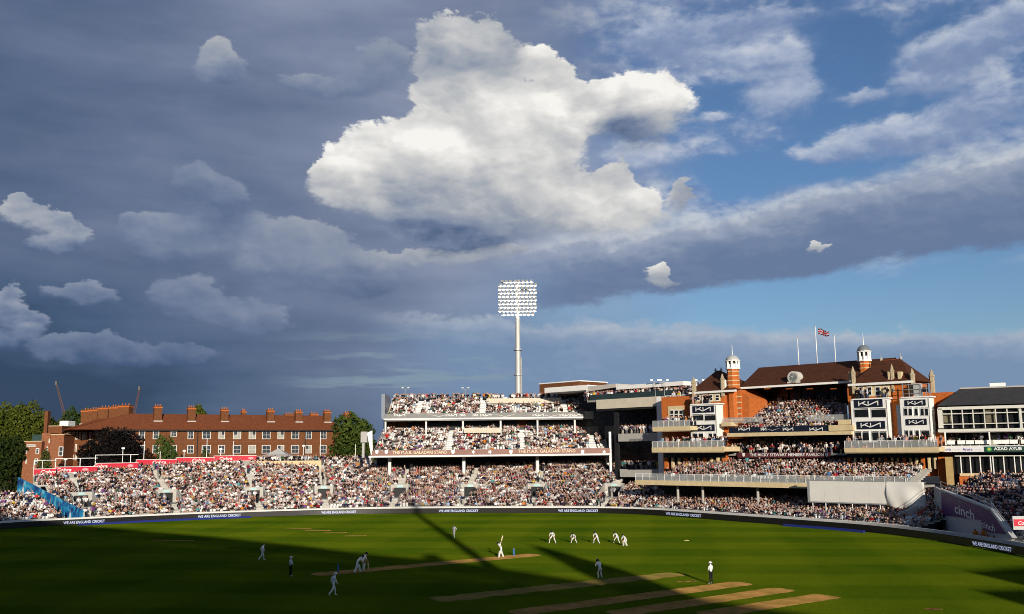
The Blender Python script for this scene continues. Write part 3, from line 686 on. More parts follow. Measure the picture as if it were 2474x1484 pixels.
# tall white posts along the back
for x, n in ((100, 23), (158, 24), (290, 26), (357, 28), (380, 28), (441, 29), (505, 30), (535, 30), (560, 30), (735, 32), (770, 32), (852, 32)):
    i = min((i % NB for i in range(iL, iA)), key=lambda i: abs(pxrow(i, n) - x)); o = BD[i] + nrm[i] * (OFF + n * DEP + .8); zb = Z0 + n * RISE
    hgt = random.choice((3.2, 4.6, 5.2))
    p = MB().tube((*o, 0), (*o, zb + hgt), .09, .06, 7).build('pole', WHITE, stA)
    if random.random() < .5: MB().obox(o, tan[i], nrm[i], -.28, .28, -.2, .05, zb + hgt - .35, zb + hgt - .05).build('lamp', WHITE, p)
# blue mural on the oblique end wall
bm = bpy.data.materials.new('blue mural'); bm.use_nodes = True; t = bm.node_tree; b = t.nodes['Principled BSDF']
tc2 = tn('ShaderNodeTexCoord'); n1 = tn('ShaderNodeTexNoise'); n1.inputs['Scale'].default_value = .55; n1.inputs['Detail'].default_value = 7; n1.inputs['Distortion'].default_value = 1.2; tl(tc2.outputs['Object'], n1.inputs[0])
r1 = tn('ShaderNodeValToRGB'); e = r1.color_ramp.elements; e[0].position = .30; e[0].color = (.01, .02, .07, 1); e[1].position = .75; e[1].color = (.35, .62, .72, 1)
for p, c in ((.42, (.012, .09, .30)), (.53, (.02, .27, .50)), (.63, (.10, .45, .62))): x = e.new(p); x.color = (*c, 1)
tl(n1.outputs['Fac'], r1.inputs[0]); tl(r1.outputs[0], b.inputs['Base Color']); b.inputs['Roughness'].default_value = .5
Lw = np.linalg.norm(EBp - EA) - 1.5; zt1 = AT(38, 1158, 174)[2]
def we(a, w, z): q = EA + eu * a - en * w; return (q[0], q[1], z)
mw = empty('mural_wall', (*EA, 0), 'slanting blue mural wall with painted cricketers at the left end of the open stand', 'wall')
MB().hexa([we(-1, .06, .1), we(Lw, .06, zt1 - 2.9), we(Lw, .22, zt1 - 2.9), we(-1, .22, .1), we(-1, .06, 2.1), we(Lw, .06, zt1 + .4), we(Lw, .22, zt1 + .4), we(-1, .22, 2.1)]).build('mural_panel', bm, mw)
MB().hexa([we(-1, -.2, 0), we(Lw, -.2, 0), we(Lw, .05, 0), we(-1, .05, 0), we(-1, -.2, 1.8), we(Lw, -.2, zt1 + .2), we(Lw, .05, zt1 + .2), we(-1, .05, 1.8)]).build('wall_core', CONC, mw)
# painted figures: flat shapes a few millimetres proud
for (a, z, h, c, sk) in ((3.5, .75, 1.4, (.72, .74, .76), 0), (8.0, 1.3, 1.9, (.02, .03, .07), 1), (11.5, 1.9, 1.9, (.75, .77, .78), 0), (15.5, 2.5, 2.2, (.03, .05, .12), 1), (20.0, 3.2, 2.2, (.015, .02, .05), 1), (23.5, 3.9, 2.2, (.70, .72, .74), 1)):
    fm = mat('mural print %d' % int(a * 10), c, .5); fb = MB(); P_ = lambda da, dz: we(a + da * h * .5, .228, z + dz * h)
    fb.poly([P_(-.42, 0), P_(.42, 0), P_(.36, .45), P_(.20, .62), P_(-.20, .62), P_(-.36, .45)]); fo = fb.build('painted_figure', fm, mw)
    hb = MB(); hb.poly([P_(.17 * math.cos(k * .785), .80 + .17 * math.sin(k * .785)) for k in range(8)]); hb.build('painted_head', mat('mural skin', (.40, .22, .16), .6), fo)
# refreshment canopy at the back of the open stand
c = AT(672, 1100, 203); cn = empty('canopy', (c[0], c[1], 0), 'grey pyramid-shaped fabric canopy on the terrace at the back of the open stand', 'canopy')
zc = AT(672, 1103, 203)[2]; mb = MB(); ap = (c[0], c[1], AT(672, 1083, 203)[2]); cs = [(c[0] - 3.6, c[1] - 2.5, zc), (c[0] + 3.6, c[1] - 2.5, zc), (c[0] + 3.6, c[1] + 3.5, zc), (c[0] - 3.6, c[1] + 3.5, zc)]
for k in range(4):
    A, B = np.array(cs[k]), np.array(cs[(k + 1) % 4]); m1 = [A * .5 + np.array(ap) * .5 + [0, 0, -.3], B * .5 + np.array(ap) * .5 + [0, 0, -.3]]
    mb.poly([A, B, m1[1], m1[0]]); mb.poly([m1[0], m1[1], ap]); mb.poly([A, B, B - [0, 0, .25], A - [0, 0, .25]])
mb.build('fabric_roof', mat('grey fabric', (.42, .41, .40), .8, .06), cn)
for q in cs: MB().tube((q[0], q[1], 0), (q[0], q[1], zc), .06).build('pole', STEEL, cn)
# parapet of the deck below the canopy
a, b2 = AT(618, 1118, 196), AT(776, 1116, 198); d = (b2 - a)[:2]; MB().obox(a[:2], d, np.array([-d[1], d[0]]) / np.linalg.norm(d), 0, 1, 0, .25, Z0 + 26 * RISE, AT(700, 1113.5, 197)[2]).build('deck_parapet', CREAM, stA)
for k in range(46):
    q = a[:2] + d * random.random() + np.array([0, random.uniform(.6, 2.2)]); PEOPLE.append((q[0], q[1], Z0 + 29.5 * RISE, random.uniform(2.2, 4.0), 4, 'open'))

# ================================================================ the three-tier stand
stB = empty('three_tier_stand', (*(BD[idx(1180)] + nrm[idx(1180)] * 4), 0), 'three-tier stand in the middle with brown and grey fascia banners', 'stand')
terrace(stB, 'tier1', iA, iB, OFF, DEP, RISE, Z0, 27, lambda r: .95 if r < 24 else .4, [v[0] for v in vomB], vomB, None, k=3)
mb = MB()
for i in range(iA, iB):
    a, b2 = i % NB, (i + 1) % NB; mb.obox(BD[a] + nrm[a] * 3.35, (BD[b2] + nrm[b2] * 3.35 - BD[a] - nrm[a] * 3.35), nrm[a], 0, 1.0, 0, .2, 0, 1.05)
mb.build('front_wall', CONC, stB)
F2f = Frame(AT(1185, 1090, 188)[:2], (1, 0)); F3f = Frame(AT(1185, 1000, 198)[:2], (1, 0))
def straight_tier(fr, key, x0, x1, yref, w0, rows, dep, rise, zr, fill, gx, k, skip=None):
    t0, t1 = fr.tz(x0, yref, w0)[0], fr.tz(x1, yref, w0)[0]; gts = [fr.tz(x, yref, w0)[0] for x in gx]; mb = MB()
    for r in range(rows):
        w = w0 + r * dep; z = zr + r * rise
        mb.poly([fr.p(t0, w, z - rise), fr.p(t1, w, z - rise), fr.p(t1, w, z), fr.p(t0, w, z)]); mb.poly([fr.p(t0, w, z), fr.p(t1, w, z), fr.p(t1, w + dep, z), fr.p(t0, w + dep, z)])
        pts = [fr.p(t0 + .3 + q, w + .5, 0)[:2] for q in np.arange(0, t1 - t0 - .5, 1.0)]
        seat_row(key, pts, [fr.n] * len(pts), z, fill, .01, lambda p, rr: all(abs(np.dot(p - fr.o, fr.u) - gt) > .7 for gt in gts) and not (skip and skip(np.dot(p - fr.o, fr.u), rr)), k=k, r=r)
    mb.build('terrace', CONC, stB)
    for gt in gts:
        sb = MB()
        for r in range(rows): fr.lbox(sb, gt - .6, gt + .6, w0 + r * dep + .01, w0 + r * dep + dep * .5, zr + r * rise + .003, zr + r * rise + rise * .55)
        sb.build('stair', WHITE, stB)
    # raked slab underneath and solid ends
    sl = MB(); zb = zr + rows * rise
    sl.hexa([fr.p(t0, .3, zr - .75), fr.p(t1, .3, zr - .75), fr.p(t1, w0 + rows * dep, zb - .9), fr.p(t0, w0 + rows * dep, zb - .9), fr.p(t0, .3, zr - .4), fr.p(t1, .3, zr - .4), fr.p(t1, w0 + rows * dep, zb - .5), fr.p(t0, w0 + rows * dep, zb - .5)])
    sl.build('slab', CONCD, stB)
    return t0, t1, gts
tA, tB, _ = straight_tier(F2f, 'tier2', 899, 1472, 1085, .6, 14, 1.02, .345, 10.35, .56, (1082, 1263, 1436), 4, lambda t_, r: False)
tC, tD, _ = straight_tier(F3f, 'tier3', 931, 1438, 997, .5, 10, .98, .395, 17.75, .60, (1007, 1165, 1366), 5, lambda t_, r: r > 5 and F3f.tz(1178, 997)[0] < t_ < F3f.tz(1358, 997)[0])
# tier 2 fascia with lettering and crests
z1, z2 = F2f.tz(1185, 1098.5)[1], F2f.tz(1185, 1085.5)[1]
fa = F2f.lbox(MB(), tA, tB, 0, .25, z1, z2).build('fascia', ROSE, stB)
F2f.lbox(MB(), tA - .6, tB + .1, -.06, .4, z1 - .32, z1 - .003).build('fascia_edge', WHITE, stB)
SHIELD = [(-.5, 1), (.5, 1), (.5, .4), (.3, .12), (0, 0), (-.3, .12), (-.5, .4)]
def crest(fr, x, y, w, h, m, parent, name='crest'):
    t_, z = fr.tz(x, y, w); mb = MB(); mb.poly([fr.p(t_ + a * h * .8, w, z + (b_ - .5) * h) for a, b_ in SHIELD]); return mb.build(name, m, parent)
for x0, x1 in ((948, 1080), (1251, 1390)):
    a, b_ = F2f.tz(x0, 1092, -.012)[0], F2f.tz(x1, 1092, -.012)[0]; lettering('lettering', 'THE M.A.R. GALADARI STAND', F2f.p(a, -.012, z1 + .28), F2f.u, b_ - a, .62, LETG, fa, .015)
for x in (910, 933, 1094, 1234, 1407): crest(F2f, x, 1092, -.012, .8, LETW, fa)
for x in (1143, 1183, 1459):
    t_, z = F2f.tz(x, 1092, -.012); mb = MB(); mb.poly([F2f.p(t_ + .42 * math.cos(k * math.pi / 5) * (1 if k % 2 == 0 else .5), -.012, z + .42 * math.sin(k * math.pi / 5) * (1 if k % 2 == 0 else .5)) for k in range(10)]); mb.build('crest', LETW, fa)
# tier 3 fascia
z1, z2 = F3f.tz(1185, 1009)[1], F3f.tz(1185, 997)[1]; tK = F3f.tz(1412, 1000)[0]; tM = F3f.tz(1443, 1000)[0]
fa3 = F3f.lbox(MB(), tC, tK, 0, .25, z1, z2).build('fascia', GREYB, stB)
F3f.lbox(MB(), tK + .02, tM, -.1, .25, z1 - .5, z2 + .05).build('fascia_end', BEIGE, stB)
F3f.lbox(MB(), tC - .3, tK, -.06, .4, z1 - .3, z1 - .003).build('fascia_edge', WHITE, stB)
for x in (965, 1090, 1117, 1148, 1173, 1365, 1300, 1388):
    w_ = 2.2 if x not in (1117, 1148) else 1.0; t_, z = F3f.tz(x, 1003, -.012); mb = MB(); strokes(mb, KIA, F3f.p(t_ - w_ / 2, -.012, z - .22), F3f.u, w_, .45, .13); mb.build('emblem', LETW, fa3)
for x in (1060, 1220, 1330):
    t_, z = F3f.tz(x, 1003, -.012); mb = MB(); mb.poly([F3f.p(t_ - 2.6, -.012, z + .3), F3f.p(t_, -.012, z - .2), F3f.p(t_ + 2.6, -.012, z + .3), F3f.p(t_, -.012, z - .38)]); mb.build('emblem', mat('pale grey lettering', (.5, .5, .48), .6), fa3)
# rear walls: dark concourse glazing, brick piers, beige box of the top deck
bw = F2f.lbox(MB(), tA + .2, tB, 15.2, 15.5, 14.2, 17.8).build('concourse_wall', DARK, stB)
for x0, x1 in ((933, 957), (962, 982), (1019, 1036), (1252, 1273)): F2f.box(MB(), x0, 1012, x1, 1031, 15.0, .18).build('brick_pier', BRICKB, stB)
F2f.lbox(MB(), tA - .5, tB, 10.5, 10.8, 4.0, 11.2).build('undercroft_shade_wall', BLACK, stB)  # black wall holds the shade beneath the middle tier
for x in (941, 1120, 1297.6): q = F2f.p(F2f.tz(x, 1110, 4.5)[0], 4.5, 0); MB().tube((q[0], q[1], 3.5), (q[0], q[1], 10.9), .34, n=12).build('column', WHITE, stB, True)
q = F2f.p(F2f.tz(1475.5, 1100, 0)[0], .6, 0); MB().box(q[0] - .28, q[0] + .28, q[1] - .3, q[1] + .5, 2.5, 14.2).build('column', WHITE, stB)
for x in (931, 1029, 1118, 1209, 1298, 1388, 1433): q = F2f.p(F2f.tz(x, 1022, 11)[0], 11, 0); MB().tube((q[0], q[1], 12.8), (q[0], q[1], 17.6), .2, n=10).build('column', WHITE, stB, True)
# commentary balcony inside tier 2 with its parapet
F2f.box(MB(), 1120, 1034, 1209, 1046, 9.5, .3).build('box_parapet', BEIGE, stB)
for k in range(30):
    t_ = F2f.tz(random.uniform(1122, 1207), 1040, 10.4)[0]; q = F2f.p(t_, random.uniform(10.2, 11.4), 0); PEOPLE.append((q[0], q[1], 13.55, math.pi + random.gauss(0, .3), 4, 'tier2'))
F3f.box(MB(), 1175, 962, 1356, 974, 7.2, .4).build('deck_wall', BEIGE, stB)
F3f.lbox(MB(), tC, tD, 10.6, 10.8, 19.0, 22.2).build('rear_parapet', WHITE, stB)
for k in range(150):    # people standing along the very top
    t_ = random.uniform(tC + .5, tD - 3); q = F3f.p(t_, 10.0 if not (F3f.tz(1178, 997)[0] < t_ < F3f.tz(1358, 997)[0]) else 8.3, 0); PEOPLE.append((q[0], q[1], 21.45 if q[1] > F3f.o[1] + 9 else 21.2, math.pi + random.gauss(0, .5), 4, 'tier3'))
F3f.lbox(MB(), F3f.tz(1176, 997)[0], F3f.tz(1357, 997)[0], 7.65, 10.5, 20.6, 21.18).build('deck_floor', CONC, stB)
# blue-grey end screen of tier 3, splayed end wall of tier 2, outer column
F3f.box(MB(), 921, 952, 929.5, 1012, .2, 9).build('end_screen', mat('blue grey panel', (.20, .23, .28), .4, .08), stB)
mb = MB(); A = [F2f.P(x, y, .2) for x, y in ((886.5, 1046), (899, 1040), (900, 1096), (896, 1100))]; mb.poly(A); mb.poly([(p[0], p[1] + .3, p[2]) for p in A][::-1])
for k in range(4): p, q = A[k], A[(k + 1) % 4]; mb.poly([p, (p[0], p[1] + .3, p[2]), (q[0], q[1] + .3, q[2]), q])
mb.build('end_wall', WHITE, stB)
F2f.box(MB(), 871, 1043, 886.5, 1069, .0, 6).build('stair_core', mat('pale grey cladding', (.40, .39, .37), .6, .08), stB)
F2f.box(MB(), 874, 1069.2, 880, 1106, .4, .9).build('column', MATS['pale grey cladding'], stB)
# dish lights on poles at the top
for x in (979, 1124):
    q = F3f.P(x, 955, 10.2); o = MB().tube(q, (q[0], q[1], AT(x, 941, q[1])[2]), .05, n=6).build('light_pole', STEEL, stB); zt = AT(x, 941, q[1])[2]
    for s in (-1, 1): MB().tube((q[0], q[1], zt - .1), (q[0] + s * .6, q[1], zt + .25), .04, n=5).build('arm', STEEL, o); MB().lathe((q[0] + s * .62, q[1]), [(.05, zt + .15), (.30, zt + .25), (.24, zt + .42), (.05, zt + .45)], 8).build('lamp', WHITE, o)

# ================================================================ boards and wall round the boundary
LED = mat('unlit LED screen', (.012, .011, .010), .35, .2, spec=.5); LEDB = emis('lit LED lettering', (.62, .70, 1.0), .55, (.3, .33, .4)); LEDU = mat('blue foam', (.014, .024, .17), .6)
pb = proj(np.c_[BD, np.zeros(NB)])
iR = max(i for i in range(NB // 2) if BD[i, 0] > 20 and BD[i, 1] > 88)
span = list(range(-3, iR + 1)); nseg = 9; k = 0
boards = []
while k < len(span) - 1:
    run = span[k:k + nseg + 1]; mid = run[len(run) // 2] % NB
    o = empty('led_board', (*BD[mid], 0)); mb = MB(); cp = MB()
    for a, b2 in zip(run, run[1:]):
        a %= NB; b2 %= NB; d = BD[b2] - BD[a]; mb.obox(BD[a], d, nrm[a], .0, 1.0, 0, .12, .06, .84); cp.obox(BD[a], d, nrm[a], 0, 1.0, -.02, .16, .845, .90)
    mb.build('screen', LED, o); cp.build('cap', BLACK, o)
    for q in (run[1] % NB, run[-2] % NB): MB().obox(BD[q], tan[q], nrm[q], -.05, .05, .13, .6, 0, .8).build('leg', BLACK, o)
    boards.append((run, o, pb[mid, 0])); k += nseg
TX = [(205, 1261), (523, 1246), (820, 1237.5), (1110, 1236.5), (1394, 1237), (1653, 1247), (2395, 1320)]
lbl = {}
for run, o, x in boards:
    tx = min(TX, key=lambda q: abs(q[0] - x)); has = False
for tx, ty in TX:
    i = idx(tx); run, o, x = min(boards, key=lambda bb: abs(bb[2] - tx))
    p0 = idx(tx - 46 if tx < 2000 else 2345); p1 = idx(tx + 46 if tx < 2000 else 2440)
    A, B = BD[p0] - nrm[p0] * .03, BD[p1] - nrm[p1] * .03; C_ = BD[i] - nrm[i] * .03; u = (B - A) / np.linalg.norm(B - A)
    a0 = C_ - u * np.linalg.norm(B - A) / 2 - nrm[i] * .12
    lettering('lettering', 'WE ARE ENGLAND CRICKET', (*a0, .24), u, np.linalg.norm(B - A), .42, LEDB, o, .02)
    lbl[o.name] = tx
ORD = ['first', 'second', 'third', 'fourth', 'fifth', 'sixth', 'seventh', 'eighth', 'ninth', 'tenth', 'eleventh', 'twelfth', 'thirteenth', 'fourteenth', 'fifteenth', 'sixteenth', 'seventeenth', 'eighteenth', 'nineteenth', 'twentieth'] + ['twenty-' + w for w in ('first', 'second', 'third', 'fourth', 'fifth', 'sixth', 'seventh', 'eighth', 'ninth')] + ['thirtieth'] + ['thirty-' + w for w in ('first', 'second', 'third', 'fourth', 'fifth', 'sixth', 'seventh', 'eighth', 'ninth')] + ['fortieth'] * 20
for n_, (run, o, x) in enumerate(boards):
    pos = 'far left of the boundary' if x < 350 else 'before the open stand' if x < 880 else 'before the three-tier stand' if x < 1480 else 'before the pavilion' if x < 2200 else 'below the purple banner'
    tag(o, '%s black LED board from the left along the boundary, %s' % (ORD[n_], 'lit with a white slogan' if o.name in lbl else pos), 'board', 'LED boards round the boundary')
# pale rim wall behind the boards
mb = MB()
for a, b2 in zip(span, span[1:]):
    a %= NB; b2 %= NB; A, B = BD[a] + nrm[a] * 1.35, BD[b2] + nrm[b2] * 1.35; mb.obox(A, B - A, nrm[a], 0, 1.0, 0, .18, 0, 1.08)
tag(mb.build('boundary_wall', mat('white rim wall', (.66, .65, .62), .7, .1, .5)), 'low white wall running round the ground behind the LED boards', 'wall')
# walkway between wall and front rows
mb = MB()
for a, b2 in zip(span, span[1:]):
    a %= NB; b2 %= NB; mb.poly([(*(BD[a] + nrm[a] * 1.53), .02), (*(BD[b2] + nrm[b2] * 1.53), .02), (*(BD[b2] + nrm[b2] * 3.4), .02), (*(BD[a] + nrm[a] * 3.4), .02)])
tag(mb.build('walkway', CONCD), kind='structure')
# blue foam cushions on the grass
for x0, x1, lab in ((180, 605, 'long blue foam boundary cushion at the foot of the boards, left'), (1898, 2103, 'long blue foam boundary cushion below the sight screen, right')):
    mb = MB(); i0, i1 = idx(x0), idx(x1)
    for a, b2 in zip(range(i0, i1), range(i0 + 1, i1 + 1)):
        A, B = BD[a % NB] - nrm[a % NB] * .9, BD[b2 % NB] - nrm[b2 % NB] * .9; q = lambda P, n_, w, z: (*(P + n_ * w), z)
        mb.hexa([q(A, nrm[a % NB], -.28, .004), q(B, nrm[b2 % NB], -.28, .004), q(B, nrm[b2 % NB], .28, .004), q(A, nrm[a % NB], .28, .004), q(A, nrm[a % NB], -.04, .30), q(B, nrm[b2 % NB], -.04, .30), q(B, nrm[b2 % NB], .04, .30), q(A, nrm[a % NB], .04, .30)])
    tag(mb.build('boundary_cushion', LEDU), lab, 'cushion')
    # gate posts of the rail
# ================================================================ link building between stand and pavilion
FL = Frame(AT(1455, 1050, 187)[:2], AT(1600, 1050, 176.5)[:2] - AT(1455, 1050, 187)[:2])
LK = empty('link_building', (*FL.P(1520, 1150)[:2], 0), 'beige link block with dark open decks between the three-tier stand and the pavilion', 'building')
GREYL = mat('pale grey beam', (.42, .40, .37), .7, .08)
b_ = FL.box(MB(), 1440, 962, 1592, 985, 0, 1.2); b_.build('deck_beam', BEIGE, LK)
FL.box(MB(), 1588, 959, 1603, 1160, -.15, 1.2).build('column', WHITE, LK)
FL.box(MB(), 1493, 1047, 1603, 1066, .3, .8).build('deck_beam', GREYL, LK)
FL.box(MB(), 1497, 1134, 1588, 1153, .3, .8).build('deck_beam', GREYL, LK)
FL.box(MB(), 1400, 940, 1605, 1180, 7.0, .4).build('deck_shade_wall', DARK, LK)  # near-black backing paints in the shade inside the open decks
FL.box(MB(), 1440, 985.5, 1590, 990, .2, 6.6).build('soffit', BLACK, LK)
FL.box(MB(), 1484, 985, 1493, 1160, 1.0, .5).build('column', BLACK, LK)
for y in (1049, 1136): FL.box(MB(), 1494, y, 1590, y + 3, 1.15, 5.6).build('deck_floor', CONCD, LK)
tt = np.linspace(1499, 1586, 60)
for y, n_ in ((1049, 70), (1136, 70)):
    zf = FL.rect(1494, y, 1590, y + 3, 1.15)[3]
    for k in range(n_): t_ = FL.tz(random.uniform(1498, 1587), y, 2)[0]; q = FL.p(t_, random.uniform(1.4, 3.8), 0); PEOPLE.append((q[0], q[1], zf, math.pi - .3 + random.gauss(0, .4), 4, 'link'))
for x in np.linspace(1500, 1588, 9): FL.box(MB(), x, 1000 + 0 * x, x + 1.2, 1046, 5.8, .12).build('mullion', BLACK, LK)
zf = FL.rect(1440, 962, 1592, 985)[3]
dk = FL.lbox(MB(), FL.tz(1418, 960, .3)[0], FL.tz(1668, 960, .3)[0], .3, 7.5, zf - .35, zf - .02).build('roof_deck', CONCD, LK)
for k in range(260):
    t_ = FL.tz(random.uniform(1420, 1666), 955, 2)[0]; q = FL.p(t_, random.choice((.9, 1.5, 2.2, 3.0)) + random.random() * .4, 0); PEOPLE.append((q[0], q[1], zf - .02, math.pi - .4 + random.gauss(0, .4), 4, 'link'))
FL.lbox(MB(), FL.tz(1424, 960, .4)[0], FL.tz(1634, 960, .4)[0], .42, .48, zf, zf + 1.05).build('glass_balustrade', mat('dark green glass', (.03, .05, .05), .15, .2, spec=.5), LK)
FL.box(MB(), 1315, 933.6, 1419, 946, 2.0, 7).build('canopy_slab', WHITE, LK)
FL.box(MB(), 1487.8, 926.5, 1650, 936.3, 1.0, 5).build('canopy_slab', WHITE, LK)
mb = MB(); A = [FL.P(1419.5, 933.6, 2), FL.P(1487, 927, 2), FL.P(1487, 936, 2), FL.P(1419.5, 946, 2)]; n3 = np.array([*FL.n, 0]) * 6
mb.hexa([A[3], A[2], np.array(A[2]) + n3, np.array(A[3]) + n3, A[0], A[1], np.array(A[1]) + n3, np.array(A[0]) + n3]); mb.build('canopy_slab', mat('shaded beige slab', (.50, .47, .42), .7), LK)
FL.box(MB(), 1400, 946.5, 1668, 960, 7.6, .3).build('deck_shade_wall', DARK, LK)  # same dark backing for the shade under the canopies
FL.box(MB(), 1303, 925, 1399, 957, 9.0, 9).build('plant_room', BRICKB, LK); FL.box(MB(), 1301, 922.6, 1400, 925, 8.9, 9.2).build('parapet_cap', WHITE, LK)
for x in (1416, 1487): FL.box(MB(), x, 940, x + 1.6, 962, 1.6, .15).build('post', WHITE, LK)
for x in (1582, 1604, 1690):
    q = np.array(FL.P(x, 938, .4)); zt = FL.P(x, 922, .4)[2]; o = MB().tube((q[0], q[1], zf - .02), (q[0], q[1], zt), .05, n=6).build('light_pole', STEEL, LK)
    for s in (-1, 1): MB().tube((q[0], q[1], zt - .05), (q[0] + s * .6, q[1], zt + .15), .05, n=5).build('arm', STEEL, o); MB().box(q[0] + s * .62 - .22, q[0] + s * .62 + .22, q[1] - .15, q[1] + .15, zt + .1, zt + .42).build('lamp', WHITE, o)

# ================================================================ terrace in front of the pavilion
FP = Frame(AT(1948, 1177, 145)[:2], (.719, -.695))
FRONTST = empty('pavilion_front_terrace', (*(BD[idx(1850)] + nrm[idx(1850)] * 4), 0), 'ground-level terrace of seats under the long pavilion balcony', 'stand')
iD = idx_off(2205, 4, 1.0)
def front_ok(p, r): return np.dot(p - FP.o, FP.n) < 1.2
terrace(FRONTST, 'front', iB + 1, iD, OFF, DEP, .20, .45, 17, .80, [idx_off(1545, 8, 2)], [], None, k=7)
mb = MB()
for i in range(iB, iD):
    a, b2 = i % NB, (i + 1) % NB; mb.obox(BD[a] + nrm[a] * 3.35, (BD[b2] + nrm[b2] * 3.35 - BD[a] - nrm[a] * 3.35), nrm[a], 0, 1.0, 0, .2, 0, .95)
mb.build('front_wall', WHITE, FRONTST)

# ================================================================ the pavilion
PAV = empty('pavilion', (*FP.p(0, 6, 0)[:2], 0), 'Victorian red-brick pavilion with tiled roofs, two cupolas and crowded balconies', 'pavilion')
def pbox(name, m, x0, y0, x1, y1, w, depth, par=None, **k): return FP.box(MB(), x0, y0, x1, y1, w, depth, **k).build(name, m, par or PAV)
# lower long balcony: fascia, floor, railing, raked seats
zB = FP.rect(1533, 1163.5, 1948, 1176)[3]; t0, t1 = FP.tz(1533, 1165)[0], FP.tz(2210, 1185)[0]
FP.lbox(MB(), t0, t1, 0, .5, zB - .78, zB).build('balcony_fascia', CREAM, PAV)
FP.lbox(MB(), t0 + .3, t1 - .3, .5, 15, zB - .5, zB - .2).build('balcony_floor', CONCD, PAV)
FP.lbox(MB(), t0 + .2, t1, .04, .1, zB + .003, zB + 1.0).build('glass_balustrade', GLASSP, PAV)
mb = MB()
for t_ in np.arange(t0 + .2, t1, 1.5): mb.tube(FP.p(t_, 0, zB), FP.p(t_, 0, zB + 1.08), .035, n=5)
mb.tube(FP.p(t0 + .2, 0, zB + 1.08), FP.p(t1, 0, zB + 1.08), .04, n=5); o = mb.build('railing', WHITE, PAV); o['kind'] = 'stuff'
FP.lbox(MB(), t0 + 1, t1 + 6, 7.2, 7.5, .3, zB - .5).build('undercroft_shade_wall', BLACK, PAV)  # black wall paints in the shade under the long balcony
for x in (1637, 1697, 1830, 1955, 2060): t_ = FP.tz(x, 1185, 2.0)[0]; q = FP.p(t_, 2.0, 0); MB().tube((q[0], q[1], 0), (q[0], q[1], zB - .5), .22, n=8).build('column', GREYL, PAV)
rows = 10
mb = MB()
for r in range(rows):
    w = 1.2 + r * .82; z = zB + .1 + r * .255; a = t0 + 4.5; c_ = t1 - .5
    FP.lbox(mb, a, c_, w, w + .82, z - .28, z)
    pts = [FP.p(a + .2 + q, w + .5, 0)[:2] for q in np.arange(0, c_ - a - .3, 1.0)]
    seat_row('pav1', pts, [FP.n] * len(pts), z, .90, .02, None, k=9, r=r)
mb.build('terrace', CONC, PAV)
# "members' pavilion" fascia and the arcade behind it
t_a, t_b, z1, z2 = FP.rect(1781, 1093.2, 2004, 1105.5, 8.2)
mf = FP.lbox(MB(), t_a, t_b, 8.2, 8.5, z1, z2).build('name_fascia', MAROON, PAV)
a = FP.tz(1811, 1099, 8.19)[0]; c_ = FP.tz(1989, 1099, 8.19)[0]; lettering('lettering', "THE MICKY STEWART MEMBERS' PAVILION", FP.p(a, 8.188, z1 + .2), FP.u, c_ - a, .5, LETW, mf, .015)
for x in (1796, 1996): crest(FP, x, 1099, 8.188, .62, LETW, mf)
zM = z2
FP.lbox(MB(), t_a - 2, t_b + 6, 8.6, 13.5, zM - .5, zM - .2).build('balcony_floor', CONCD, PAV)
pbox('arcade_glazing_shade', DARK, 1752, 1052, 2060, 1130, 13.0, .3)
for x0, x1 in ((1791, 1802), (1836, 1847.6), (1883, 1894.5), (1930, 1942.7), (1980, 1993)): pbox('arcade_column', CREAM, x0, 1066, x1, 1094, 12.2, .7)
for x0, x1 in ((1802, 1836), (1848, 1883), (1895, 1930), (1943, 1980)):      # arches: stone rings
    mb = MB(); a, c_, zz, _ = FP.rect(x0, 1068, x1, 1072, 12.3); R = (c_ - a) / 2; cx = (a + c_) / 2
    for k in range(10):
        A0, A1 = math.pi * k / 10, math.pi * (k + 1) / 10
        mb.hexa([FP.p(cx - math.cos(A) * r_, w_, zz + math.sin(A) * r_ * .8) for w_, in ((12.3,), (12.6,)) for (A, r_) in ((A0, R), (A1, R), (A1, R + .22), (A0, R + .22))])
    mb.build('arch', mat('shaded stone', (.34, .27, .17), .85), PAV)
    for f_ in (.33, .67): pbox('mullion', WHITE, x0 + (x1 - x0) * f_ - .7, 1062, x0 + (x1 - x0) * f_ + .7, 1094, 12.7, .1)
for k in range(110): t_ = FP.tz(random.uniform(1760, 2030), 1090, 9.5)[0]; q = FP.p(t_, random.uniform(8.8, 11.0), 0); PEOPLE.append((q[0], q[1], zM - .2, 2.4 + random.gauss(0, .4), random.choice((0, 4)), 'ledge'))
# upper balcony: cream ledge, navy banner, raked seats
t_a, t_b, z1, z2 = FP.rect(1755, 1043.5, 2056, 1052.6, 6.5)
FP.lbox(MB(), t_a, t_b, 6.5, 13.0, z1, z2).build('upper_ledge', CREAM, PAV)
tn0, tn1, n1_, n2_ = FP.rect(1760.5, 1030.3, 2001, 1043.6, 6.55)
nb = FP.lbox(MB(), tn0, tn1, 6.5, 6.7, z2 + .003, n2_).build('banner', NAVY, PAV)
for x, w_ in ((1797, 2.0), (1844, .9), (1903, 1.7), (1971, 2.1)):
    t_, z = FP.tz(x, 1037, 6.49); mb = MB(); strokes(mb, KIA, FP.p(t_ - w_ / 2, 6.488, z - .2), FP.u, w_, .42, .12); mb.build('emblem', LETW, nb)
t_, z = FP.tz(1865, 1037, 6.49); mb = MB(); mb.poly([FP.p(t_ - 1.6, 6.488, z + .2), FP.p(t_, 6.488, z - .15), FP.p(t_ + 1.6, 6.488, z + .2), FP.p(t_, 6.488, z - .25)]); mb.build('emblem', mat('pale grey lettering', (.5, .5, .48), .6), nb)
tbr = FP.rect(2002, 1027, 2060, 1048, 6.4); FP.lbox(MB(), tbr[0], tbr[1], 6.3, 12.5, z2 + .003, tbr[3]).build('ledge_corner', CREAM, PAV)
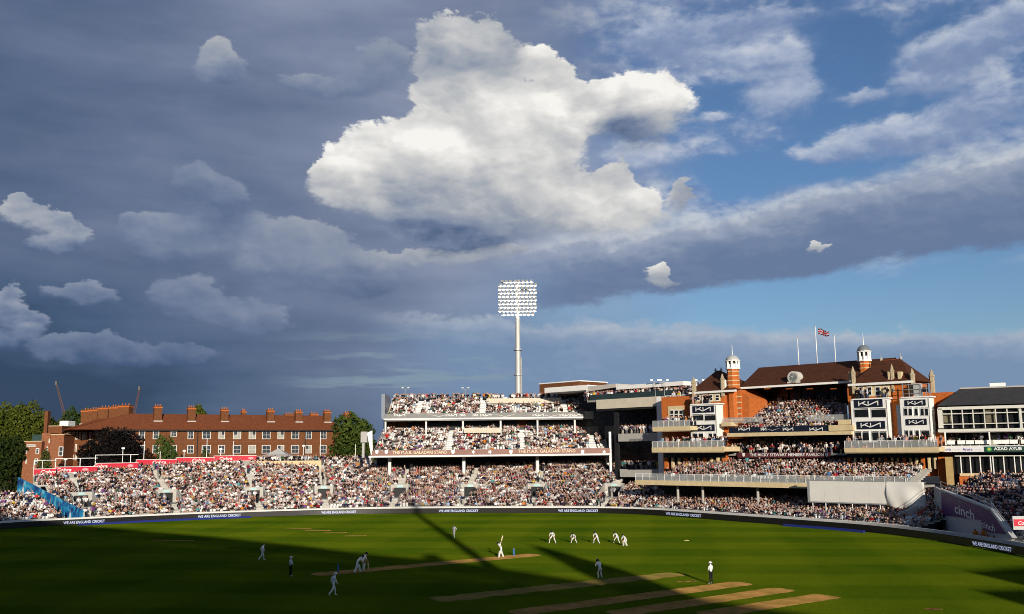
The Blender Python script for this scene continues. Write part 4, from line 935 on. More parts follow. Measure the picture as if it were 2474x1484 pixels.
rows = 12; mb = MB(); zU = n2_ - .95
for r in range(rows):
    w = 7.0 + r * .80; z = zU + r * .42; a = FP.tz(1775 + 5.5 * r, 1010, w)[0]; c_ = FP.tz(2042, 1010, w)[0]
    FP.lbox(mb, a, c_, w, w + .80, z - .44, z)
    pts = [FP.p(a + .2 + q, w + .5, 0)[:2] for q in np.arange(0, c_ - a - .3, 1.0)]
    seat_row('pav2', pts, [FP.n] * len(pts), z, .90, .01, None, k=10, r=r)
mb.build('terrace', CONC, PAV)
for x0, x1, y0, y1, w in ((1746, 1842, 1008, 1021, 7.6), (1949, 2056, 1002, 1017, 8.4)): pbox('glass_balustrade', GLASSP, x0, y0, x1, y1, w, .06)
pbox('side_ledge', CREAM, 1742, 1020, 1764, 1030, 6.6, 3); pbox('side_ledge', CREAM, 2024, 1014, 2054, 1026, 7.0, 2)
pbox('gallery_glazing', DARK, 1776, 926, 2056, 985, 17.2, .3)
for x in (1812, 1838, 1868, 1900, 1930, 1962, 1996, 2028): pbox('gallery_post', mat('brown timber', (.10, .06, .035), .7), x, 934, x + 2.5, 970, 16.8, .25)
for x, c in ((1852, 1), (1905, 0), (1955, 0), (2012, 1)): pbox('heater', emis('glowing heater', (1, .25, .05), .25, (.3, .05, .02)), x - 7, 938, x + 7, 940.5, 14.5, .25)
# main roof (hipped at the left) with gutter and clock
E0, E1 = FP.tz(1784, 935.6, 10.5), FP.tz(2062, 922, 10.5); zE = (E0[1] + E1[1]) / 2; R0, R1 = FP.tz(1833, 887.5, 17.5), FP.tz(2080, 871, 17.5); zR = (R0[1] + R1[1]) / 2
mb = MB(); e0, e1 = E0[0], E1[0] + 4; p = FP.p
for q in ([p(e0, 10.5, zE), p(e1, 10.5, zE), p(e1, 17.5, zR), p(R0[0], 17.5, zR)], [p(e1, 24.5, zE), p(e0, 24.5, zE), p(R0[0], 17.5, zR), p(e1, 17.5, zR)], [p(e0, 24.5, zE), p(e0, 10.5, zE), p(R0[0], 17.5, zR)], [p(e0, 10.5, zE), p(e0, 24.5, zE), p(e1, 24.5, zE), p(e1, 10.5, zE)]): mb.poly(q)
mb.build('main_roof', TILED, PAV)
FP.lbox(MB(), e0 - .1, e1, 10.2, 10.48, zE - .28, zE + .05).build('gutter', WHITE, PAV)
tc_, zc_ = FP.tz(1918, 914, 11.4)
ck = empty('clock', (0, 0, 0)); ck.parent = PAV; ck.location = (0, 0, 0)
ck = FP.lbox(MB(), tc_ - 1.1, tc_ + 1.1, 11.0, 12.6, zc_ - .95, zc_ - .55).build('clock_housing', mat('weathered white stone', (.55, .53, .47), .8), PAV)
bpy.data.objects.remove(bpy.data.objects['clock'])
mb = MB()
for w_ in (11.0, 12.6): mb.poly([FP.p(tc_ + 1.0 * math.cos(k * math.pi / 10), w_, zc_ + .15 + 1.0 * math.sin(k * math.pi / 10)) for k in range(20)])
for k in range(20):
    A, B = k * math.pi / 10, (k + 1) * math.pi / 10; mb.poly([FP.p(tc_ + math.cos(A), 11.0, zc_ + .15 + math.sin(A)), FP.p(tc_ + math.cos(B), 11.0, zc_ + .15 + math.sin(B)), FP.p(tc_ + math.cos(B), 12.6, zc_ + .15 + math.sin(B)), FP.p(tc_ + math.cos(A), 12.6, zc_ + .15 + math.sin(A))])
mb.build('clock_drum', MATS['weathered white stone'], ck)
mb = MB(); mb.poly([FP.p(tc_ + .74 * math.cos(k * math.pi / 10), 10.985, zc_ + .15 + .74 * math.sin(k * math.pi / 10)) for k in range(20)]); mb.build('clock_face', mat('grey clock dial', (.16, .17, .17), .4), ck)
mb = MB(); strokes(mb, [((0, 0), (.1, .55)), ((0, 0), (-.35, .2))], FP.p(tc_, 10.975, zc_ + .15), FP.u, 1, 1, .08); mb.build('clock_hands', LETW, ck)
for k in range(12): A = k * math.pi / 6; mb = MB(); strokes(mb, [((math.cos(A) * .58, math.sin(A) * .58), (math.cos(A) * .68, math.sin(A) * .68))], FP.p(tc_, 10.978, zc_ + .15), FP.u, 1, 1, .06); mb.build('hour_mark', LETW, ck)
# wings: brick bodies
pbox('wing_wall', BRICKO, 1668, 943, 1752, 1150, 8.5, 10)
pbox('wing_wall', BRICKO, 2052, 923, 2203, 1150, 8.5, 7.4); pbox('wing_wall', BRICKO, 2203.5, 960, 2250, 1150, 8.5, 2.5)
pbox('wing_wall', BRICKO, 1600, 958, 1667.5, 1150, 8.6, 6)
pbox('side_annex', BRICKO, 2244, 948, 2306, 1150, 11.5, 2); pbox('annex_band', CREAM, 2262, 962, 2300, 974, 11.9, .1)
# stair tower with its turret and cupolas
def turret(x, w, yb, y0, yc, yd, ys, rx, dome):
    c = FP.P(x, (y0 + yc) / 2, w); zz = lambda y: FP.tz(x, y, w)[1]; r = abs(FP.tz(x + rx, y0, w)[0] - FP.tz(x, y0, w)[0])
    tw = empty('cupola_tower', c); bpy.data.objects.remove(tw)
    o = MB().lathe(c, [(r * .92, zz(yb)), (r * .92, zz(y0))], 8).build('cupola_tower', BRICKO, PAV)
    for k in range(4): y = y0 + 6 + k * 11; MB().lathe(c, [(r * .95, zz(y + 2)), (r * .95, zz(y))], 8).build('stone_band', CREAM, o)
    MB().lathe(c, [(r * 1.12, zz(y0 + 1.5)), (r * 1.12, zz(y0 - 2))], 8).build('cornice', WHITE, o)
    for k in range(8):
        t_ = 2 * math.pi * (k + .5) / 8; q = (c[0] + r * .9 * math.cos(t_), c[1] + r * .9 * math.sin(t_)); MB().tube((*q, zz(y0 - 2)), (*q, zz(yc)), r * .17, n=6).build('lantern_post', WHITE, o)
    MB().lathe(c, [(r * .86, zz(y0 - 2)), (r * .86, zz(y0 - 11))], 8).build('lantern_base', WHITE, o)
    MB().lathe(c, [(r * .6, zz(y0 - 11)), (r * .6, zz(yc))], 8).build('lantern_core', mat('dark louvre', (.06, .06, .06), .7), o)
    MB().lathe(c, [(r * 1.15, zz(yc + 1)), (r * 1.15, zz(yc - 1.5))], 12).build('lantern_cornice', WHITE, o)
    zd0, zd1 = zz(yc - 1.5), zz(yd); MB().lathe(c, [(r * 1.02 * math.cos(a) + .03, zd0 + (zd1 - zd0) * math.sin(a)) for a in np.linspace(0, 1.5, 8)], 12).build('dome', dome, o, True)
    MB().tube((c[0], c[1], zd1 - .1), (c[0], c[1], zz(ys)), .09, .03, 6).build('spire', WHITE, o)
    return o
turret(1769.5, 9.5, 1010, 891, 872, 858, 833, 14, mat('pale weathered lead', (.42, .43, .42), .5, .2, 3))
turret(2087, 14.0, 935, 872, 850, 833.5, 805, 14.5, mat('dark weathered lead', (.17, .19, .20), .45, .3, 3))
pbox('stair_tower', BRICKO, 1745, 943, 1790, 1060, 9.0, 6)
for k in range(5): pbox('stone_band', CREAM, 1766, 957 + k * 14, 1790.5, 960 + k * 14, 8.93, .06)
mb = MB(); A = [FP.P(1790, 945, 9.4), FP.P(1810, 962, 9.4), FP.P(1810, 1010, 9.4), FP.P(1790, 1010, 9.4)]; n3 = np.array([*FP.n, 0]) * 6
mb.hexa([A[3], A[2], A[2] + n3, A[3] + n3, A[0], A[1], A[1] + n3, A[0] + n3]); mb.build('raked_wall', BRICKO, PAV)
# wing roofs (pyramid-hipped)
def hip(xa, xb, y, ya, yb_, w0, w1, ra, rb):
    a, c_ = FP.tz(xa, y, w0)[0], FP.tz(xb, y, w0)[0]; z = FP.tz((xa + xb) / 2, y, w0)[1]; wm = (w0 + w1) / 2
    r0, r1 = FP.tz(ra, ya, wm)[0], FP.tz(rb, yb_, wm)[0]; zr = FP.tz((ra + rb) / 2, (ya + yb_) / 2, wm)[1]; mb = MB(); p = FP.p
    mb.poly([p(a, w0, z), p(c_, w0, z), p(r1, wm, zr), p(r0, wm, zr)]); mb.poly([p(c_, w1, z), p(a, w1, z), p(r0, wm, zr), p(r1, wm, zr)]); mb.poly([p(a, w1, z), p(a, w0, z), p(r0, wm, zr)]); mb.poly([p(c_, w0, z), p(c_, w1, z), p(r1, wm, zr)])
    mb.poly([p(a, w0, z), p(a, w1, z), p(c_, w1, z), p(c_, w0, z)]); o = mb.build('wing_roof', TILED, PAV)
    FP.lbox(MB(), a, c_, w0 - .15, w0 + .1, z - .35, z - .003).build('eaves', WHITE, o); 
    mb = MB(); mb.tube(p(r0, wm, zr), p(r1, wm, zr), .12, n=5); mb.build('ridge_tiles', TILER, o)
    for r_ in (r0, r1): MB().lathe(p(r_, wm, 0), [(.18, zr), (.22, zr + .25), (.05, zr + .6), (.02, zr + 1.0)], 6).build('finial', GREYL, o)
    return o
hip(1664, 1778, 944.5, 897, 897, 8.0, 19, 1728, 1742); hip(2048, 2206, 923.5, 868, 872, 8.0, 16, 2128, 2176)
# stone finials and chimney stacks on the eaves
def pinnacle(x, yb, yt, w, rx):
    c = FP.P(x, yb, w); zb, zt = c[2], FP.tz(x, yt, w)[1]; h = zt - zb; r = rx / F * c[1]
    o = MB().lathe(c, [(r, zb - 2.0), (r, zb + h * .45), (r * 1.2, zb + h * .5), (r * 1.2, zb + h * .56), (r * .85, zb + h * .6), (r * .5, zb + h * .85), (r * .12, zt)], 6).build('pinnacle', mat('weathered stone', (.40, .33, .22), .9, .2, 3), PAV)
for x, yb, yt, w, rx in ((1676, 940, 911, 8.2, 6), (2061, 921, 885, 8.2, 5.5), (2155, 915, 880, 8.6, 5), (2204, 922, 890, 8.2, 6), (2251, 926, 892, 15.4, 6), (1745, 930, 903, 8.4, 5)): pinnacle(x, yb, yt, w, rx)
for x in (2050, 2144, 2168): pbox('chimney_stack', CREAM, x, 898, x + 8, 919, 8.4, .9)
pbox('dormer', WHITE, 1739, 918, 1751, 938, 8.6, 2)
# windows with cream surrounds under the eaves
def arched_windows(x0, x1, y0, y1, n_, w):
    pbox('window_surround', CREAM, x0, y0, x1, y1, w - .08, .2)
    dx_ = (x1 - x0) / n_
    for k in range(n_):
        a = x0 + dx_ * (k + .2); c_ = x0 + dx_ * (k + .8); wd = pbox('window', WHITE, a, y0 + 4, c_, y1 - 2, w - .14, .05)
        pbox('pane', DARK, a + dx_ * .07, y0 + 6, c_ - dx_ * .07, (y0 + y1) / 2, w - .17, .025, wd); pbox('pane', DARK, a + dx_ * .07, (y0 + y1) / 2 + 1.5, c_ - dx_ * .07, y1 - 4, w - .17, .025, wd)
arched_windows(1678, 1740, 949, 971, 4, 8.5); arched_windows(2069, 2150, 930, 958, 4, 8.5)
# open balconies of the annex on the left
pbox('window_surround', CREAM, 1613, 981, 1652, 1012, 8.5, .2)
for x in (1618, 1629, 1640): wd = pbox('window', WHITE, x, 990, x + 9, 1011, 8.4, .08); pbox('pane', DARK, x + 1, 992, x + 8, 1000, 8.36, .03, wd); pbox('pane', DARK, x + 1, 1002, x + 8, 1010, 8.36, .03, wd)
def ledge(x0, x1, y0, y1, w, n_, dp=4.5, rl=9.5):
    a, c_, z1, z2 = FP.rect(x0, y0, x1, y1, w); o = FP.lbox(MB(), a, c_, w, w + dp, z1, z2).build('side_balcony', CREAM, PAV)
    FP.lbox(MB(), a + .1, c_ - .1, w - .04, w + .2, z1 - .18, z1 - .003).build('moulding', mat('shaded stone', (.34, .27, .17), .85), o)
    FP.lbox(MB(), a + .1, c_ - .1, w + .05, w + .1, z2 + .003, z2 + .95).build('balustrade', GLASSP, o)
    mb = MB()
    for t_ in np.arange(a + .1, c_, 1.1): mb.tube(FP.p(t_, w + .03, z2), FP.p(t_, w + .03, z2 + 1.02), .03, n=5)
    mb.tube(FP.p(a + .1, w + .03, z2 + 1.02), FP.p(c_ - .1, w + .03, z2 + 1.02), .035, n=5); r_ = mb.build('railing', WHITE, o); r_['kind'] = 'stuff'
    for k in range(n_): q = FP.p(random.uniform(a + .3, c_ - .3), w + random.uniform(.5, min(3, dp - .3)), 0); PEOPLE.append((q[0], q[1], z2, 2.4 + random.gauss(0, .5), 4, 'ledge'))
    return o
ledge(1575.6, 1667, 1030.5, 1040.4, 4.0, 26); ledge(1574, 1748.7, 1080.5, 1091.5, 3.6, 40, 5); ledge(2038.6, 2268, 1081.5, 1092, 3.6, 30, 5)
ledge(1606, 1668, 968.5, 972, 8.8, 24, 3); 
# arcades below the side balconies
for (x0, x1) in ((1604, 1752), (2046, 2262)):
    pbox('arcade_glazing_shade', DARK, x0, 1092, x1, 1133, 8.3, .15)  # dark backing stands in for the shade between the columns
    n_ = int((x1 - x0) / 15)
    for k in range(n_ + 1): x = x0 + 4 + (x1 - x0 - 8) * k / n_; pbox('arcade_column', CREAM if k % 3 else BRICKO, x - 2.2 - (k % 3 == 0) * 1.5, 1106, x + 2.2 + (k % 3 == 0) * 1.5, 1133, 7.6, .5)
# white glazed bay blocks with emblem panels
def bay(x0, y0, x1, y1, dpt, panels, wins, side):
    w = 8.48 - dpt; xs = x1 - 1.2
    o = pbox('glazed_bay', WHITE, x0, y0, x1, y1, w, dpt)
    FP.box(MB(), xs - .6, y0 + 1, xs + .6, y1 - .5, w - .08, .075).build('corner_trim', GREYL, o); FP.box(MB(), x0 - 1, y0 - 3, x1 + 1, y0 - .1, w - .15, dpt + .1).build('bay_cornice', WHITE, o)
    for (a, b_, c_, d_) in panels:
        pn = pbox('emblem_panel', NAVY, a, b_, c_, d_, w - .12, .11, o); t_a, t_b, z1, z2 = FP.rect(a, b_, c_, d_, w - .13); wd = (t_b - t_a) * .68; h = (z2 - z1) * .52
        mb = MB(); strokes(mb, KIA, FP.p((t_a + t_b) / 2 - wd / 2, w - .132, (z1 + z2) / 2 - h / 2), FP.u, wd, h, h * .25); mb.build('emblem', LETW, pn)
    for (a, b_, c_, d_, n_) in wins:
        for k in range(n_):
            u0 = a + (c_ - a) * k / n_ + .8; u1 = a + (c_ - a) * (k + 1) / n_ - .8; wn = pbox('window', WHITE, u0, b_, u1, d_, w - .09, .085, o); pbox('pane', DARK, u0 + .9, b_ + 3.5, u1 - .9, d_ - 1, w - .11, .015, wn)
            pbox('vent', mat('grey louvre', (.14, .14, .14), .7), u0 + .9, b_ + .6, u1 - .9, b_ + 2.4, w - .105, .012, wn)
    return o
bay(1667.5, 978, 1731, 1068, 2.15, [(1672.5, 980.5, 1723.5, 997), (1675, 1026, 1725.3, 1042)], [(1671, 1000, 1730, 1017, 2), (1672, 1045, 1700, 1064, 2), (1711, 1045, 1732, 1064, 2)], .78)
bay(2057, 965, 2145, 1069, 1.4, [(2063, 965.5, 2131, 984), (2069, 1018, 2137, 1036.5)], [(2062, 986, 2099, 1009, 1), (2103, 986, 2141, 1009, 1), (2064, 1041, 2100, 1067, 2), (2105, 1041, 2143, 1067, 2)], .89)
bay(2176, 961, 2247, 1068, 1.8, [(2185, 966, 2235, 980.5), (2188, 1012, 2237.7, 1027)], [(2182, 984, 2204, 1005, 2), (2208, 984, 2218, 1005, 1), (2222, 984, 2243, 1005, 2), (2185, 1038, 2206, 1064, 2), (2210, 1038, 2221, 1064, 1), (2224, 1038, 2247, 1064, 1)], .86)
pbox('bay_annex', WHITE, 2167, 978, 2175, 1068, 7.4, 1.0)
for k in range(11): q = FP.p(FP.tz(random.uniform(1672, 1728), 974, 7)[0], random.uniform(6.6, 8.0), 0); PEOPLE.append((q[0], q[1], FP.rect(1667.5, 978, 1731, 1068, 6.33)[3], 2.4 + random.gauss(0, .4), 4, 'ledge'))
for k in range(10): q = FP.p(FP.tz(random.uniform(2062, 2142), 964, 7.6)[0], random.uniform(7.3, 8.1), 0); PEOPLE.append((q[0], q[1], FP.rect(2057, 965, 2145, 1069, 7.08)[3], 2.4 + random.gauss(0, .4), 4, 'ledge'))
# broadcast scaffold on the right-hand bay
sc_ = pbox('broadcast_box', mat('grey canvas', (.42, .42, .41), .7), 2206, 926, 2220, 958, 6.9, 1.3)
for x in (2181, 2196, 2224, 2238, 2247): pbox('scaffold_pole', STEEL, x - 2, 927, x - .6, 960, 6.8, .12)
for y in (928, 940, 950): pbox('scaffold_rail', STEEL, 2179, y, 2246, y + 1.2, 6.72, .07)
pbox('monitor', BLACK, 2227, 936, 2240, 947, 6.9, .3)
# flagpoles and flag
for x, yb, yt in ((1929.5, 884, 819.7), (1974, 880, 789.7), (2018.5, 877, 812)):
    b_, t_ = FP.P(x, yb, 17.5), FP.P(x, yt, 17.5); fp = empty('flagpole', b_, {1929.5: 'left bare white flagpole on the pavilion ridge', 1974: 'tall white flagpole with a flag on the pavilion ridge', 2018.5: 'right bare white flagpole on the pavilion ridge'}[x], 'flagpole', 'flagpoles on the pavilion roof')
    MB().tube((b_[0], b_[1], b_[2] - .5), (b_[0], b_[1], t_[2]), .10, .05, 8).build('shaft', WHITE, fp, True); MB().lathe(b_, [(.02, t_[2]), (.13, t_[2] + .1), (.02, t_[2] + .22)], 8).build('ball_finial', LETG, fp)
top = np.array(FP.P(1974, 793, 17.5)); fu = np.array([*FP.u, 0]); fl = empty('flag', top, 'red, white and blue union flag blowing on the tall pavilion flagpole', 'flag')
def flagpt(s, t_): return top + fu * (.1 + s * 1.95) + np.array([*FP.n, 0]) * (.22 * math.sin(s * 6) * s) + np.array([0, 0, -.75 * s - t_ * (1.15 - .25 * s) + .08 * math.sin(s * 7)])
def flagband(name, quads, m, lift):
    mb = MB()
    for (s0, t0_, s1, t1_, s2, t2_, s3, t3_) in quads:
        N_ = 8
        for k in range(N_):
            f0, f1 = k / N_, (k + 1) / N_; L_ = lambda a, b_, f: a + (b_ - a) * f
            q = [flagpt(L_(s0, s1, f0), L_(t0_, t1_, f0)), flagpt(L_(s0, s1, f1), L_(t0_, t1_, f1)), flagpt(L_(s3, s2, f1), L_(t3_, t2_, f1)), flagpt(L_(s3, s2, f0), L_(t3_, t2_, f0))]
            mb.poly([p_ - np.array([*FP.n, 0]) * lift for p_ in q])
    mb.build(name, m, fl)
flagband('blue_field', [(0, 0, 1, 0, 1, 1, 0, 1)], mat('flag blue', (.010, .018, .10), .7), 0)
flagband('white_saltire', [(0, 0, .88, 1, 1, 1, .12, 0), (.88, 0, 0, 1, .12, 1, 1, 0)], LETW, .006)
flagband('red_saltire', [(.04, 0, .92, 1, .97, 1, .09, 0), (.91, 0, .03, 1, .08, 1, .96, 0)], REDB, .012)
flagband('white_cross', [(.40, 0, .60, 0, .60, 1, .40, 1), (0, .34, 1, .34, 1, .66, 0, .66)], LETW, .018)
flagband('red_cross', [(.44, 0, .56, 0, .56, 1, .44, 1), (0, .40, 1, .40, 1, .60, 0, .60)], REDB, .024)

# ================================================================ sight screen below the balcony
SS = empty('sight_screen', (*FP.p(FP.tz(2040, 1230, -3.2)[0], -3.2, 0)[:2], 0), 'long white sight screen of panels on steel legs, right of the balcony', 'sight screen')
SCR = mat('off-white canvas', (.66, .645, .60), .85, .05, .6)
ta, tb_, z1, z2 = FP.rect(1956, 1163, 2138, 1214, -3.2); n_ = 5
for k in range(n_): a = ta + (tb_ - ta) * k / n_; FP.lbox(MB(), a + .008, a + (tb_ - ta) / n_ - .008, -3.2, -3.05, z1, z2).build('panel', SCR, SS)
FP.lbox(MB(), ta - .35, ta - .02, -3.3, -2.6, z1 - .15, z2 + .15).build('edge_frame', STEEL, SS); FP.lbox(MB(), ta, tb_, -3.25, -2.95, z1 - .16, z1 - .005).build('bottom_rail', STEEL, SS); FP.lbox(MB(), ta, tb_, -3.25, -2.95, z2 + .005, z2 + .12).build('top_rail', STEEL, SS)
for k in range(6): t_ = ta + (tb_ - ta) * (k + .15) / 5.6; MB().tube(FP.p(t_, -3.1, 0), FP.p(t_, -3.1, z1 - .16), .07, n=6).build('leg', WHITE, SS)
# loose canvas sheet sagging over the right end, folded
tcv = FP.tz(2232, 1190, -3.2)[0]; nx, nz = 18, 12; vv = []
for j in range(nz + 1):
    for i_ in range(nx + 1):
        s, h = i_ / nx, j / nz; zb = z1 - .55 * math.sin(s * 2.6) - .25; z = zb + (z2 + .05 - zb) * h
        vv.append(FP.p(tb_ + (tcv - tb_) * s, -3.05 - .55 * math.sin(s * 3.1) * math.sin((1 - h) * 2.4) - .28 * math.sin(s * 9 + h * 4) * (1 - h) + .15 * math.cos(h * 5 + s * 5), z))
mb = MB(); mb.v = [tuple(q) for q in vv]; mb.f = [(j * (nx + 1) + i_, j * (nx + 1) + i_ + 1, (j + 1) * (nx + 1) + i_ + 1, (j + 1) * (nx + 1) + i_) for j in range(nz) for i_ in range(nx)]
o = mb.build('loose_sheet', SCR, SS, True); so = o.modifiers.new('t', 'SOLIDIFY'); so.thickness = .04
for t_ in (tb_ + .5, (tb_ + tcv) / 2, tcv - .3): MB().tube(FP.p(t_, -2.4, 0), FP.p(t_, -2.4, z2), .07, n=6).build('leg', STEEL, SS)
FP.lbox(MB(), tb_, tcv, -2.45, -2.35, z2 - .12, z2).build('back_rail', STEEL, SS)

# ================================================================ glazed building on the right edge
FR = Frame(AT(2270, 1085, 138)[:2], (.866, -.5)); RB = empty('glazed_building', (*FR.P(2380, 1085)[:2], 0), 'cream and white glazed hospitality building with dark slate roof at the right edge', 'building')
def rbox(name, m, x0, y0, x1, y1, w, depth, par=None): return FR.box(MB(), x0, y0, x1, y1, w, depth).build(name, m, par or RB)
XR = 2560
A = [FR.P(2262, 979.5, -.4), FR.P(XR, 973.5, -.4)]; zE2 = (A[0][2] + A[1][2]) / 2; ta, tb_ = FR.tz(2262, 979.5, -.4)[0], FR.tz(XR, 974, -.4)[0]; r0, zr = FR.tz(2318, 939.5, 5.5)
mb = MB(); p = FR.p; mb.poly([p(ta, -.4, zE2), p(tb_, -.4, zE2), p(tb_, 5.5, zr), p(r0, 5.5, zr)]); mb.poly([p(ta, 11, zE2), p(ta, -.4, zE2), p(r0, 5.5, zr)]); mb.poly([p(tb_, 11, zE2), p(ta, 11, zE2), p(r0, 5.5, zr), p(tb_, 5.5, zr)]); mb.poly([p(ta, -.4, zE2), p(ta, 11, zE2), p(tb_, 11, zE2), p(tb_, -.4, zE2)])
mb.build('roof', SLATE, RB); FR.lbox(MB(), r0, tb_, 5.3, 5.7, zr - .05, zr + .15).build('ridge_cap', GREYL, RB); FR.lbox(MB(), FR.tz(2390, 938, 5.5)[0], FR.tz(2428, 936, 5.5)[0], 6.2, 7.5, zr - .2, zr + .7).build('roof_plant', WHITE, RB)
OFFW = mat('off-white frame', (.62, .61, .55), .6, .08)
rbox('box_frame', OFFW, 2265, 979.8, XR, 987, -.3, 3); rbox('box_frame', OFFW, 2265, 1035, XR, 1042, -.3, 3); rbox('box_frame', OFFW, 2265, 987.1, 2276, 1034.9, -.3, 3)
rbox('box_frame', OFFW, 2462, 987.1, 2468, 1034.9, -.3, 3)
rbox('box_glazing', DARK, 2276, 987, XR, 1035, .6, .2)
for k, x in enumerate((2299, 2325, 2350.5, 2378, 2405.5, 2433.5, 2461, 2490)): rbox('mullion', OFFW, x - 1.3, 987.2, x + 1.3, 1034.8, -.15, .2)
for y in (997, 1022.5): rbox('transom', OFFW, 2276.2, y - 1.1, XR, y + 1.1, -.12, .14)
rbox('pale_blind', mat('dim interior', (.16, .145, .10), .9, .5, 3), 2277, 998, 2298, 1021, .5, .06); rbox('pale_blind', MATS['dim interior'], 2380, 988, 2404, 1021, .5, .06)
# open gallery
rbox('gallery_floor', OFFW, 2268, 1076, XR, 1078.5, -1.2, 6); rbox('gallery_back', DARK, 2280, 1042, XR, 1076, 4.2, .2); rbox('gallery_ceiling', CONCD, 2268, 1042.2, XR, 1044, -.2, 4.3)
for x in (2283, 2390, 2490): rbox('post', WHITE, x - 1.6, 1044.2, x + 1.6, 1075.8, -.9, .3)
for x in (2310, 2333, 2357, 2367, 2416, 2424, 2443, 2461): rbox('mullion', GREYL, x - .8, 1050, x + .8, 1075.8, 3.2, .12)
rbox('side_screen', mat('pale interior wall', (.45, .44, .36), .8), 2291, 1056, 2308, 1076, 3.0, .2); rbox('side_screen', MATS['pale interior wall'], 2392, 1050, 2410, 1076, 3.4, .2)
zg = FR.rect(2268, 1076, XR, 1078.5, -1.2)[3]
for k in range(9):
    x = 2298 + k * 22 + random.uniform(-3, 3); t_ = FR.tz(x, 1076, .5)[0]; tb2 = FR.lbox(MB(), t_ - .55, t_ + .55, .1, 1.0, zg + .7, zg + .75).build('table', WHITE, RB); FR.lbox(MB(), t_ - .05, t_ + .05, .5, .6, zg, zg + .7).build('leg', WHITE, tb2); FR.lbox(MB(), t_ - .5, t_ + .5, -.02, .08, zg + .2, zg + .69).build('cloth', WHITE, tb2)
for k in range(12): q = FR.p(FR.tz(random.uniform(2295, 2470), 1076, 1)[0], random.uniform(1.2, 2.6), 0); PEOPLE.append((q[0], q[1], zg, random.uniform(0, 6.3), 4, 'gallery'))
# sign band
wb = rbox('sign_board', mat('white sign', (.70, .69, .70), .5, .04), 2269, 1079, 2376, 1092, -1.35, .14); gbd = rbox('sign_board', mat('dark green sign', (.008, .045, .030), .5, .08), 2376.4, 1079, XR, 1092, -1.35, .14)
LETB = mat('violet lettering', (.10, .08, .33), .6)
for x in (2272.5, 2324.5):
    a, c_, z1, z2 = FR.rect(x, 1081, x + 24, 1090, -1.37); lettering('lettering', 'Arora', FR.p(a, -1.37, z1 + .05), FR.u, c_ - a, (z2 - z1) * .8, LETB, wb, .02); a, c_, z1, z2 = FR.rect(x + 27, 1085.5, x + 46, 1088, -1.37); FR.lbox(MB(), a, c_, -1.37, -1.352, z1 + .05, z2 - .04).build('small_print', mat('grey lettering', (.45, .45, .47), .6), wb)
a, c_, z1, z2 = FR.rect(2400, 1080.5, 2468, 1087.5, -1.37); lettering('lettering', 'AZAD AYUB', FR.p(a, -1.37, z1), FR.u, c_ - a, z2 - z1, LETW, gbd, .03)
a, c_, z1, z2 = FR.rect(2409, 1088.6, 2462, 1090.4, -1.37); FR.lbox(MB(), a, c_, -1.37, -1.352, z1 + .02, z2 - .02).build('small_print', mat('dim grey lettering', (.16, .20, .18), .6), gbd)
t_, z = FR.tz(2389, 1085.3, -1.37); mb = MB(); mb.poly([FR.p(t_ + .33 * math.cos(k * .785), -1.37, z + .33 * math.sin(k * .785)) for k in range(8)]); o = mb.build('emblem', mat('emblem green', (.05, .30, .08), .6), gbd); mb = MB(); mb.poly([FR.p(t_ + .2 * math.cos(k * math.pi / 5) * (1 if k % 2 else .5), -1.375, z + .2 * math.sin(k * math.pi / 5) * (1 if k % 2 else .5)) for k in range(10)]); mb.build('emblem_star', mat('emblem yellow', (.7, .5, .06), .6), o)
# lower glazed storey
rbox('lower_glazing', DARK, 2300, 1092.5, XR, 1146, .9, .2); rbox('lower_beam', OFFW, 2306, 1100, XR, 1102.5, -.1, .4); rbox('sill', CREAM, 2318, 1144, XR, 1151, -.25, 1.4); rbox('plinth', BRICKO, 2318, 1151.3, XR, 1185, -.1, 1.2)
for x in (2321, 2344, 2368, 2393, 2399, 2425, 2451, 2466): rbox('mullion', WHITE, x - 1.2, 1102.7, x + 1.2, 1143.8, -.1, .18)
rbox('brick_column', mat('buff brick', (.42, .30, .13), .85, .15, 2), 2284.5, 1104, 2301, 1172, -.8, 1.1); rbox('dark_recess', BLACK, 2301.2, 1104, 2318, 1175, 1.0, .2)
rbox('brick_pier', BRICKO, 2262, 1042.5, 2283, 1078.5, 1.5, 1); rbox('brick_pier', BRICKO, 2268, 1104, 2283.5, 1175, 1.0, 1.0)

# ================================================================ shaded side stand with the purple banner
FS_P2, FS_P1 = AT(2432, 1290, 103), AT(2271, 1186, 127)
ds = (FS_P1 - FS_P2)[:2]; Ls = np.linalg.norm(ds); us = -ds / Ls
FSf = Frame(FS_P2[:2], us)                            # wall faces the camera; t grows to the right / nearer
SIDEST = empty('side_stand', (FS_P2[0] + 4, FS_P2[1], 0), 'shaded terrace of spectators at the right edge behind the purple banner wall', 'stand')
eS, nS = np.array([-.26, .966]), np.array([.966, .26])  # along the rows / outwards
rise_s, dep_s = .30, .85
def side_ok(p, r): s = np.dot(p - FS_P2[:2], nS); return np.dot(p - FS_P2[:2], eS) < 2.25 * min(max(s, 0), 10.5) - .8
sP1 = np.dot(FS_P1[:2] - FS_P2[:2], nS); RAT = np.dot(FS_P1[:2] - FS_P2[:2], eS) / sP1
mb = MB(); sst = MB()
for r in range(19):
    s0 = r * dep_s; z = 1.1 + r * rise_s; tmax = RAT * min(s0, sP1) - .35; o_ = FS_P2[:2] + nS * s0
    mb.obox(o_, eS, nS, -40, tmax, 0, dep_s, 0 if r == 0 else z - rise_s - .05, z)
    for (a, c_) in ((-40, -5.2), (-3.4, tmax - .7)):
        if r < 4 and a > -10: pass
        if c_ - a > 2: pts = [o_ + eS * q + nS * .5 for q in np.arange(a + .2, c_, 1.0)]; seat_row('side', pts, [nS] * len(pts), z, .68, .02, None, k=12, r=r)
    sst.obox(o_, eS, nS, -4.9, -3.7, .02, .45, z + .003, z + rise_s * .5)
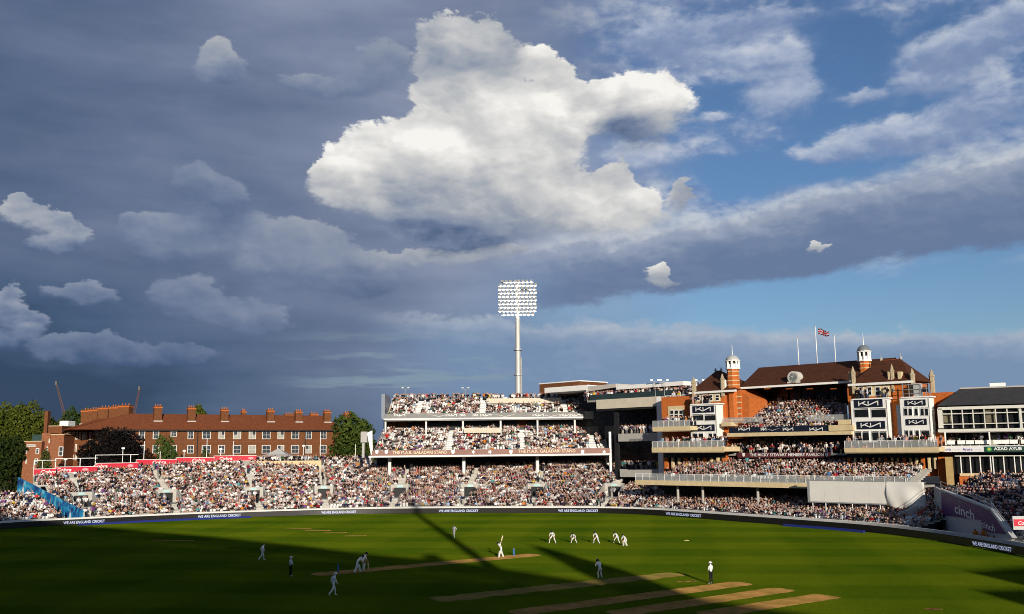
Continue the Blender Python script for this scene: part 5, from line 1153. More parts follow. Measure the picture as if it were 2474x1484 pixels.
mb.build('terrace', CONC, SIDEST); sst.build('stair', CONCD, SIDEST)
PURP = mat('purple banner', (.085, .018, .16), .55, .08, .5); GREYW = mat('pale grey wall', (.50, .50, .50), .7, .08)
def wallpoly(name, m, pts, w, th, par):
    P_ = [np.array(FSf.P(x, y, w)) for x, y in pts]; n3 = np.array([*FSf.n, 0]) * th; mb = MB(); mb.poly(P_); mb.poly([q + n3 for q in P_][::-1])
    for q, q2 in zip(P_, P_[1:] + P_[:1]): mb.poly([q, q + n3, q2 + n3, q2])
    return mb.build(name, m, par)
wallpoly('wall_core', GREYW, [(2256, 1176), (2273, 1184), (2394, 1232.5), (2432, 1286), (2444, 1302), (2440, 1310), (2256, 1290)], .02, .3, SIDEST)
pb1 = wallpoly('banner', PURP, [(2273, 1188), (2392, 1235), (2431, 1289), (2424, 1290), (2371, 1283), (2370, 1256.5), (2274, 1244)], -.06, .06, SIDEST)
for (x0, y0, x1, y1, sx, sy) in ((2306, 1216, 2352, 1239, 2306, 1242), (2371.5, 1257.5, 2402, 1273, 2372, 1276)):
    P_ = [np.array(FSf.P(x, y, -.075)) for x, y in ((x0, y1), (x1, y1 + (x1 - x0) * .02), (x0, y0))]; u_ = P_[1] - P_[0]; wd = np.linalg.norm(u_[:2]); u2 = u_[:2] / wd
    lettering('lettering', 'cinch', (*P_[0][:2], P_[0][2]), (u2[0], u2[1], -.05), wd, (P_[2] - P_[0])[2], LETW, pb1, .012)
    P_ = [np.array(FSf.P(x, y, -.075)) for x, y in ((sx, sy + 2.5), (sx + (x1 - x0), sy + 5), (sx, sy))]; u_ = P_[1] - P_[0]; wd = np.linalg.norm(u_[:2]); u2 = u_[:2] / wd
    lettering('lettering', 'Cars without the faff', (*P_[0][:2], P_[0][2]), (u2[0], u2[1], -.05), wd, (P_[2] - P_[0])[2] * .8, mat('pale violet lettering', (.45, .38, .52), .6), pb1)
q = np.array(FSf.P(2318, 1212.5, -.075)); mb = MB(); mb.poly([q + np.array([*FSf.u, 0]) * .2 * math.cos(k * .785) + np.array([0, 0, .2 * math.sin(k * .785)]) for k in range(8)]); mb.build('logo_dot', mat('teal dot', (.03, .25, .30), .5), pb1)
wallpoly('wall_coping', GREYW, [(2272, 1182), (2392, 1229), (2394, 1234.5), (2272.5, 1187)], -.12, .5, SIDEST); wallpoly('wall_coping', GREYW, [(2392, 1229), (2445, 1300), (2439, 1301), (2391, 1235)], -.12, .5, SIDEST)
rl = MB(); pts = [np.array(FSf.P(x, y, .2)) for x, y in ((2273, 1181), (2313, 1197), (2353, 1213), (2392, 1229))]; rail(rl, pts, .95, .035, 1); pts = [np.array(FSf.P(x, y, .2)) for x, y in ((2392, 1229), (2410, 1253), (2428, 1277), (2446, 1301))]; rail(rl, pts, .95, .035, 1); o = rl.build('handrail', STEEL, SIDEST); o['kind'] = 'stuff'
# white equipment box, dark scrub of gear, stewards and small red board by the boundary
q = G(2242, 1274, .2); b0 = empty('equipment_box', (q[0], q[1], 0), 'plain white equipment box behind the boards left of the purple banner', 'box')
MB().box(q[0] - .95, q[0] + .95, q[1] - .6, q[1] + .6, .05, 1.55).build('body', WHITE, b0); MB().box(q[0] - 1.0, q[0] + 1.0, q[1] - .65, q[1] + .65, 1.555, 1.62).build('lid', WHITE, b0)
for x, y, s in ((2268, 1277, 1.0), (2281, 1280, .9), (2352, 1292, .8), (2398, 1297, 1.0)):
    q = G(x, y, .0); mb = MB()
    for k in range(7): a = random.uniform(-.5, .5); c_ = random.uniform(-.4, .4); mb.obox((q[0] + a, q[1] + c_), (math.cos(k), math.sin(k)), (-math.sin(k), math.cos(k)), -.35 * s, .35 * s, -.25, .25, 0, random.uniform(.5, 1.15) * s)
    tag(mb.build('covered_equipment', mat('dark tarpaulin', (.02, .024, .022), .8, .3, 3)), {2268: 'largest dark tarpaulin-covered gear beside the white equipment box', 2281: 'dark covered gear just right of the largest tarpaulin heap', 2352: 'small dark covered gear below the middle of the purple banner', 2398: 'dark covered gear under the low end of the purple banner'}[x], 'equipment', 'covered gear beside the boundary')
for x in (2320, 2332, 2338, 2352, 2362, 2306, 2313): q = G(x, 1290 + random.uniform(-3, 5), 0); q = q[:2] + nrm[idx(x)] * .0; i = idx(x); q = BD[i] + nrm[i] * random.uniform(2.0, 3.2); PEOPLE.append((q[0], q[1], .02, random.uniform(1, 3), random.choice((4, 0)), 'pit'))
q = AT(2465, 1263, 101); rbd = empty('red_sign', (q[0], q[1], 0), 'red and white sign panel at the right edge by the stairs', 'sign')
MB().box(q[0] - .8, q[0] + 1.6, q[1], q[1] + .12, AT(2465, 1280, 101)[2], AT(2465, 1247, 101)[2]).build('backing', GREYW, rbd); MB().box(q[0] - .72, q[0] + 1.5, q[1] - .05, q[1] - .005, AT(2465, 1271, 101)[2], AT(2465, 1254.5, 101)[2]).build('red_panel', REDB, rbd)
lettering('lettering', 'Cobra', (q[0] - .3, q[1] - .06, AT(2465, 1268, 101)[2]), (1, 0), 1.3, .38, LETW, rbd, .02, .25); MB().box(q[0] + .3, q[0] + .42, q[1] + .02, q[1] + .11, 0, AT(2465, 1281, 101)[2]).build('post', STEEL, rbd)
# sloping player steps under the loose sheet
q0, q1 = G(2120, 1272, .3), AT(2213, 1222, 128); d = (q1 - q0); u_ = d[:2] / np.linalg.norm(d[:2]); w_ = np.array([-u_[1], u_[0]]); mb = MB(); n_ = 16
for k in range(n_):
    a = np.linalg.norm(d[:2]) * k / n_; mb.obox(q0[:2], u_, w_, a, a + np.linalg.norm(d[:2]) / n_, 0, 1.7, 0, .3 + d[2] * (k + 1) / n_)
tag(mb.build('player_steps', CONC), 'grey steps rising from the boundary under the loose sheet of the sight screen', 'steps')

# ================================================================ floodlight behind the stand
dF = 214; q = AT(1252, 955, dF); zt = AT(1252, 676, dF)[2]; zb = AT(1252, 768, dF)[2]
FLD = empty('floodlight', (q[0], q[1], 0), 'tall floodlight mast with a lit square bank of lamps behind the three-tier stand', 'floodlight')
MASTM = mat('pale mast steel', (.52, .51, .48), .5, .06, metal=.2)
MB().lathe(q, [(.86, 0), (.66, zb * .6), (.52, zb), (.46, zt - .3)], 12).build('mast', MASTM, FLD, True)
for y in (906 - 0, 845): z = AT(1252, y, dF)[2]; MB().lathe(q, [(1.02, z - .18), (1.02, z + .18)], 12).build('collar', STEEL, FLD)
MB().box(q[0] + .5, q[0] + .85, q[1] - .6, q[1] - .1, AT(1252, 955, dF)[2] - 6, AT(1252, 865, dF)[2]).build('cable_duct', mat('grey duct', (.30, .30, .29), .6), FLD)
LAMPM = emis('lamp glass', (.92, .97, 1.0), 11.0, (.8, .8, .8)); HOUS = mat('lamp housing', (.30, .30, .29), .5); LAMPD = mat('dark lamp glass', (.10, .11, .12), .3)
rowsL = [(690, 7.0, (1210, 1294)), (684, 0, 0)]
ys = np.linspace(683.5, 762, 10); hm = {}
for r_, y in enumerate(ys):
    z = AT(1252, y, dF)[2]; half = 46.5 if 0 < r_ < 9 else 40; n_ = 10 if 0 < r_ < 9 else 8; offx = 2.0 if r_ % 2 else -1.0
    MB().box(q[0] - half / F * dF, q[0] + half / F * dF, q[1] - .75, q[1] - .62, z - .09, z + .02).build('crossarm', STEEL, FLD)
    for k in range(n_):
        x = (k - (n_ - 1) / 2) * (2 * half / n_) + offx; px_ = q[0] + x / F * dF
        dark = (r_ == 2 and k in (6, 7)) or (r_ == 0 and k == 0)
        if 'h' not in hm:
            mb = MB(); mb.hexa([(-.29, -.02, -.27), (.29, -.02, -.27), (.22, .55, -.2), (-.22, .55, -.2), (-.29, -.02, .27), (.29, -.02, .27), (.22, .55, .2), (-.22, .55, .2)]); o = mb.build('h', HOUS); hm['h'] = o.data; bpy.data.objects.remove(o)
            mb = MB(); mb.lathe((0, 0), [(.02, 0), (.28, .0), (.27, .05), (.02, .08)], 10); v_ = [(a, -c_ - .03, b_) for a, b_, c_ in mb.v]; mb.v = v_; me = bpy.data.meshes.new('lens'); me.from_pydata(mb.v, [], mb.f); hm['l'] = me; me.materials.append(LAMPM); md_ = me.copy(); md_.materials.clear(); md_.materials.append(LAMPD); hm['d'] = md_
        h = bpy.data.objects.new('lamp', hm['h']); COL.objects.link(h); h.parent = FLD; h.location = (px_ - q[0], -.95, z + .02); h.rotation_euler = (RAD(14), 0, RAD(random.uniform(-14, 14)))
        l = bpy.data.objects.new('lens', hm['d'] if dark else hm['l']); COL.objects.link(l); l.parent = h; l.location = (0, 0, 0)

# ================================================================ brick apartment block behind the open stand
WPAINT = mat('white window frames', (.70, .68, .62), .6, .06); PANE = mat('window glass', (.05, .06, .075), .15, .5, 2.0, spec=.6); PANEL = mat('net-curtained glass', (.36, .35, .31), .5, .3, 3)
FA = Frame(AT(285, 1045, 216)[:2], (.84, .54)); AB = empty('apartment_block', (*FA.P(560, 1080)[:2], 0), 'long brown-brick apartment block with red tiled roof and rows of white windows', 'building')
tR = FA.tz(832, 1044, 0)[0]; zEv = FA.tz(300, 1038, 0)[1]; tL0 = -2.0
FA.lbox(MB(), tL0, tR, 0, 11, 0, zEv - .02).build('wall', BRICKB, AB)
def window(fr, x0, y0, x1, y1, par, w=0.0, bars=2, curtain=False):
    a, c_, z1, z2 = fr.rect(x0, y0, x1, y1, w); o = fr.lbox(MB(), a, c_, w - .10, w - .003, z1, z2).build('window', WPAINT, par); g_ = .13
    n_ = bars if c_ - a > 1.2 else 1
    for k in range(n_):
        u0 = a + g_ + (c_ - a - 2 * g_) * k / n_ + .03; u1 = a + g_ + (c_ - a - 2 * g_) * (k + 1) / n_ - .03
        fr.lbox(MB(), u0, u1, w - .125, w - .101, z1 + g_, (z1 + z2) / 2 - .04).build('pane', PANEL if curtain else PANE, o); fr.lbox(MB(), u0, u1, w - .125, w - .101, (z1 + z2) / 2 + .04, z2 - g_).build('pane', PANEL if curtain and random.random() < .7 else PANE, o)
    return o
WX = [(300, 316), (335, 350), (369, 384), (412, 427), (453, 467.6), (488, 509), (527.5, 543), (563, 582), (600.5, 618), (633, 653), (670, 686), (703.5, 722), (738, 752.5), (773, 788)]
for k, (x0, x1) in enumerate(WX):
    if x0 != 412: window(FA, x0, 1041, x1, 1061, AB, 0, 2, k in (6, 7, 8, 10))
    else: window(FA, x0, 1042, x1, 1055, AB, 0, 2)
    window(FA, x0 - 1, 1075.5, x1, 1095.5, AB, 0, 2, k in (8, 10, 12))
for x in (476, 736): FA.box(MB(), x, 1041, x + 2, 1110, -.12, .1).build('drainpipe', BLACK, AB)
FA.box(MB(), tL0 * 0 + 290, 1066, 800, 1068.5, -.05, .045).build('string_course', mat('dull brick band', (.20, .075, .04), .9), AB)
# roof: long hip
zRi = FA.tz(460, 1001, 5.5)[1]; mb = MB(); p = FA.p; ov = .5; rL = FA.tz(311, 998.5, 5.5)[0]
mb.poly([p(tL0 - 8, -ov, zEv), p(tR + ov, -ov, zEv), p(tR - 4, 5.5, zRi), p(rL, 5.5, zRi)]); mb.poly([p(tR + ov, 11 + ov, zEv), p(tL0 - 8, 11 + ov, zEv), p(rL, 5.5, zRi), p(tR - 4, 5.5, zRi)]); mb.poly([p(tR + ov, -ov, zEv), p(tR + ov, 11 + ov, zEv), p(tR - 4, 5.5, zRi)]); mb.poly([p(tL0 - 8, -ov, zEv), p(tL0 - 8, 11.5, zEv), p(tR + ov, 11.5, zEv), p(tR + ov, -ov, zEv)])
RF = mb.build('roof', TILER, AB); FA.lbox(MB(), tL0 + 1, tR + ov, -ov - .15, -ov + .1, zEv - .35, zEv - .02).build('gutter', BLACK, AB)
def chimney(fr, x, w, wpx, ytop, zbase, par, depth=1.3):
    t_, z = fr.tz(x, ytop, w); hw = wpx / 2 / F * (fr.o[1] + 20); o = fr.lbox(MB(), t_ - hw, t_ + hw, w, w + depth, zbase, z).build('chimney', BRICKB, par); fr.lbox(MB(), t_ - hw - .08, t_ + hw + .08, w - .08, w + depth + .08, z - .5, z - .25).build('chimney_band', BRICKO, o)
    for k in range(3): MB().lathe(fr.p(t_ + (k - 1) * hw * .6, w + depth / 2, 0), [(.14, z), (.11, z + .45)], 6).build('chimney_pot', mat('terracotta', (.42, .14, .06), .9), o)
    fr.lbox(MB(), t_ - hw - .12, t_ + hw + .12, w - .22, w - .09, zbase + .1, zbase + .35).build('flashing', mat('lead flashing', (.50, .49, .46), .7), o); return o
for x, yt in ((383, 981), (464, 984), (544, 988), (655, 990), (723, 992.5), (792, 993)): chimney(FA, x, 2.6, 17, yt, zEv + 1.8, AB)
for x, yt, wp in ((590, 992, 10), (700, 1000, 24), (760, 999, 20), (842, 997, 20)): chimney(FA, x, 9.5, wp, yt, zEv, AB)
# left wing, nearly frontal, with slim windows and a row of big stacks
FW = Frame(AT(156, 1045, 221)[:2], (.995, -.10)); tw1 = FW.tz(286, 1040, 0)[0]; zW = FW.tz(200, 1040, 0)[1]
WG = AB
FW.lbox(MB(), 0, tw1, 0, 14, 0, zW - .02).build('wall', BRICKB, WG)
for x in (249, 257, 268, 280, 291, 302): pass
for k, zx in enumerate((630, 645, 682, 712, 745, 775, 795, 838, 905)): x = zx * .2605; window(FW, x - 2.2, 1044, x + 2.2, 1062, WG, 0, 1); 
for k, zx in enumerate((625, 642, 675, 705)): x = zx * .2605; window(FW, x - 2.2, 1073, x + 2.2, 1091, WG, 0, 1); window(FW, x - 2.2, 1099, x + 2.2, 1112, WG, 0, 1)
mb = MB(); p = FW.p; zq = FW.tz(290, 1003, 8)[1]; tq = FW.tz(262, 1010, 8)[0]
mb.poly([p(-.6, -.6, zW), p(tw1 + 6, -.6, zW), p(tw1 + 6, 8, zq), p(tq, 8, zq)]); mb.poly([p(-.6, 16, zW), p(-.6, -.6, zW), p(tq, 8, zq)]); mb.poly([p(tw1 + 6, 16, zW), p(-.6, 16, zW), p(tq, 8, zq), p(tw1 + 6, 8, zq)]); mb.poly([p(-.6, -.6, zW), p(-.6, 16, zW), p(tw1 + 6, 16, zW), p(tw1 + 6, -.6, zW)])
mb.build('wing_roof', TILER, WG); FW.lbox(MB(), -.6, tw1 + 4, -.75, -.5, zW - .35, zW - .02).build('gutter', BLACK, WG)
for x, wp, yt, w in ((207, 22, 990, 9), (226, 19, 988, 7.5), (249, 24, 984, 6), (274, 20, 982, 4.5), (298, 26, 979, 3.2)): chimney(FW, x, w, wp, yt, zW + 1.5, WG, 2.2)
FW.box(MB(), 144, 1005 + 12, 165, 1029, 10, 3).build('roof_plant', WHITE, WG)
# older brick blocks at the left end
FO = Frame(AT(57, 1070, 214)[:2], (1, .04)); OB = empty('brick_annex', (*FO.P(100, 1100)[:2], 0), 'cluster of flat-roofed brick blocks left of the apartment block', 'building')
def obox_(name, m, *a): return FO.box(MB(), *a).build(name, m, OB)
def low(m, x0, y0, x1, w, dp): a, c_, z1, z2 = FO.rect(x0, y0, x1, y0 + 2, w); return FO.lbox(MB(), a, c_, w, w + dp, 0, z2).build('wall', m, OB)
BR2 = mat('dull red brick', (.26, .105, .055), .9, .25, 2.2, .3, 10)
low(BR2, 57, 1067, 101, 0, 9); low(BR2, 101.5, 1046, 122, 1.5, 9); low(BR2, 122.5, 1050, 155, .8, 12); low(BRICKB, 117, 1030, 150, 6, 6)
for (x0, y0, x1, y1, w) in ((57, 1065.5, 101, 1067, -.1), (117, 1028.5, 150, 1030, 5.9), (122, 1049, 156, 1050.5, .7)): obox_('parapet', CREAM, x0, y0, x1, y1, w, 9)
obox_('glass_screen', mat('green glass screen', (.03, .06, .055), .3), 78, 1050, 101, 1065, 2.5, .1)
for (x0, y0, x1, y1, w, n_) in ((65, 1074, 86, 1080, 0, 4), (86.5, 1083, 95, 1096, 0, 1), (84, 1108, 92, 1122, 0, 1), (63, 1083, 66, 1096, 0, 1), (62, 1107, 65, 1120, 0, 1), (102, 1079, 105, 1098, 1.5, 1), (113, 1079, 116, 1092, 1.5, 1), (118, 1060, 121, 1070, 1.5, 1), (142, 1079, 153, 1102, .8, 1)): window(FO, x0, y0, x1, y1, OB, w, n_)
obox_('chimney', BRICKB, 106.5, 993, 114.5, 1046, 12, 1.5); 

# ================================================================ trees
def leaf_mat(name, a, c_):
    m = bpy.data.materials.new(name); m.use_nodes = True; t_ = m.node_tree; b = t_.nodes['Principled BSDF']; at = t_.nodes.new('ShaderNodeAttribute'); at.attribute_name = 'col'
    t_.links.new(at.outputs['Color'], b.inputs['Base Color']); b.inputs['Roughness'].default_value = .7; b.inputs['Specular IOR Level'].default_value = .04; return m
LEAF = leaf_mat('leaves', 0, 0); BARK = mat('bark', (.07, .05, .035), .95, .3, 4, .5, 12)
def tree(base, top_z, rx, label, lo, hi, n=5200, leaf=.42, z0f=.30, ry=None, name='tree', group='trees behind the stands', cat='tree', lobes=9):
    base = np.array(base[:2]); ry = ry or rx; o = empty(name, (*base, 0), label, cat, group); zc = top_z * (z0f + 1) / 2; rz = top_z * (1 - z0f) / 2
    r_ = np.random.default_rng(int(abs(base[0] * 13 + base[1] * 7)))
    mb = MB(); mb.tube((*base, 0), (base[0], base[1], zc), rx * .07 + .12, rx * .035 + .05, 8)
    L = []
    for k in range(lobes):
        th = 2 * math.pi * k / lobes + r_.uniform(-.4, .4); f = r_.uniform(.35, .68); zz = zc + rz * r_.uniform(-.55, .62); c = np.array([base[0] + rx * f * math.cos(th), base[1] + ry * f * math.sin(th), zz]); L.append((c, r_.uniform(.34, .52)))
        mb.tube((base[0], base[1], zc - rz * .7), tuple(c), rx * .03 + .04, .03, 6)
    L.append((np.array([base[0], base[1], zc + rz * .52]), .48)); L.append((np.array([base[0], base[1], zc]), .7))
    mb.build('trunk', BARK, o)
    P_ = []; sh = []
    for c, f in L:
        k = int(n * f * f / sum(q[1] ** 2 for q in L)); d = r_.normal(size=(k, 3)); d /= np.linalg.norm(d, axis=1)[:, None]; rad = r_.uniform(.55, 1.0, (k, 1)) ** .5 * (1 + .16 * np.sin(d[:, :1] * 7 + d[:, 2:] * 9))
        P_.append(c + d * rad * np.array([rx, ry, rz]) * f); sh.append(r_.uniform(0, 1, k) * .6 + r_.uniform(0, .4))
    P_ = np.concatenate(P_); sh = np.concatenate(sh); k = len(P_); P_[:, 2] = np.maximum(P_[:, 2], top_z * z0f * .7)
    a = r_.normal(size=(k, 3)); a /= np.linalg.norm(a, axis=1)[:, None]; b_ = np.cross(a, r_.normal(size=(k, 3))); b_ /= np.linalg.norm(b_, axis=1)[:, None]; s = leaf * r_.uniform(.6, 1.3, (k, 1))
    v = np.stack([P_ - a * s, P_ + b_ * s * .55, P_ + a * s, P_ - b_ * s * .55], 1).reshape(-1, 3) - np.array([*base, 0])
    cc = np.array(lo)[None] + (np.array(hi) - np.array(lo))[None] * sh[:, None]
    np_mesh('crown', v, np.arange(4 * k).reshape(k, 4), LEAF, o, cc); return o
gA_, gB_ = (.035, .055, .008), (.11, .12, .018)
def tr(x, ytop, d, rxpx, label, lo=gA_, hi=gB_, **k): q = AT(x, ytop, d); return tree(q, q[2], rxpx / F * d, label, lo, hi, **k)
tr(15, 974, 250, 64, 'broad green tree at the left edge, darker below', n=7000)
tr(80, 970, 246, 56, 'tall round-topped green tree right of the left-edge tree', n=7000)
tr(128, 1010, 262, 30, 'low green tree between the tall tree and the roof plant', lobes=6)
tr(170, 990, 300, 44, 'dark green tree behind the brick annex roofs', (.018, .035, .008), (.05, .075, .015))
tr(263, 1034, 201, 80, 'nearly black copper beech in front of the apartment block', (.006, .0055, .006), (.016, .013, .013), n=16000, leaf=.34, z0f=.12, lobes=14)
tr(408, 1052, 205, 33, 'slim light green tree before the apartment windows', (.03, .06, .012), (.08, .12, .03), n=2600, leaf=.3, lobes=6)
tr(495, 1082, 204, 15, 'little bush-like tree between two rows of windows', (.03, .05, .012), (.07, .10, .03), n=900, leaf=.28, lobes=5)
tr(113, 1085, 203, 20, 'small thin tree before the brick annex', (.04, .05, .015), (.10, .11, .03), n=1100, leaf=.28, lobes=5)
tr(858, 1003, 224, 62, 'round dark green tree between the apartment block and the stand', (.022, .042, .008), (.075, .105, .02), n=8000, z0f=.15)
tr(478, 979, 300, 38, 'yellow-green treetop rising behind the apartment roof', lobes=7)
tr(212, 985, 310, 18, 'small treetop behind the left chimneys', lobes=5, n=2000)
tr(30, 1060, 215, 46, 'dark low tree at the left edge in front of the tall trees', (.012, .022, .006), (.03, .045, .01), z0f=.05)
# ================================================================ cranes far off
CRM = mat('faded crane red', (.13, .075, .065), .8)
for (x0, y0, x1, y1, lab) in ((155, 1000, 136, 926, 'distant construction crane jib leaning left above the left-hand trees'), (322, 1010, 337, 938, 'distant construction crane jib leaning right above the chimneys')):
    A, B = AT(x0, y0, 620), AT(x1, y1, 620); cr_ = empty('crane', (A[0], A[1], 0), lab, 'crane', 'cranes on the skyline'); u_ = (B - A) / np.linalg.norm(B - A); mb = MB(); L_ = np.linalg.norm(B - A)
    offs = [np.array([.8, 0, 0]), np.array([-.8, 0, 0]), np.array([0, 1.2, 0])]
    for o_ in offs: mb.tube(tuple(A + o_), tuple(B + o_ * .4), .16, n=5)
    for k in range(14):
        f0, f1 = k / 14, (k + 1) / 14
        for i_ in range(3): mb.tube(tuple(A + u_ * L_ * f0 + offs[i_] * (1 - .6 * f0)), tuple(A + u_ * L_ * f1 + offs[(i_ + 1) % 3] * (1 - .6 * f1)), .09, n=4)
    mb.build('jib', CRM, cr_); MB().tube((A[0], A[1], 0), tuple(A), 1.1, .9, 6).build('tower', CRM, cr_); MB().box(B[0] - .6, B[0] + .6, B[1] - .6, B[1] + .6, B[2] - 1.2, B[2] + 1.2).build('jib_head', mat('dull crane head', (.14, .13, .12), .8), cr_)

# ================================================================ stands behind the camera that shade the near field
NG = empty('near_grandstand', (0, -40, 0), 'roofed grandstand behind the viewer that shades the near half of the field', 'stand')
NGM = mat('grey roof sheet', (.30, .30, .30), .7); HN = 30.0
def cast(x, y, H): g_ = G(x, y)[:2]; k = H / math.tan(SUN_EL); return g_ + np.array([math.sin(SUN_AZ), -math.cos(SUN_AZ)]) * k
edge_px = [(20, 1262), (208, 1270), (330, 1281), (451, 1291), (580, 1303), (737, 1319), (860, 1335), (966, 1345), (1075, 1353), (1185, 1372), (1290, 1386), (1383, 1400), (1500, 1418)]
edge_w = [cast(x, y, HN) for x, y in edge_px]; edge_w = [edge_w[0] + (edge_w[0] - edge_w[1]) * 3.5] + edge_w
endR = cast(1560, 1425, HN); back = np.array([.62, -.78])
ro = [(*p_, HN) for p_ in edge_w]; rb = [(*(p_ + back * 26), HN) for p_ in edge_w]
mb = MB()
for k in range(len(ro) - 1): mb.hexa([(a[0], a[1], a[2] - 1.2) for a in (ro[k], ro[k + 1], rb[k + 1], rb[k])] + [ro[k], ro[k + 1], rb[k + 1], rb[k]])
mb.build('roof', NGM, NG)
mb = MB()
for k in range(len(ro) - 1): mb.hexa([(rb[k][0], rb[k][1], 0), (rb[k + 1][0], rb[k + 1][1], 0), (rb[k + 1][0] + .3, rb[k + 1][1] - .5, 0), (rb[k][0] + .3, rb[k][1] - .5, 0), (rb[k][0], rb[k][1], 28.75), (rb[k + 1][0], rb[k + 1][1], 28.75), (rb[k + 1][0] + .3, rb[k + 1][1] - .5, 28.75), (rb[k][0] + .3, rb[k][1] - .5, 28.75)])
mb.build('rear_wall', CONCD, NG)
for k in range(0, len(rb), 2): MB().tube((rb[k][0], rb[k][1], 24), (rb[k][0], rb[k][1], HN), .35, n=8).build('roof_post', STEEL, NG)
mb = MB()
for r in range(22):
    o0, o1 = 8 + r * .8, 8.8 + r * .8
    for k in range(len(ro) - 1):
        a, c_ = edge_w[k], edge_w[k + 1]; mb.hexa([(*(a + back * o0), 9.0 + r * .5), (*(c_ + back * o0), 9.0 + r * .5), (*(c_ + back * o1), 9.0 + r * .5), (*(a + back * o1), 9.0 + r * .5), (*(a + back * o0), 9.6 + r * .5), (*(c_ + back * o0), 9.6 + r * .5), (*(c_ + back * o1), 9.6 + r * .5), (*(a + back * o1), 9.6 + r * .5)])
mb.build('upper_tier', CONC, NG)
# end tower of the grandstand
ct = cast(1404, 1380, 0); sd = np.array([math.sin(SUN_AZ), -math.cos(SUN_AZ)]); tp = G(1298, 1318)[:2]; HT = 36.0; tpos = tp + sd * (HT / math.tan(SUN_EL)); pr_ = np.array([sd[1], -sd[0]])
if pr_[0] < 0: pr_ = -pr_
tpos = tpos - pr_ * .9
tw = MB(); tq = lambda a, b_, z: (*(tpos + pr_ * a + sd * b_), z)
tw.hexa([tq(-.6, 0, 0), tq(4.4, 0, 0), tq(4.4, 6, 0), tq(-.6, 6, 0), tq(-.6, 0, 30.5), tq(3.9, 0, 30.5), tq(3.9, 6, 30.5), tq(-.6, 6, 30.5)]); tw.hexa([tq(-.6, .02, 30.5), tq(3.9, .02, 30.5), tq(3.9, 5.9, 30.5), tq(-.6, 5.9, 30.5), tq(0, .02, HT), tq(.9, .02, HT), tq(.9, 5.9, HT), tq(0, 5.9, HT)])
tw.build('end_tower', CONCD, NG)
kpos = G(1030, 1334)[:2] + sd * ((HN + 2) / math.tan(SUN_EL)); MB().obox(kpos, pr_, sd, -.9, 1.0, 0, 3, HN + .01, HN + 1.5).build('roof_shadow_box', CONCD, NG)  # unseen box added on the roof to cast a small shadow bump
# second floodlight, behind the camera: its mast throws the long thin shadow
mp = G(1160, 1352)[:2] + sd * (118 / 1.0); M2 = empty('near_floodlight', (*mp, 0), 'floodlight mast behind the viewer whose thin shadow crosses the pitch', 'floodlight')
MB().lathe(mp, [(.75, 0), (.65, 25), (.5, 46)], 12).build('mast', MASTM, M2)
for k in range(6): MB().obox(mp, pr_, sd, -4.2, 4.2, -.2, -.05, 41.5 + k * .8, 41.62 + k * .8).build('crossarm', STEEL, M2)
# unseen right-hand stand, outline shaped to shade the side terrace
RS = empty('near_right_stand', (80, 10, 0), 'unseen stand right of the viewer, shaped to shade the purple banner terrace', 'stand')
def castz(x, y, d, H): P_ = AT(x, y, d); return P_[:2] + sd * ((H - P_[2]) / math.tan(SUN_EL))
HR = 21.0; c0 = cast(2330, 1380, HR); c1 = cast(2150, 1283, HR)
ln = [c0 + np.array([14.0, 5.0]), np.array([67.0, 33.0]), np.array([64.0, 52.0]), np.array([60.8, 72.0])]; outw = np.array([1.0, -.12])
HL = [HR, HR, 20.3, 16.0]        # roof lowered at this end so the sight screen stays sunlit
mb, mb2 = MB(), MB()
for k in range(3):
    a, c_, h0, h1 = ln[k], ln[k + 1], HL[k], HL[k + 1]; q0, q1 = a + outw * 34, c_ + outw * 34
    mb.hexa([(*a, h0 - 1.2), (*c_, h1 - 1.2), (*q1, h1 - 1.2), (*q0, h0 - 1.2), (*a, h0), (*c_, h1), (*q1, h1), (*q0, h0)])
    a, c_, q0, q1 = a + outw * 3, c_ + outw * 3, a + outw * 33, c_ + outw * 33
    mb2.hexa([(*a, 0), (*c_, 0), (*q1, 0), (*q0, 0), (*a, h0 - 1.3), (*c_, h1 - 1.3), (*q1, h1 - 1.3), (*q0, h0 - 1.3)])
mb.build('roof', NGM, RS); mb2.build('seating_block', CONCD, RS)
wb_ = MB(); wq = [c0, c0 + np.array([.6, -10.5]), c0 + np.array([40.0, -14.0]), c0 + np.array([13.95, 5.0])]
wb_.hexa([(*q_, 0) for q_ in wq] + [(*q_, HR) for q_ in wq]); wb_.build('corner_block', CONCD, RS)  # unseen block added to throw the broad shadow on the right
c2 = cast(2352, 1426, 17); MB().obox(c2, (1, 0), (0, -1), 0, 30, 0, 7, 0, 17).build('shadow_block', CONCD, RS)  # unseen block added for the second shadow on the right

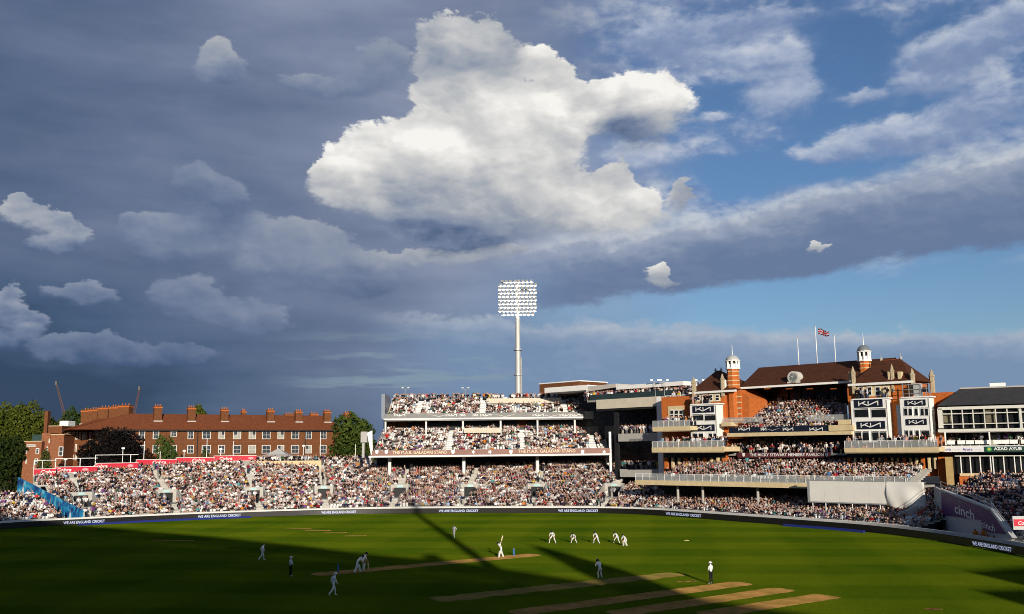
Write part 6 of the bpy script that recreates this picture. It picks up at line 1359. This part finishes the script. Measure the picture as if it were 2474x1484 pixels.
# ================================================================ players and umpires
BASE = dict(pelvis=(0, 0, .96), belly=(0, .01, 1.13), chest=(0, 0, 1.33), neck=(0, .0, 1.50), head=(0, .03, 1.62), crown=(0, .02, 1.74),
    sh=(.185, 0, 1.42), el=(.25, -.02, 1.15), wr=(.25, .08, .92), hip=(.095, 0, .92), kn=(.115, .03, .50), an=(.115, -.02, .09), to=(.135, .17, .045))
RADI = dict(pelvis=(.155, .115), belly=(.145, .105), chest=(.165, .115), neck=.055, head=(.082, .098), crown=.062, sh=.075, el=.05, wr=.034, hip=.10, kn=.066, an=.045, to=.038)
CLS_C = {'skin': (.52, .28, .20), 'white': (.80, .79, .77), 'cream': (.66, .64, .58), 'black': (.018, .018, .022), 'shoe': (.66, .65, .62), 'hair': (.03, .02, .015), 'red': (.42, .02, .02), 'coat': (.80, .80, .79)}
def figure(label, px, py, face, pose, shirt='white', trouser='white', headgear='cap', height=1.82, ang=None, pads=False, shoes='shoe', arms='skin'):
    """one continuous skinned body; pose overrides joints as name -> xyz, with _l/_r for the two sides"""
    J = {}
    for k in ('pelvis', 'belly', 'chest', 'neck', 'head', 'crown'): J[k] = np.array(pose.get(k, BASE[k]), float)
    for s, sg in (('_l', -1), ('_r', 1)):
        for k in ('sh', 'el', 'wr', 'hip', 'kn', 'an', 'to'): b_ = BASE[k]; J[k + s] = np.array(pose.get(k + s, (b_[0] * sg, b_[1], b_[2])), float)
    hf = np.array(pose.get('look', (0, 1, -.1)), float); hf /= np.linalg.norm(hf)
    N_ = list(J); V_ = [J[k] for k in N_]; R_ = [RADI[k.split('_')[0]] for k in N_]; id_ = {k: i for i, k in enumerate(N_)}
    E_ = [('pelvis', 'belly'), ('belly', 'chest'), ('chest', 'neck'), ('neck', 'head'), ('head', 'crown')]; bone = []
    for s in ('_l', '_r'): E_ += [('chest', 'sh' + s), ('sh' + s, 'el' + s), ('el' + s, 'wr' + s), ('pelvis', 'hip' + s), ('hip' + s, 'kn' + s), ('kn' + s, 'an' + s), ('an' + s, 'to' + s)]
    ED = [(id_[a], id_[b_]) for a, b_ in E_]
    V_.append(J['head'] + hf * .105 + np.array([0, 0, -.01])); R_.append(.018); ED.append((id_['head'], len(V_) - 1))           # nose
    side = np.cross(hf, [0, 0, 1.0]); side /= np.linalg.norm(side)
    for sg in (-1, 1): V_.append(J['head'] + side * sg * .088); R_.append(.018); ED.append((id_['head'], len(V_) - 1))           # ears
    for s, sg in (('_l', -1), ('_r', 1)):                                                                                        # hands: palm, four curled fingers, thumb
        d = J['wr' + s] - J['el' + s]; d /= np.linalg.norm(d); g_ = np.array(pose.get('grip', (0, .7, -.3)), float); g_ = g_ - d * np.dot(g_, d); g_ /= np.linalg.norm(g_) + 1e-9; w_ = np.cross(d, g_)
        palm = J['wr' + s] + d * .075; pi_ = len(V_); V_.append(palm); R_.append((.036, .02)); ED.append((id_['wr' + s], pi_))
        for q in range(4):
            a = palm + d * .045 + w_ * (q - 1.5) * .021; b_ = a + d * (.034 - .004 * abs(q - 1.2)) + g_ * .022; V_ += [a, b_]; R_ += [.010, .0085]; ED += [(pi_, len(V_) - 2), (len(V_) - 2, len(V_) - 1)]
        a = palm - d * .01 + w_ * -.045 * sg; b_ = a + d * .035 + g_ * .02; V_ += [a, b_]; R_ += [.011, .009]; ED += [(pi_, len(V_) - 2), (len(V_) - 2, len(V_) - 1)]
    v, f = skin_mesh([tuple(q) for q in V_], ED, R_, 0, 1)
    sc = height / 1.82; c = v[f].mean(1)
    # colour by nearest bone
    bones = [(J[a], J[b_], a, b_) for a, b_ in E_] + [(J['wr' + s], J['wr' + s] + (J['wr' + s] - J['el' + s]) / np.linalg.norm(J['wr' + s] - J['el' + s]) * .16, 'hand', 'hand') for s in ('_l', '_r')]
    D_ = []
    for A, B, a, b_ in bones:
        t_ = np.clip(((c - A) @ (B - A)) / max(1e-9, (B - A) @ (B - A)), 0, 1); r0 = RADI.get(a.split('_')[0], .03); r0 = r0[0] if isinstance(r0, tuple) else r0; D_.append(np.linalg.norm(c - (A + t_[:, None] * (B - A)), axis=1) - .5 * r0)
    nb_ = np.argmin(D_, 0); cls = []
    for A, B, a, b_ in bones:
        k = a.split('_')[0]
        cls.append('hand' if a == 'hand' else 'head' if a in ('neck', 'head') else shirt if a in ('belly', 'chest', 'pelvis') and b_ not in ('hip_l', 'hip_r') else shirt if k == 'sh' else ('fore' if k == 'el' else trouser if k in ('pelvis', 'hip', 'kn') else shoes))
    col_ = np.zeros((len(f), 3)); pz = J['pelvis']
    for i_, b_ in enumerate(nb_):
        k = cls[b_]; k = 'skin' if k in ('hand', 'head') else arms if k == 'fore' else k
        if bones[b_][2] == 'pelvis' and np.dot(c[i_] - pz, J['belly'] - pz) < .004: k = trouser
        if cls[b_] == 'head' and np.dot(c[i_] - J['head'], hf) < -.01 and c[i_][2] > J['head'][2] - .06: k = 'hair'
        col_[i_] = CLS_C[k]
    v = v * sc; zmin = v[:, 2].min(); v[:, 2] -= zmin
    g_ = G(px, py); o = np_mesh('person', v, f, CROWDP, None, col_, (g_[0], g_[1], .012)); o.data.polygons.foreach_set('use_smooth', [True] * len(o.data.polygons))
    th = math.atan2(-face[0], face[1]) if ang is None else ang; o.rotation_euler = (0, 0, th)
    tag(o, label, 'person')
    fix = lambda q: np.array(q) * sc - np.array([0, 0, zmin])
    def child(name, mb, m, smooth=True):
        me = bpy.data.meshes.new(name); me.from_pydata([tuple(fix(q)) for q in mb.v], [], mb.f); me.materials.append(m); ch = bpy.data.objects.new(name, me); COL.objects.link(ch); ch.parent = o
        if smooth: me.polygons.foreach_set('use_smooth', [True] * len(me.polygons))
        return ch
    upv = J['crown'] - J['neck']; upv = Vector(upv / np.linalg.norm(upv)); rot = Vector((0, 0, 1)).rotation_difference(upv).to_matrix(); hc = Vector(J['head'])
    def headpiece(name, prof, m, brim=None):
        mb = MB(); mb.lathe((0, 0), prof, 12); mb.v = [tuple(hc + rot @ Vector(q)) for q in mb.v]; ch = child(name, mb, m)
        if brim:
            mb = MB(); pts = []; 
            for k in range(9): a = -1.0 + 2.0 * k / 8; q = hf * math.cos(a) + side * math.sin(a); pts.append((np.array(hc) + q * .095 + np.array(upv) * .05, np.array(hc) + q * (.095 + brim * math.cos(a * .9)) + np.array(upv) * .035))
            for k in range(8): mb.hexa([pts[k][0] - np.array(upv) * .008, pts[k + 1][0] - np.array(upv) * .008, pts[k + 1][1] - np.array(upv) * .008, pts[k][1] - np.array(upv) * .008, pts[k][0], pts[k + 1][0], pts[k + 1][1], pts[k][1]])
            child('peak', mb, m)
    if headgear == 'cap': headpiece('cap', [(.108, .03), (.112, .07), (.10, .12), (.06, .15), (.01, .158)], mat('navy cloth', (.012, .014, .035), .8), .075)
    elif headgear == 'hat': headpiece('sun_hat', [(.185, .035), (.19, .05), (.112, .065), (.108, .12), (.09, .155), (.02, .162)], mat('white hat cloth', (.72, .71, .68), .8))
    elif headgear == 'helmet': headpiece('helmet', [(.118, -.05), (.13, .03), (.128, .08), (.10, .135), (.05, .16), (.01, .165)], mat('dark helmet', (.010, .011, .020), .4), .07)
    if pads:
        for s in ('_l', '_r'):
            K, A_ = J['kn' + s], J['an' + s]; d = (A_ - K) / np.linalg.norm(A_ - K); fw = J['to' + s] - A_; fw = fw - d * np.dot(fw, d); fw /= np.linalg.norm(fw); sd_ = np.cross(d, fw); mb = MB(); T = K - d * .18; Bm = A_ + d * .02
            ring = lambda P_, wd, t0_: [P_ + sd_ * wd - fw * .02, P_ - sd_ * wd - fw * .02, P_ - sd_ * wd * .8 + fw * t0_, P_ + sd_ * wd * .8 + fw * t0_]
            mb.hexa(ring(Bm, .075, .10) + ring((K + Bm) / 2, .085, .115)); mb.hexa(ring((K + Bm) / 2, .086, .116) + ring(T, .09, .12)); child('leg_pad', mb, mat('pad canvas', (.70, .68, .60), .8), False)
    o['_j'] = 0; del o['_j']
    R3 = Matrix.Rotation(th, 3, 'Z')
    return o, (lambda q: np.array(R3 @ Vector(fix(q))) + np.array([g_[0], g_[1], .012])), J
CROWDP = attr_mat('cricket whites', rough=.8)
def W(x, y): return G(x, y)[:2]
def toward(a, b_): d = W(*b_) - W(*a); return d / np.linalg.norm(d)
BAT = (1208, 1345); BOWL = (818, 1384)
# crouching slip fielder, hands on knees (lean f, depth k)
def crouch(low=0.0, lean=.30, spread=.36, hands='knees', tw=0.0):
    pz = .74 - low; py = -.20
    P = dict(pelvis=(0, py, pz), belly=(0, py + .12, pz + .15), chest=(tw * .1, py + .12 + lean * .55, pz + .28), neck=(tw * .1, py + .14 + lean * .95, pz + .38), head=(tw * .1, py + .18 + lean * 1.15, pz + .48), crown=(tw * .1, py + .17 + lean * 1.2, pz + .60))
    for s, sg in (('_l', -1), ('_r', 1)):
        P['sh' + s] = (sg * .19 + tw * .1, py + .12 + lean * .75, pz + .33); P['hip' + s] = (sg * .10, py, pz - .02); P['kn' + s] = (sg * (spread * .72), py + .26, pz * .56); P['an' + s] = (sg * spread, py + .10, .09); P['to' + s] = (sg * (spread + .04), py + .29, .045)
        if hands == 'knees': P['el' + s] = (sg * .33, py + .10 + lean * .8, pz + .08); P['wr' + s] = (sg * .24, py + .30, pz * .56 + .14)
        else: P['el' + s] = (sg * .22, py + .22 + lean * .8, pz + .05); P['wr' + s] = (sg * .08, py + .40 + lean * .6, pz - .12 - low * .3)
    return P
slipdir = lambda x, y: toward((x, y), (1212, 1352))
figure('slip fielder farthest left, standing high in a crouch with hands on knees', 1334, 1313, slipdir(1334, 1313), crouch(-.14, .22, .40), arms='skin')
figure('second slip fielder from the left, bent low with hands on knees', 1386, 1312.5, slipdir(1386, 1312), crouch(.06, .34, .36), height=1.75)
figure('third slip fielder from the left in dark cap, leaning with cupped hands', 1440, 1313, slipdir(1440, 1313), crouch(-.04, .32, .38, 'cup'))
figure('fourth slip fielder, half hidden behind the wicketkeeper', 1489, 1312, slipdir(1489, 1312), crouch(.0, .34, .38, 'cup'))
figure('wicketkeeper in pads crouching at the right end of the slips', 1509, 1319, slipdir(1509, 1319), crouch(.02, .30, .24, 'cup'), pads=True)
# fielder wandering beyond the shadow line
walk = dict(kn_l=(-.10, .16, .52), an_l=(-.10, .10, .12), to_l=(-.11, .28, .06), kn_r=(.10, .02, .50), an_r=(.11, -.22, .13), to_r=(.12, -.05, .05), el_l=(-.27, -.10, 1.16), wr_l=(-.24, .08, .98), el_r=(.27, .06, 1.16), wr_r=(.20, .26, 1.02))
figure('lone fielder walking beyond the thin shadow, arms bent', 1097, 1300.5, (-.5, -.9), dict(walk, head=(.0, .10, 1.58), crown=(0, .10, 1.70), neck=(0, .06, 1.48)), headgear='none', height=1.76)
# striker: bat high behind the shoulder after a defensive lift, leaning towards the bowler
J_ = dict(pelvis=(0, 0, .90), belly=(0, .10, 1.05), chest=(0, .24, 1.20), neck=(0, .36, 1.34), head=(.0, .44, 1.43), crown=(0, .46, 1.55), sh_l=(-.19, .26, 1.28), sh_r=(.19, .22, 1.28), el_l=(-.06, .22, 1.44), wr_l=(.06, .02, 1.52), el_r=(.28, .04, 1.34), wr_r=(.11, -.05, 1.50),
    hip_l=(-.09, .02, .87), hip_r=(.09, -.02, .87), kn_l=(-.14, .30, .50), an_l=(-.12, .38, .09), to_l=(-.10, .58, .045), kn_r=(.12, -.18, .48), an_r=(.14, -.40, .09), to_r=(.22, -.24, .045), grip=(0, .3, 1))
o, tow, J = figure('striking batsman leaning forward with his bat lifted above his shoulder', 1211, 1346.5, toward(BAT, BOWL), J_, pads=True, arms='white')
def bat(label, A, d, L=.86):
    A = np.array(A); d = np.array(d, float); d /= np.linalg.norm(d); w_ = np.cross(d, [0, 1, .2]); w_ /= np.linalg.norm(w_); n3 = np.cross(d, w_); root = empty('cricket_bat', A, label, 'bat', 'cricket bats')
    MB().tube(A - d * .12, A + d * .18, .018, n=7).build('handle', mat('bat grip', (.55, .20, .08), .8), root); mb = MB(); r_ = lambda P_, ww, t_: [P_ - w_ * ww - n3 * t_, P_ + w_ * ww - n3 * t_, P_ + w_ * ww + n3 * t_, P_ - w_ * ww + n3 * t_]
    mb.hexa(r_(A + d * .16, .030, .016) + r_(A + d * .26, .054, .020)); mb.hexa(r_(A + d * .2605, .054, .020) + r_(A + d * L, .054, .026)); mb.build('blade', mat('willow', (.62, .50, .30), .7, .1, 6), root); return root
bat("striker's pale wooden bat held upright above his shoulder", (tow(J['wr_l']) + tow(J['wr_r'])) / 2, (.22, .60, .72), .82)
# bowler's end: bowler bent in his follow-through, non-striker with bat just behind him
J_ = dict(pelvis=(0, 0, .95), belly=(0, .12, 1.12), chest=(0, .30, 1.27), neck=(0, .45, 1.36), head=(0, .53, 1.44), crown=(0, .55, 1.56), sh_l=(-.19, .34, 1.33), sh_r=(.19, .34, 1.33), el_l=(-.22, .46, 1.06), wr_l=(-.14, .56, .86), el_r=(.22, .46, 1.06), wr_r=(.12, .60, .84), hip_l=(-.10, 0, .92), hip_r=(.10, 0, .92),
    kn_l=(-.12, .22, .52), an_l=(-.13, .30, .09), to_l=(-.14, .50, .045), kn_r=(.12, -.12, .52), an_r=(.13, -.34, .12), to_r=(.14, -.17, .05))
figure('player in dark helmet bent forward at the near end of the pitch', 862, 1383.5, (.80, .45), J_, headgear='helmet', pads=True)
J_ = dict(pelvis=(0, 0, .95), belly=(0, .08, 1.12), chest=(0, .18, 1.30), neck=(0, .26, 1.44), head=(0, .32, 1.54), crown=(0, .33, 1.66), sh_l=(-.19, .18, 1.38), sh_r=(.19, .18, 1.38), el_l=(-.25, .20, 1.10), wr_l=(-.20, .32, .88), el_r=(.26, .26, 1.12), wr_r=(.22, .42, .92), kn_l=(-.12, .14, .52), an_l=(-.13, .06, .09), to_l=(-.14, .25, .045))
o, tow, J = figure('player in white behind the bent one at the near end, reaching down with a bat', 876, 1379, (.85, .35), J_, headgear='helmet', pads=True)
bat("non-striker's bat pointing down at the near end of the pitch", tow(J['wr_r']), (.1, .05, -1), .84)
# walking fielders in the shade
stride = dict(pelvis=(0, .02, .97), neck=(0, .10, 1.50), head=(0, .16, 1.60), crown=(0, .16, 1.73), chest=(0, .05, 1.33), kn_l=(-.10, .20, .55), an_l=(-.10, .22, .09), to_l=(-.10, .42, .05), kn_r=(.10, -.12, .52), an_r=(.11, -.46, .20), to_r=(.12, -.33, .08), el_l=(-.26, -.08, 1.15), wr_l=(-.22, .02, .90), el_r=(.26, .06, 1.15), wr_r=(.22, .20, .94))
figure('fielder with dark hair walking in the shade at the left', 633, 1354.5, (.75, .6), stride, headgear='none', height=1.8)
figure('nearest fielder in white sun hat striding away in the shade', 805, 1440, (.75, .65), stride, headgear='hat', height=1.84, shoes='shoe', arms='white')
# close fielder in helmet on the leg side
J_ = dict(pelvis=(0, -.10, .90), belly=(0, .02, 1.06), chest=(0, .16, 1.22), neck=(0, .26, 1.36), head=(0, .32, 1.46), crown=(0, .33, 1.58), sh_l=(-.19, .18, 1.30), sh_r=(.19, .16, 1.30), el_l=(-.27, .26, 1.05), wr_l=(-.12, .42, .98), el_r=(.27, .26, 1.05), wr_r=(.10, .42, .98), hip_l=(-.10, -.10, .87), hip_r=(.10, -.10, .87), kn_l=(-.15, .10, .48), an_l=(-.17, -.06, .09), to_l=(-.19, .13, .045), kn_r=(.15, .12, .48), an_r=(.18, -.04, .09), to_r=(.20, .15, .045))
figure('close fielder in dark helmet seen from behind, knees bent', 1449, 1397.5, toward((1449, 1398), BAT), J_, headgear='helmet')
# umpires
ump = dict(el_l=(-.25, .06, 1.14), wr_l=(-.06, .20, 1.08), el_r=(.25, .06, 1.14), wr_r=(.06, .20, 1.04))
figure('umpire in white coat and black trousers standing in the sun on the right', 1718, 1410.5, toward((1718, 1410), BAT), dict(ump, an_l=(-.15, -.02, .09), to_l=(-.18, .16, .045), kn_l=(-.13, .02, .50)), 'coat', 'black', 'hat', 1.83, arms='coat')
figure('umpire in white coat and black trousers standing in the shade on the left', 701, 1393, toward((701, 1393), BAT), ump, 'coat', 'black', 'hat', 1.83, arms='coat')
# wickets
STB = mat('blue stump', (.05, .17, .42), .45)
for (x, y, lab) in ((1241, 1342.5, 'far wicket of three blue stumps behind the striking batsman'), (816, 1382.5, 'near wicket of three blue stumps beside the bent player')):
    q = G(x, y); d = toward(BAT, BOWL); w_ = np.array([-d[1], d[0]]); wk = empty('wicket', (q[0], q[1], .009), lab, 'wicket', 'wickets'); mid = []
    for k in (-1, 0, 1): c_ = q[:2] + w_ * k * .105; MB().lathe(c_, [(.03, .0), (.03, .66), (.022, .70), (.022, .715)], 10).build('stump', STB, wk)
    for k in (-1, 0): a = q[:2] + w_ * k * .105; b2 = q[:2] + w_ * (k + 1) * .105; MB().tube((*a, .722), (*b2, .722), .012, n=6).build('bail', LETG, wk)

# ================================================================ build the crowd
inview = lambda P: ((P[:, 0] > -20) & (P[:, 0] < 2493) & (P[:, 1] > 700) & (P[:, 1] < 1490))
PA_ = np.array([p[:5] for p in PEOPLE]); KEY = [p[5] for p in PEOPLE]
pr = proj(PA_[:, :3] + [0, 0, .9]); vis = inview(pr)
order = np.argsort(np.where(vis, np.linalg.norm(PA_[:, :3] - [0, 0, CAMH], axis=1), 1e9))
NEAR = order[:300]; rest = order[300:int(vis.sum())]
CROWDM = attr_mat('clothes and skin')
PLACE = {'open': 'in the open stand', 'corner': 'on the low terrace at the far left', 'tier1': 'in the lowest tier of the three-tier stand', 'tier2': 'in the middle tier', 'tier3': 'in the top tier', 'steward': 'at a vomitory of the stands',
         'front': 'on the terrace in front of the pavilion', 'pav1': 'on the long pavilion balcony', 'pav2': 'on the upper pavilion balcony', 'ledge': 'on a pavilion side balcony', 'link': 'on a deck of the link building', 'side': 'on the shaded terrace behind the purple banner', 'pit': 'beside the boundary below the purple banner', 'gallery': 'in the gallery of the glazed building'}
def body_at(bi, p):
    v, f, cls = BODIES[bi]; c, s = math.cos(p[3]), math.sin(p[3]); k = p[5]
    w = v * k; return np.stack([w[:, 0] * c - w[:, 1] * s, w[:, 0] * s + w[:, 1] * c, w[:, 2]], 1)
# the 300 nearest are separate people
TONE = [('white', (.76, .75, .73)), ('black', (.03, .03, .035)), ('grey', (.30, .31, .33)), ('navy', (.025, .035, .09)), ('pink', (.60, .36, .33)), ('red', (.48, .03, .03)), ('light blue', (.30, .45, .62)), ('beige', (.55, .50, .40)), ('orange', (.62, .20, .03)), ('green', (.04, .14, .07))]
VAR = {}
def variant(bi, ti):
    if (bi, ti) not in VAR:
        v, f, cls = BODIES[bi]; c = person_colors(1)[0]; c[2] = TONE[ti][1]
        me_o = np_mesh('person', v, f, CROWDM, None, c[cls]); VAR[(bi, ti)] = me_o.data; bpy.data.objects.remove(me_o)
    return VAR[(bi, ti)]
for n in NEAR:
    x, y, z, a, bi = PA_[n]; bi = int(bi); ti = 8 if KEY[n] == 'pit' and random.random() < .5 else int(rng.choice(10, p=[.07, .48, .10, .22, .02, .03, .04, .02, .01, .01] if KEY[n] == 'side' else [.22, .24, .14, .12, .08, .06, .05, .05, .02, .02]))  # side-stand tops drawn darker to deepen the shade there
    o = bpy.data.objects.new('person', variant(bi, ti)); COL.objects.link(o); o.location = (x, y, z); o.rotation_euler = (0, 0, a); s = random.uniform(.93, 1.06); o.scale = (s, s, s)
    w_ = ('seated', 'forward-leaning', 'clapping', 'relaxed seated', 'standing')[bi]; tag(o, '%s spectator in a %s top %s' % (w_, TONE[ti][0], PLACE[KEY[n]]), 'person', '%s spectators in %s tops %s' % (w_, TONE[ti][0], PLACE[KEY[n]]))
# everyone else: one uncountable crowd
VV, FF, CC = [], [], []; base = 0
for bi in range(5):
    sel = [n for n in rest if int(PA_[n, 4]) == bi]
    if not sel: continue
    v, f, cls = BODIES[bi]; A = PA_[sel]; n = len(sel); sc = rng.uniform(.97, 1.12, (n, 1)); wx = rng.uniform(.95, 1.2, (n, 1))
    c, s = np.cos(A[:, 3])[:, None], np.sin(A[:, 3])[:, None]
    X = v[None, :, 0] * wx; Y = v[None, :, 1] * sc; W = np.stack([X * c - Y * s + A[:, 0:1], X * s + Y * c + A[:, 1:2], v[None, :, 2] * sc + A[:, 2:3]], 2).reshape(-1, 3)
    fc = (f[None] + (np.arange(n) * len(v))[:, None, None]).reshape(-1, 3) + base
    pc = person_colors(n); dk = np.array([KEY[m_] == 'side' and random.random() < .75 for m_ in sel]); pc[dk, 2:4] = np.minimum(pc[dk, 2:4], .03)   # side-stand clothes darkened to imitate deeper shade
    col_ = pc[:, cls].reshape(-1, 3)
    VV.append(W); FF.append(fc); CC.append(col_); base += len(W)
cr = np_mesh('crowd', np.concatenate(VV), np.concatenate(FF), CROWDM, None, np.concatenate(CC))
tag(cr, 'dense crowd of spectators filling all the stands', 'crowd', kind='stuff')
# seats: real shells, joined per stand (too small to pick apart), the nearest as single parts
sv, sf = [], []
sm_ = MB(); sm_.box(-.22, .22, -.20, .20, .40, .44); sm_.hexa([(-.22, -.24, .42), (.22, -.24, .42), (.22, -.20, .42), (-.22, -.20, .42), (-.22, -.30, .80), (.22, -.30, .80), (.22, -.26, .80), (-.22, -.26, .80)]); sm_.box(-.03, .03, -.18, -.08, 0, .40)
SVb = np.array(sm_.v); SFb = np.array(sm_.f)
SEATPAR = {'open': stA, 'corner': stL, 'tier1': stB, 'tier2': stB, 'tier3': stB, 'front': FRONTST, 'pav1': PAV, 'pav2': PAV, 'side': SIDEST}
sme = None
for key, lst in SEATS.items():
    A = np.array(lst); par = SEATPAR[key]; off = np.array(par.location)
    p2 = proj(A[:, :3]); ok = inview(p2); A = A[ok]
    if not len(A): continue
    if key == 'side':
        A = A[np.argsort(np.hypot(A[:, 0], A[:, 1]))]
        if sme is None: q = np_mesh('seat', SVb, SFb, SEATW); sme = q.data; bpy.data.objects.remove(q)
        for a in A[:160]:
            o = bpy.data.objects.new('seat', sme); COL.objects.link(o); o.parent = par; o.location = a[:3] - off; o.rotation_euler = (0, 0, a[3])
        A = A[160:]
        if not len(A): continue
    n = len(A); c, s = np.cos(A[:, 3])[:, None], np.sin(A[:, 3])[:, None]
    W = np.stack([SVb[None, :, 0] * c - SVb[None, :, 1] * s + A[:, 0:1], SVb[None, :, 0] * s + SVb[None, :, 1] * c + A[:, 1:2], SVb[None, :, 2] + A[:, 2:3]], 2).reshape(-1, 3) - off
    fc = (SFb[None] + (np.arange(n) * len(SVb))[:, None, None]).reshape(-1, 4)
    o = np_mesh('seat_rows', W, fc, SEATW, par); o['kind'] = 'stuff'
print('people', len(PEOPLE), 'in view', int(vis.sum()), 'body tris', [len(b_[1]) for b_ in BODIES], 'seats', {k: len(v) for k, v in SEATS.items()})
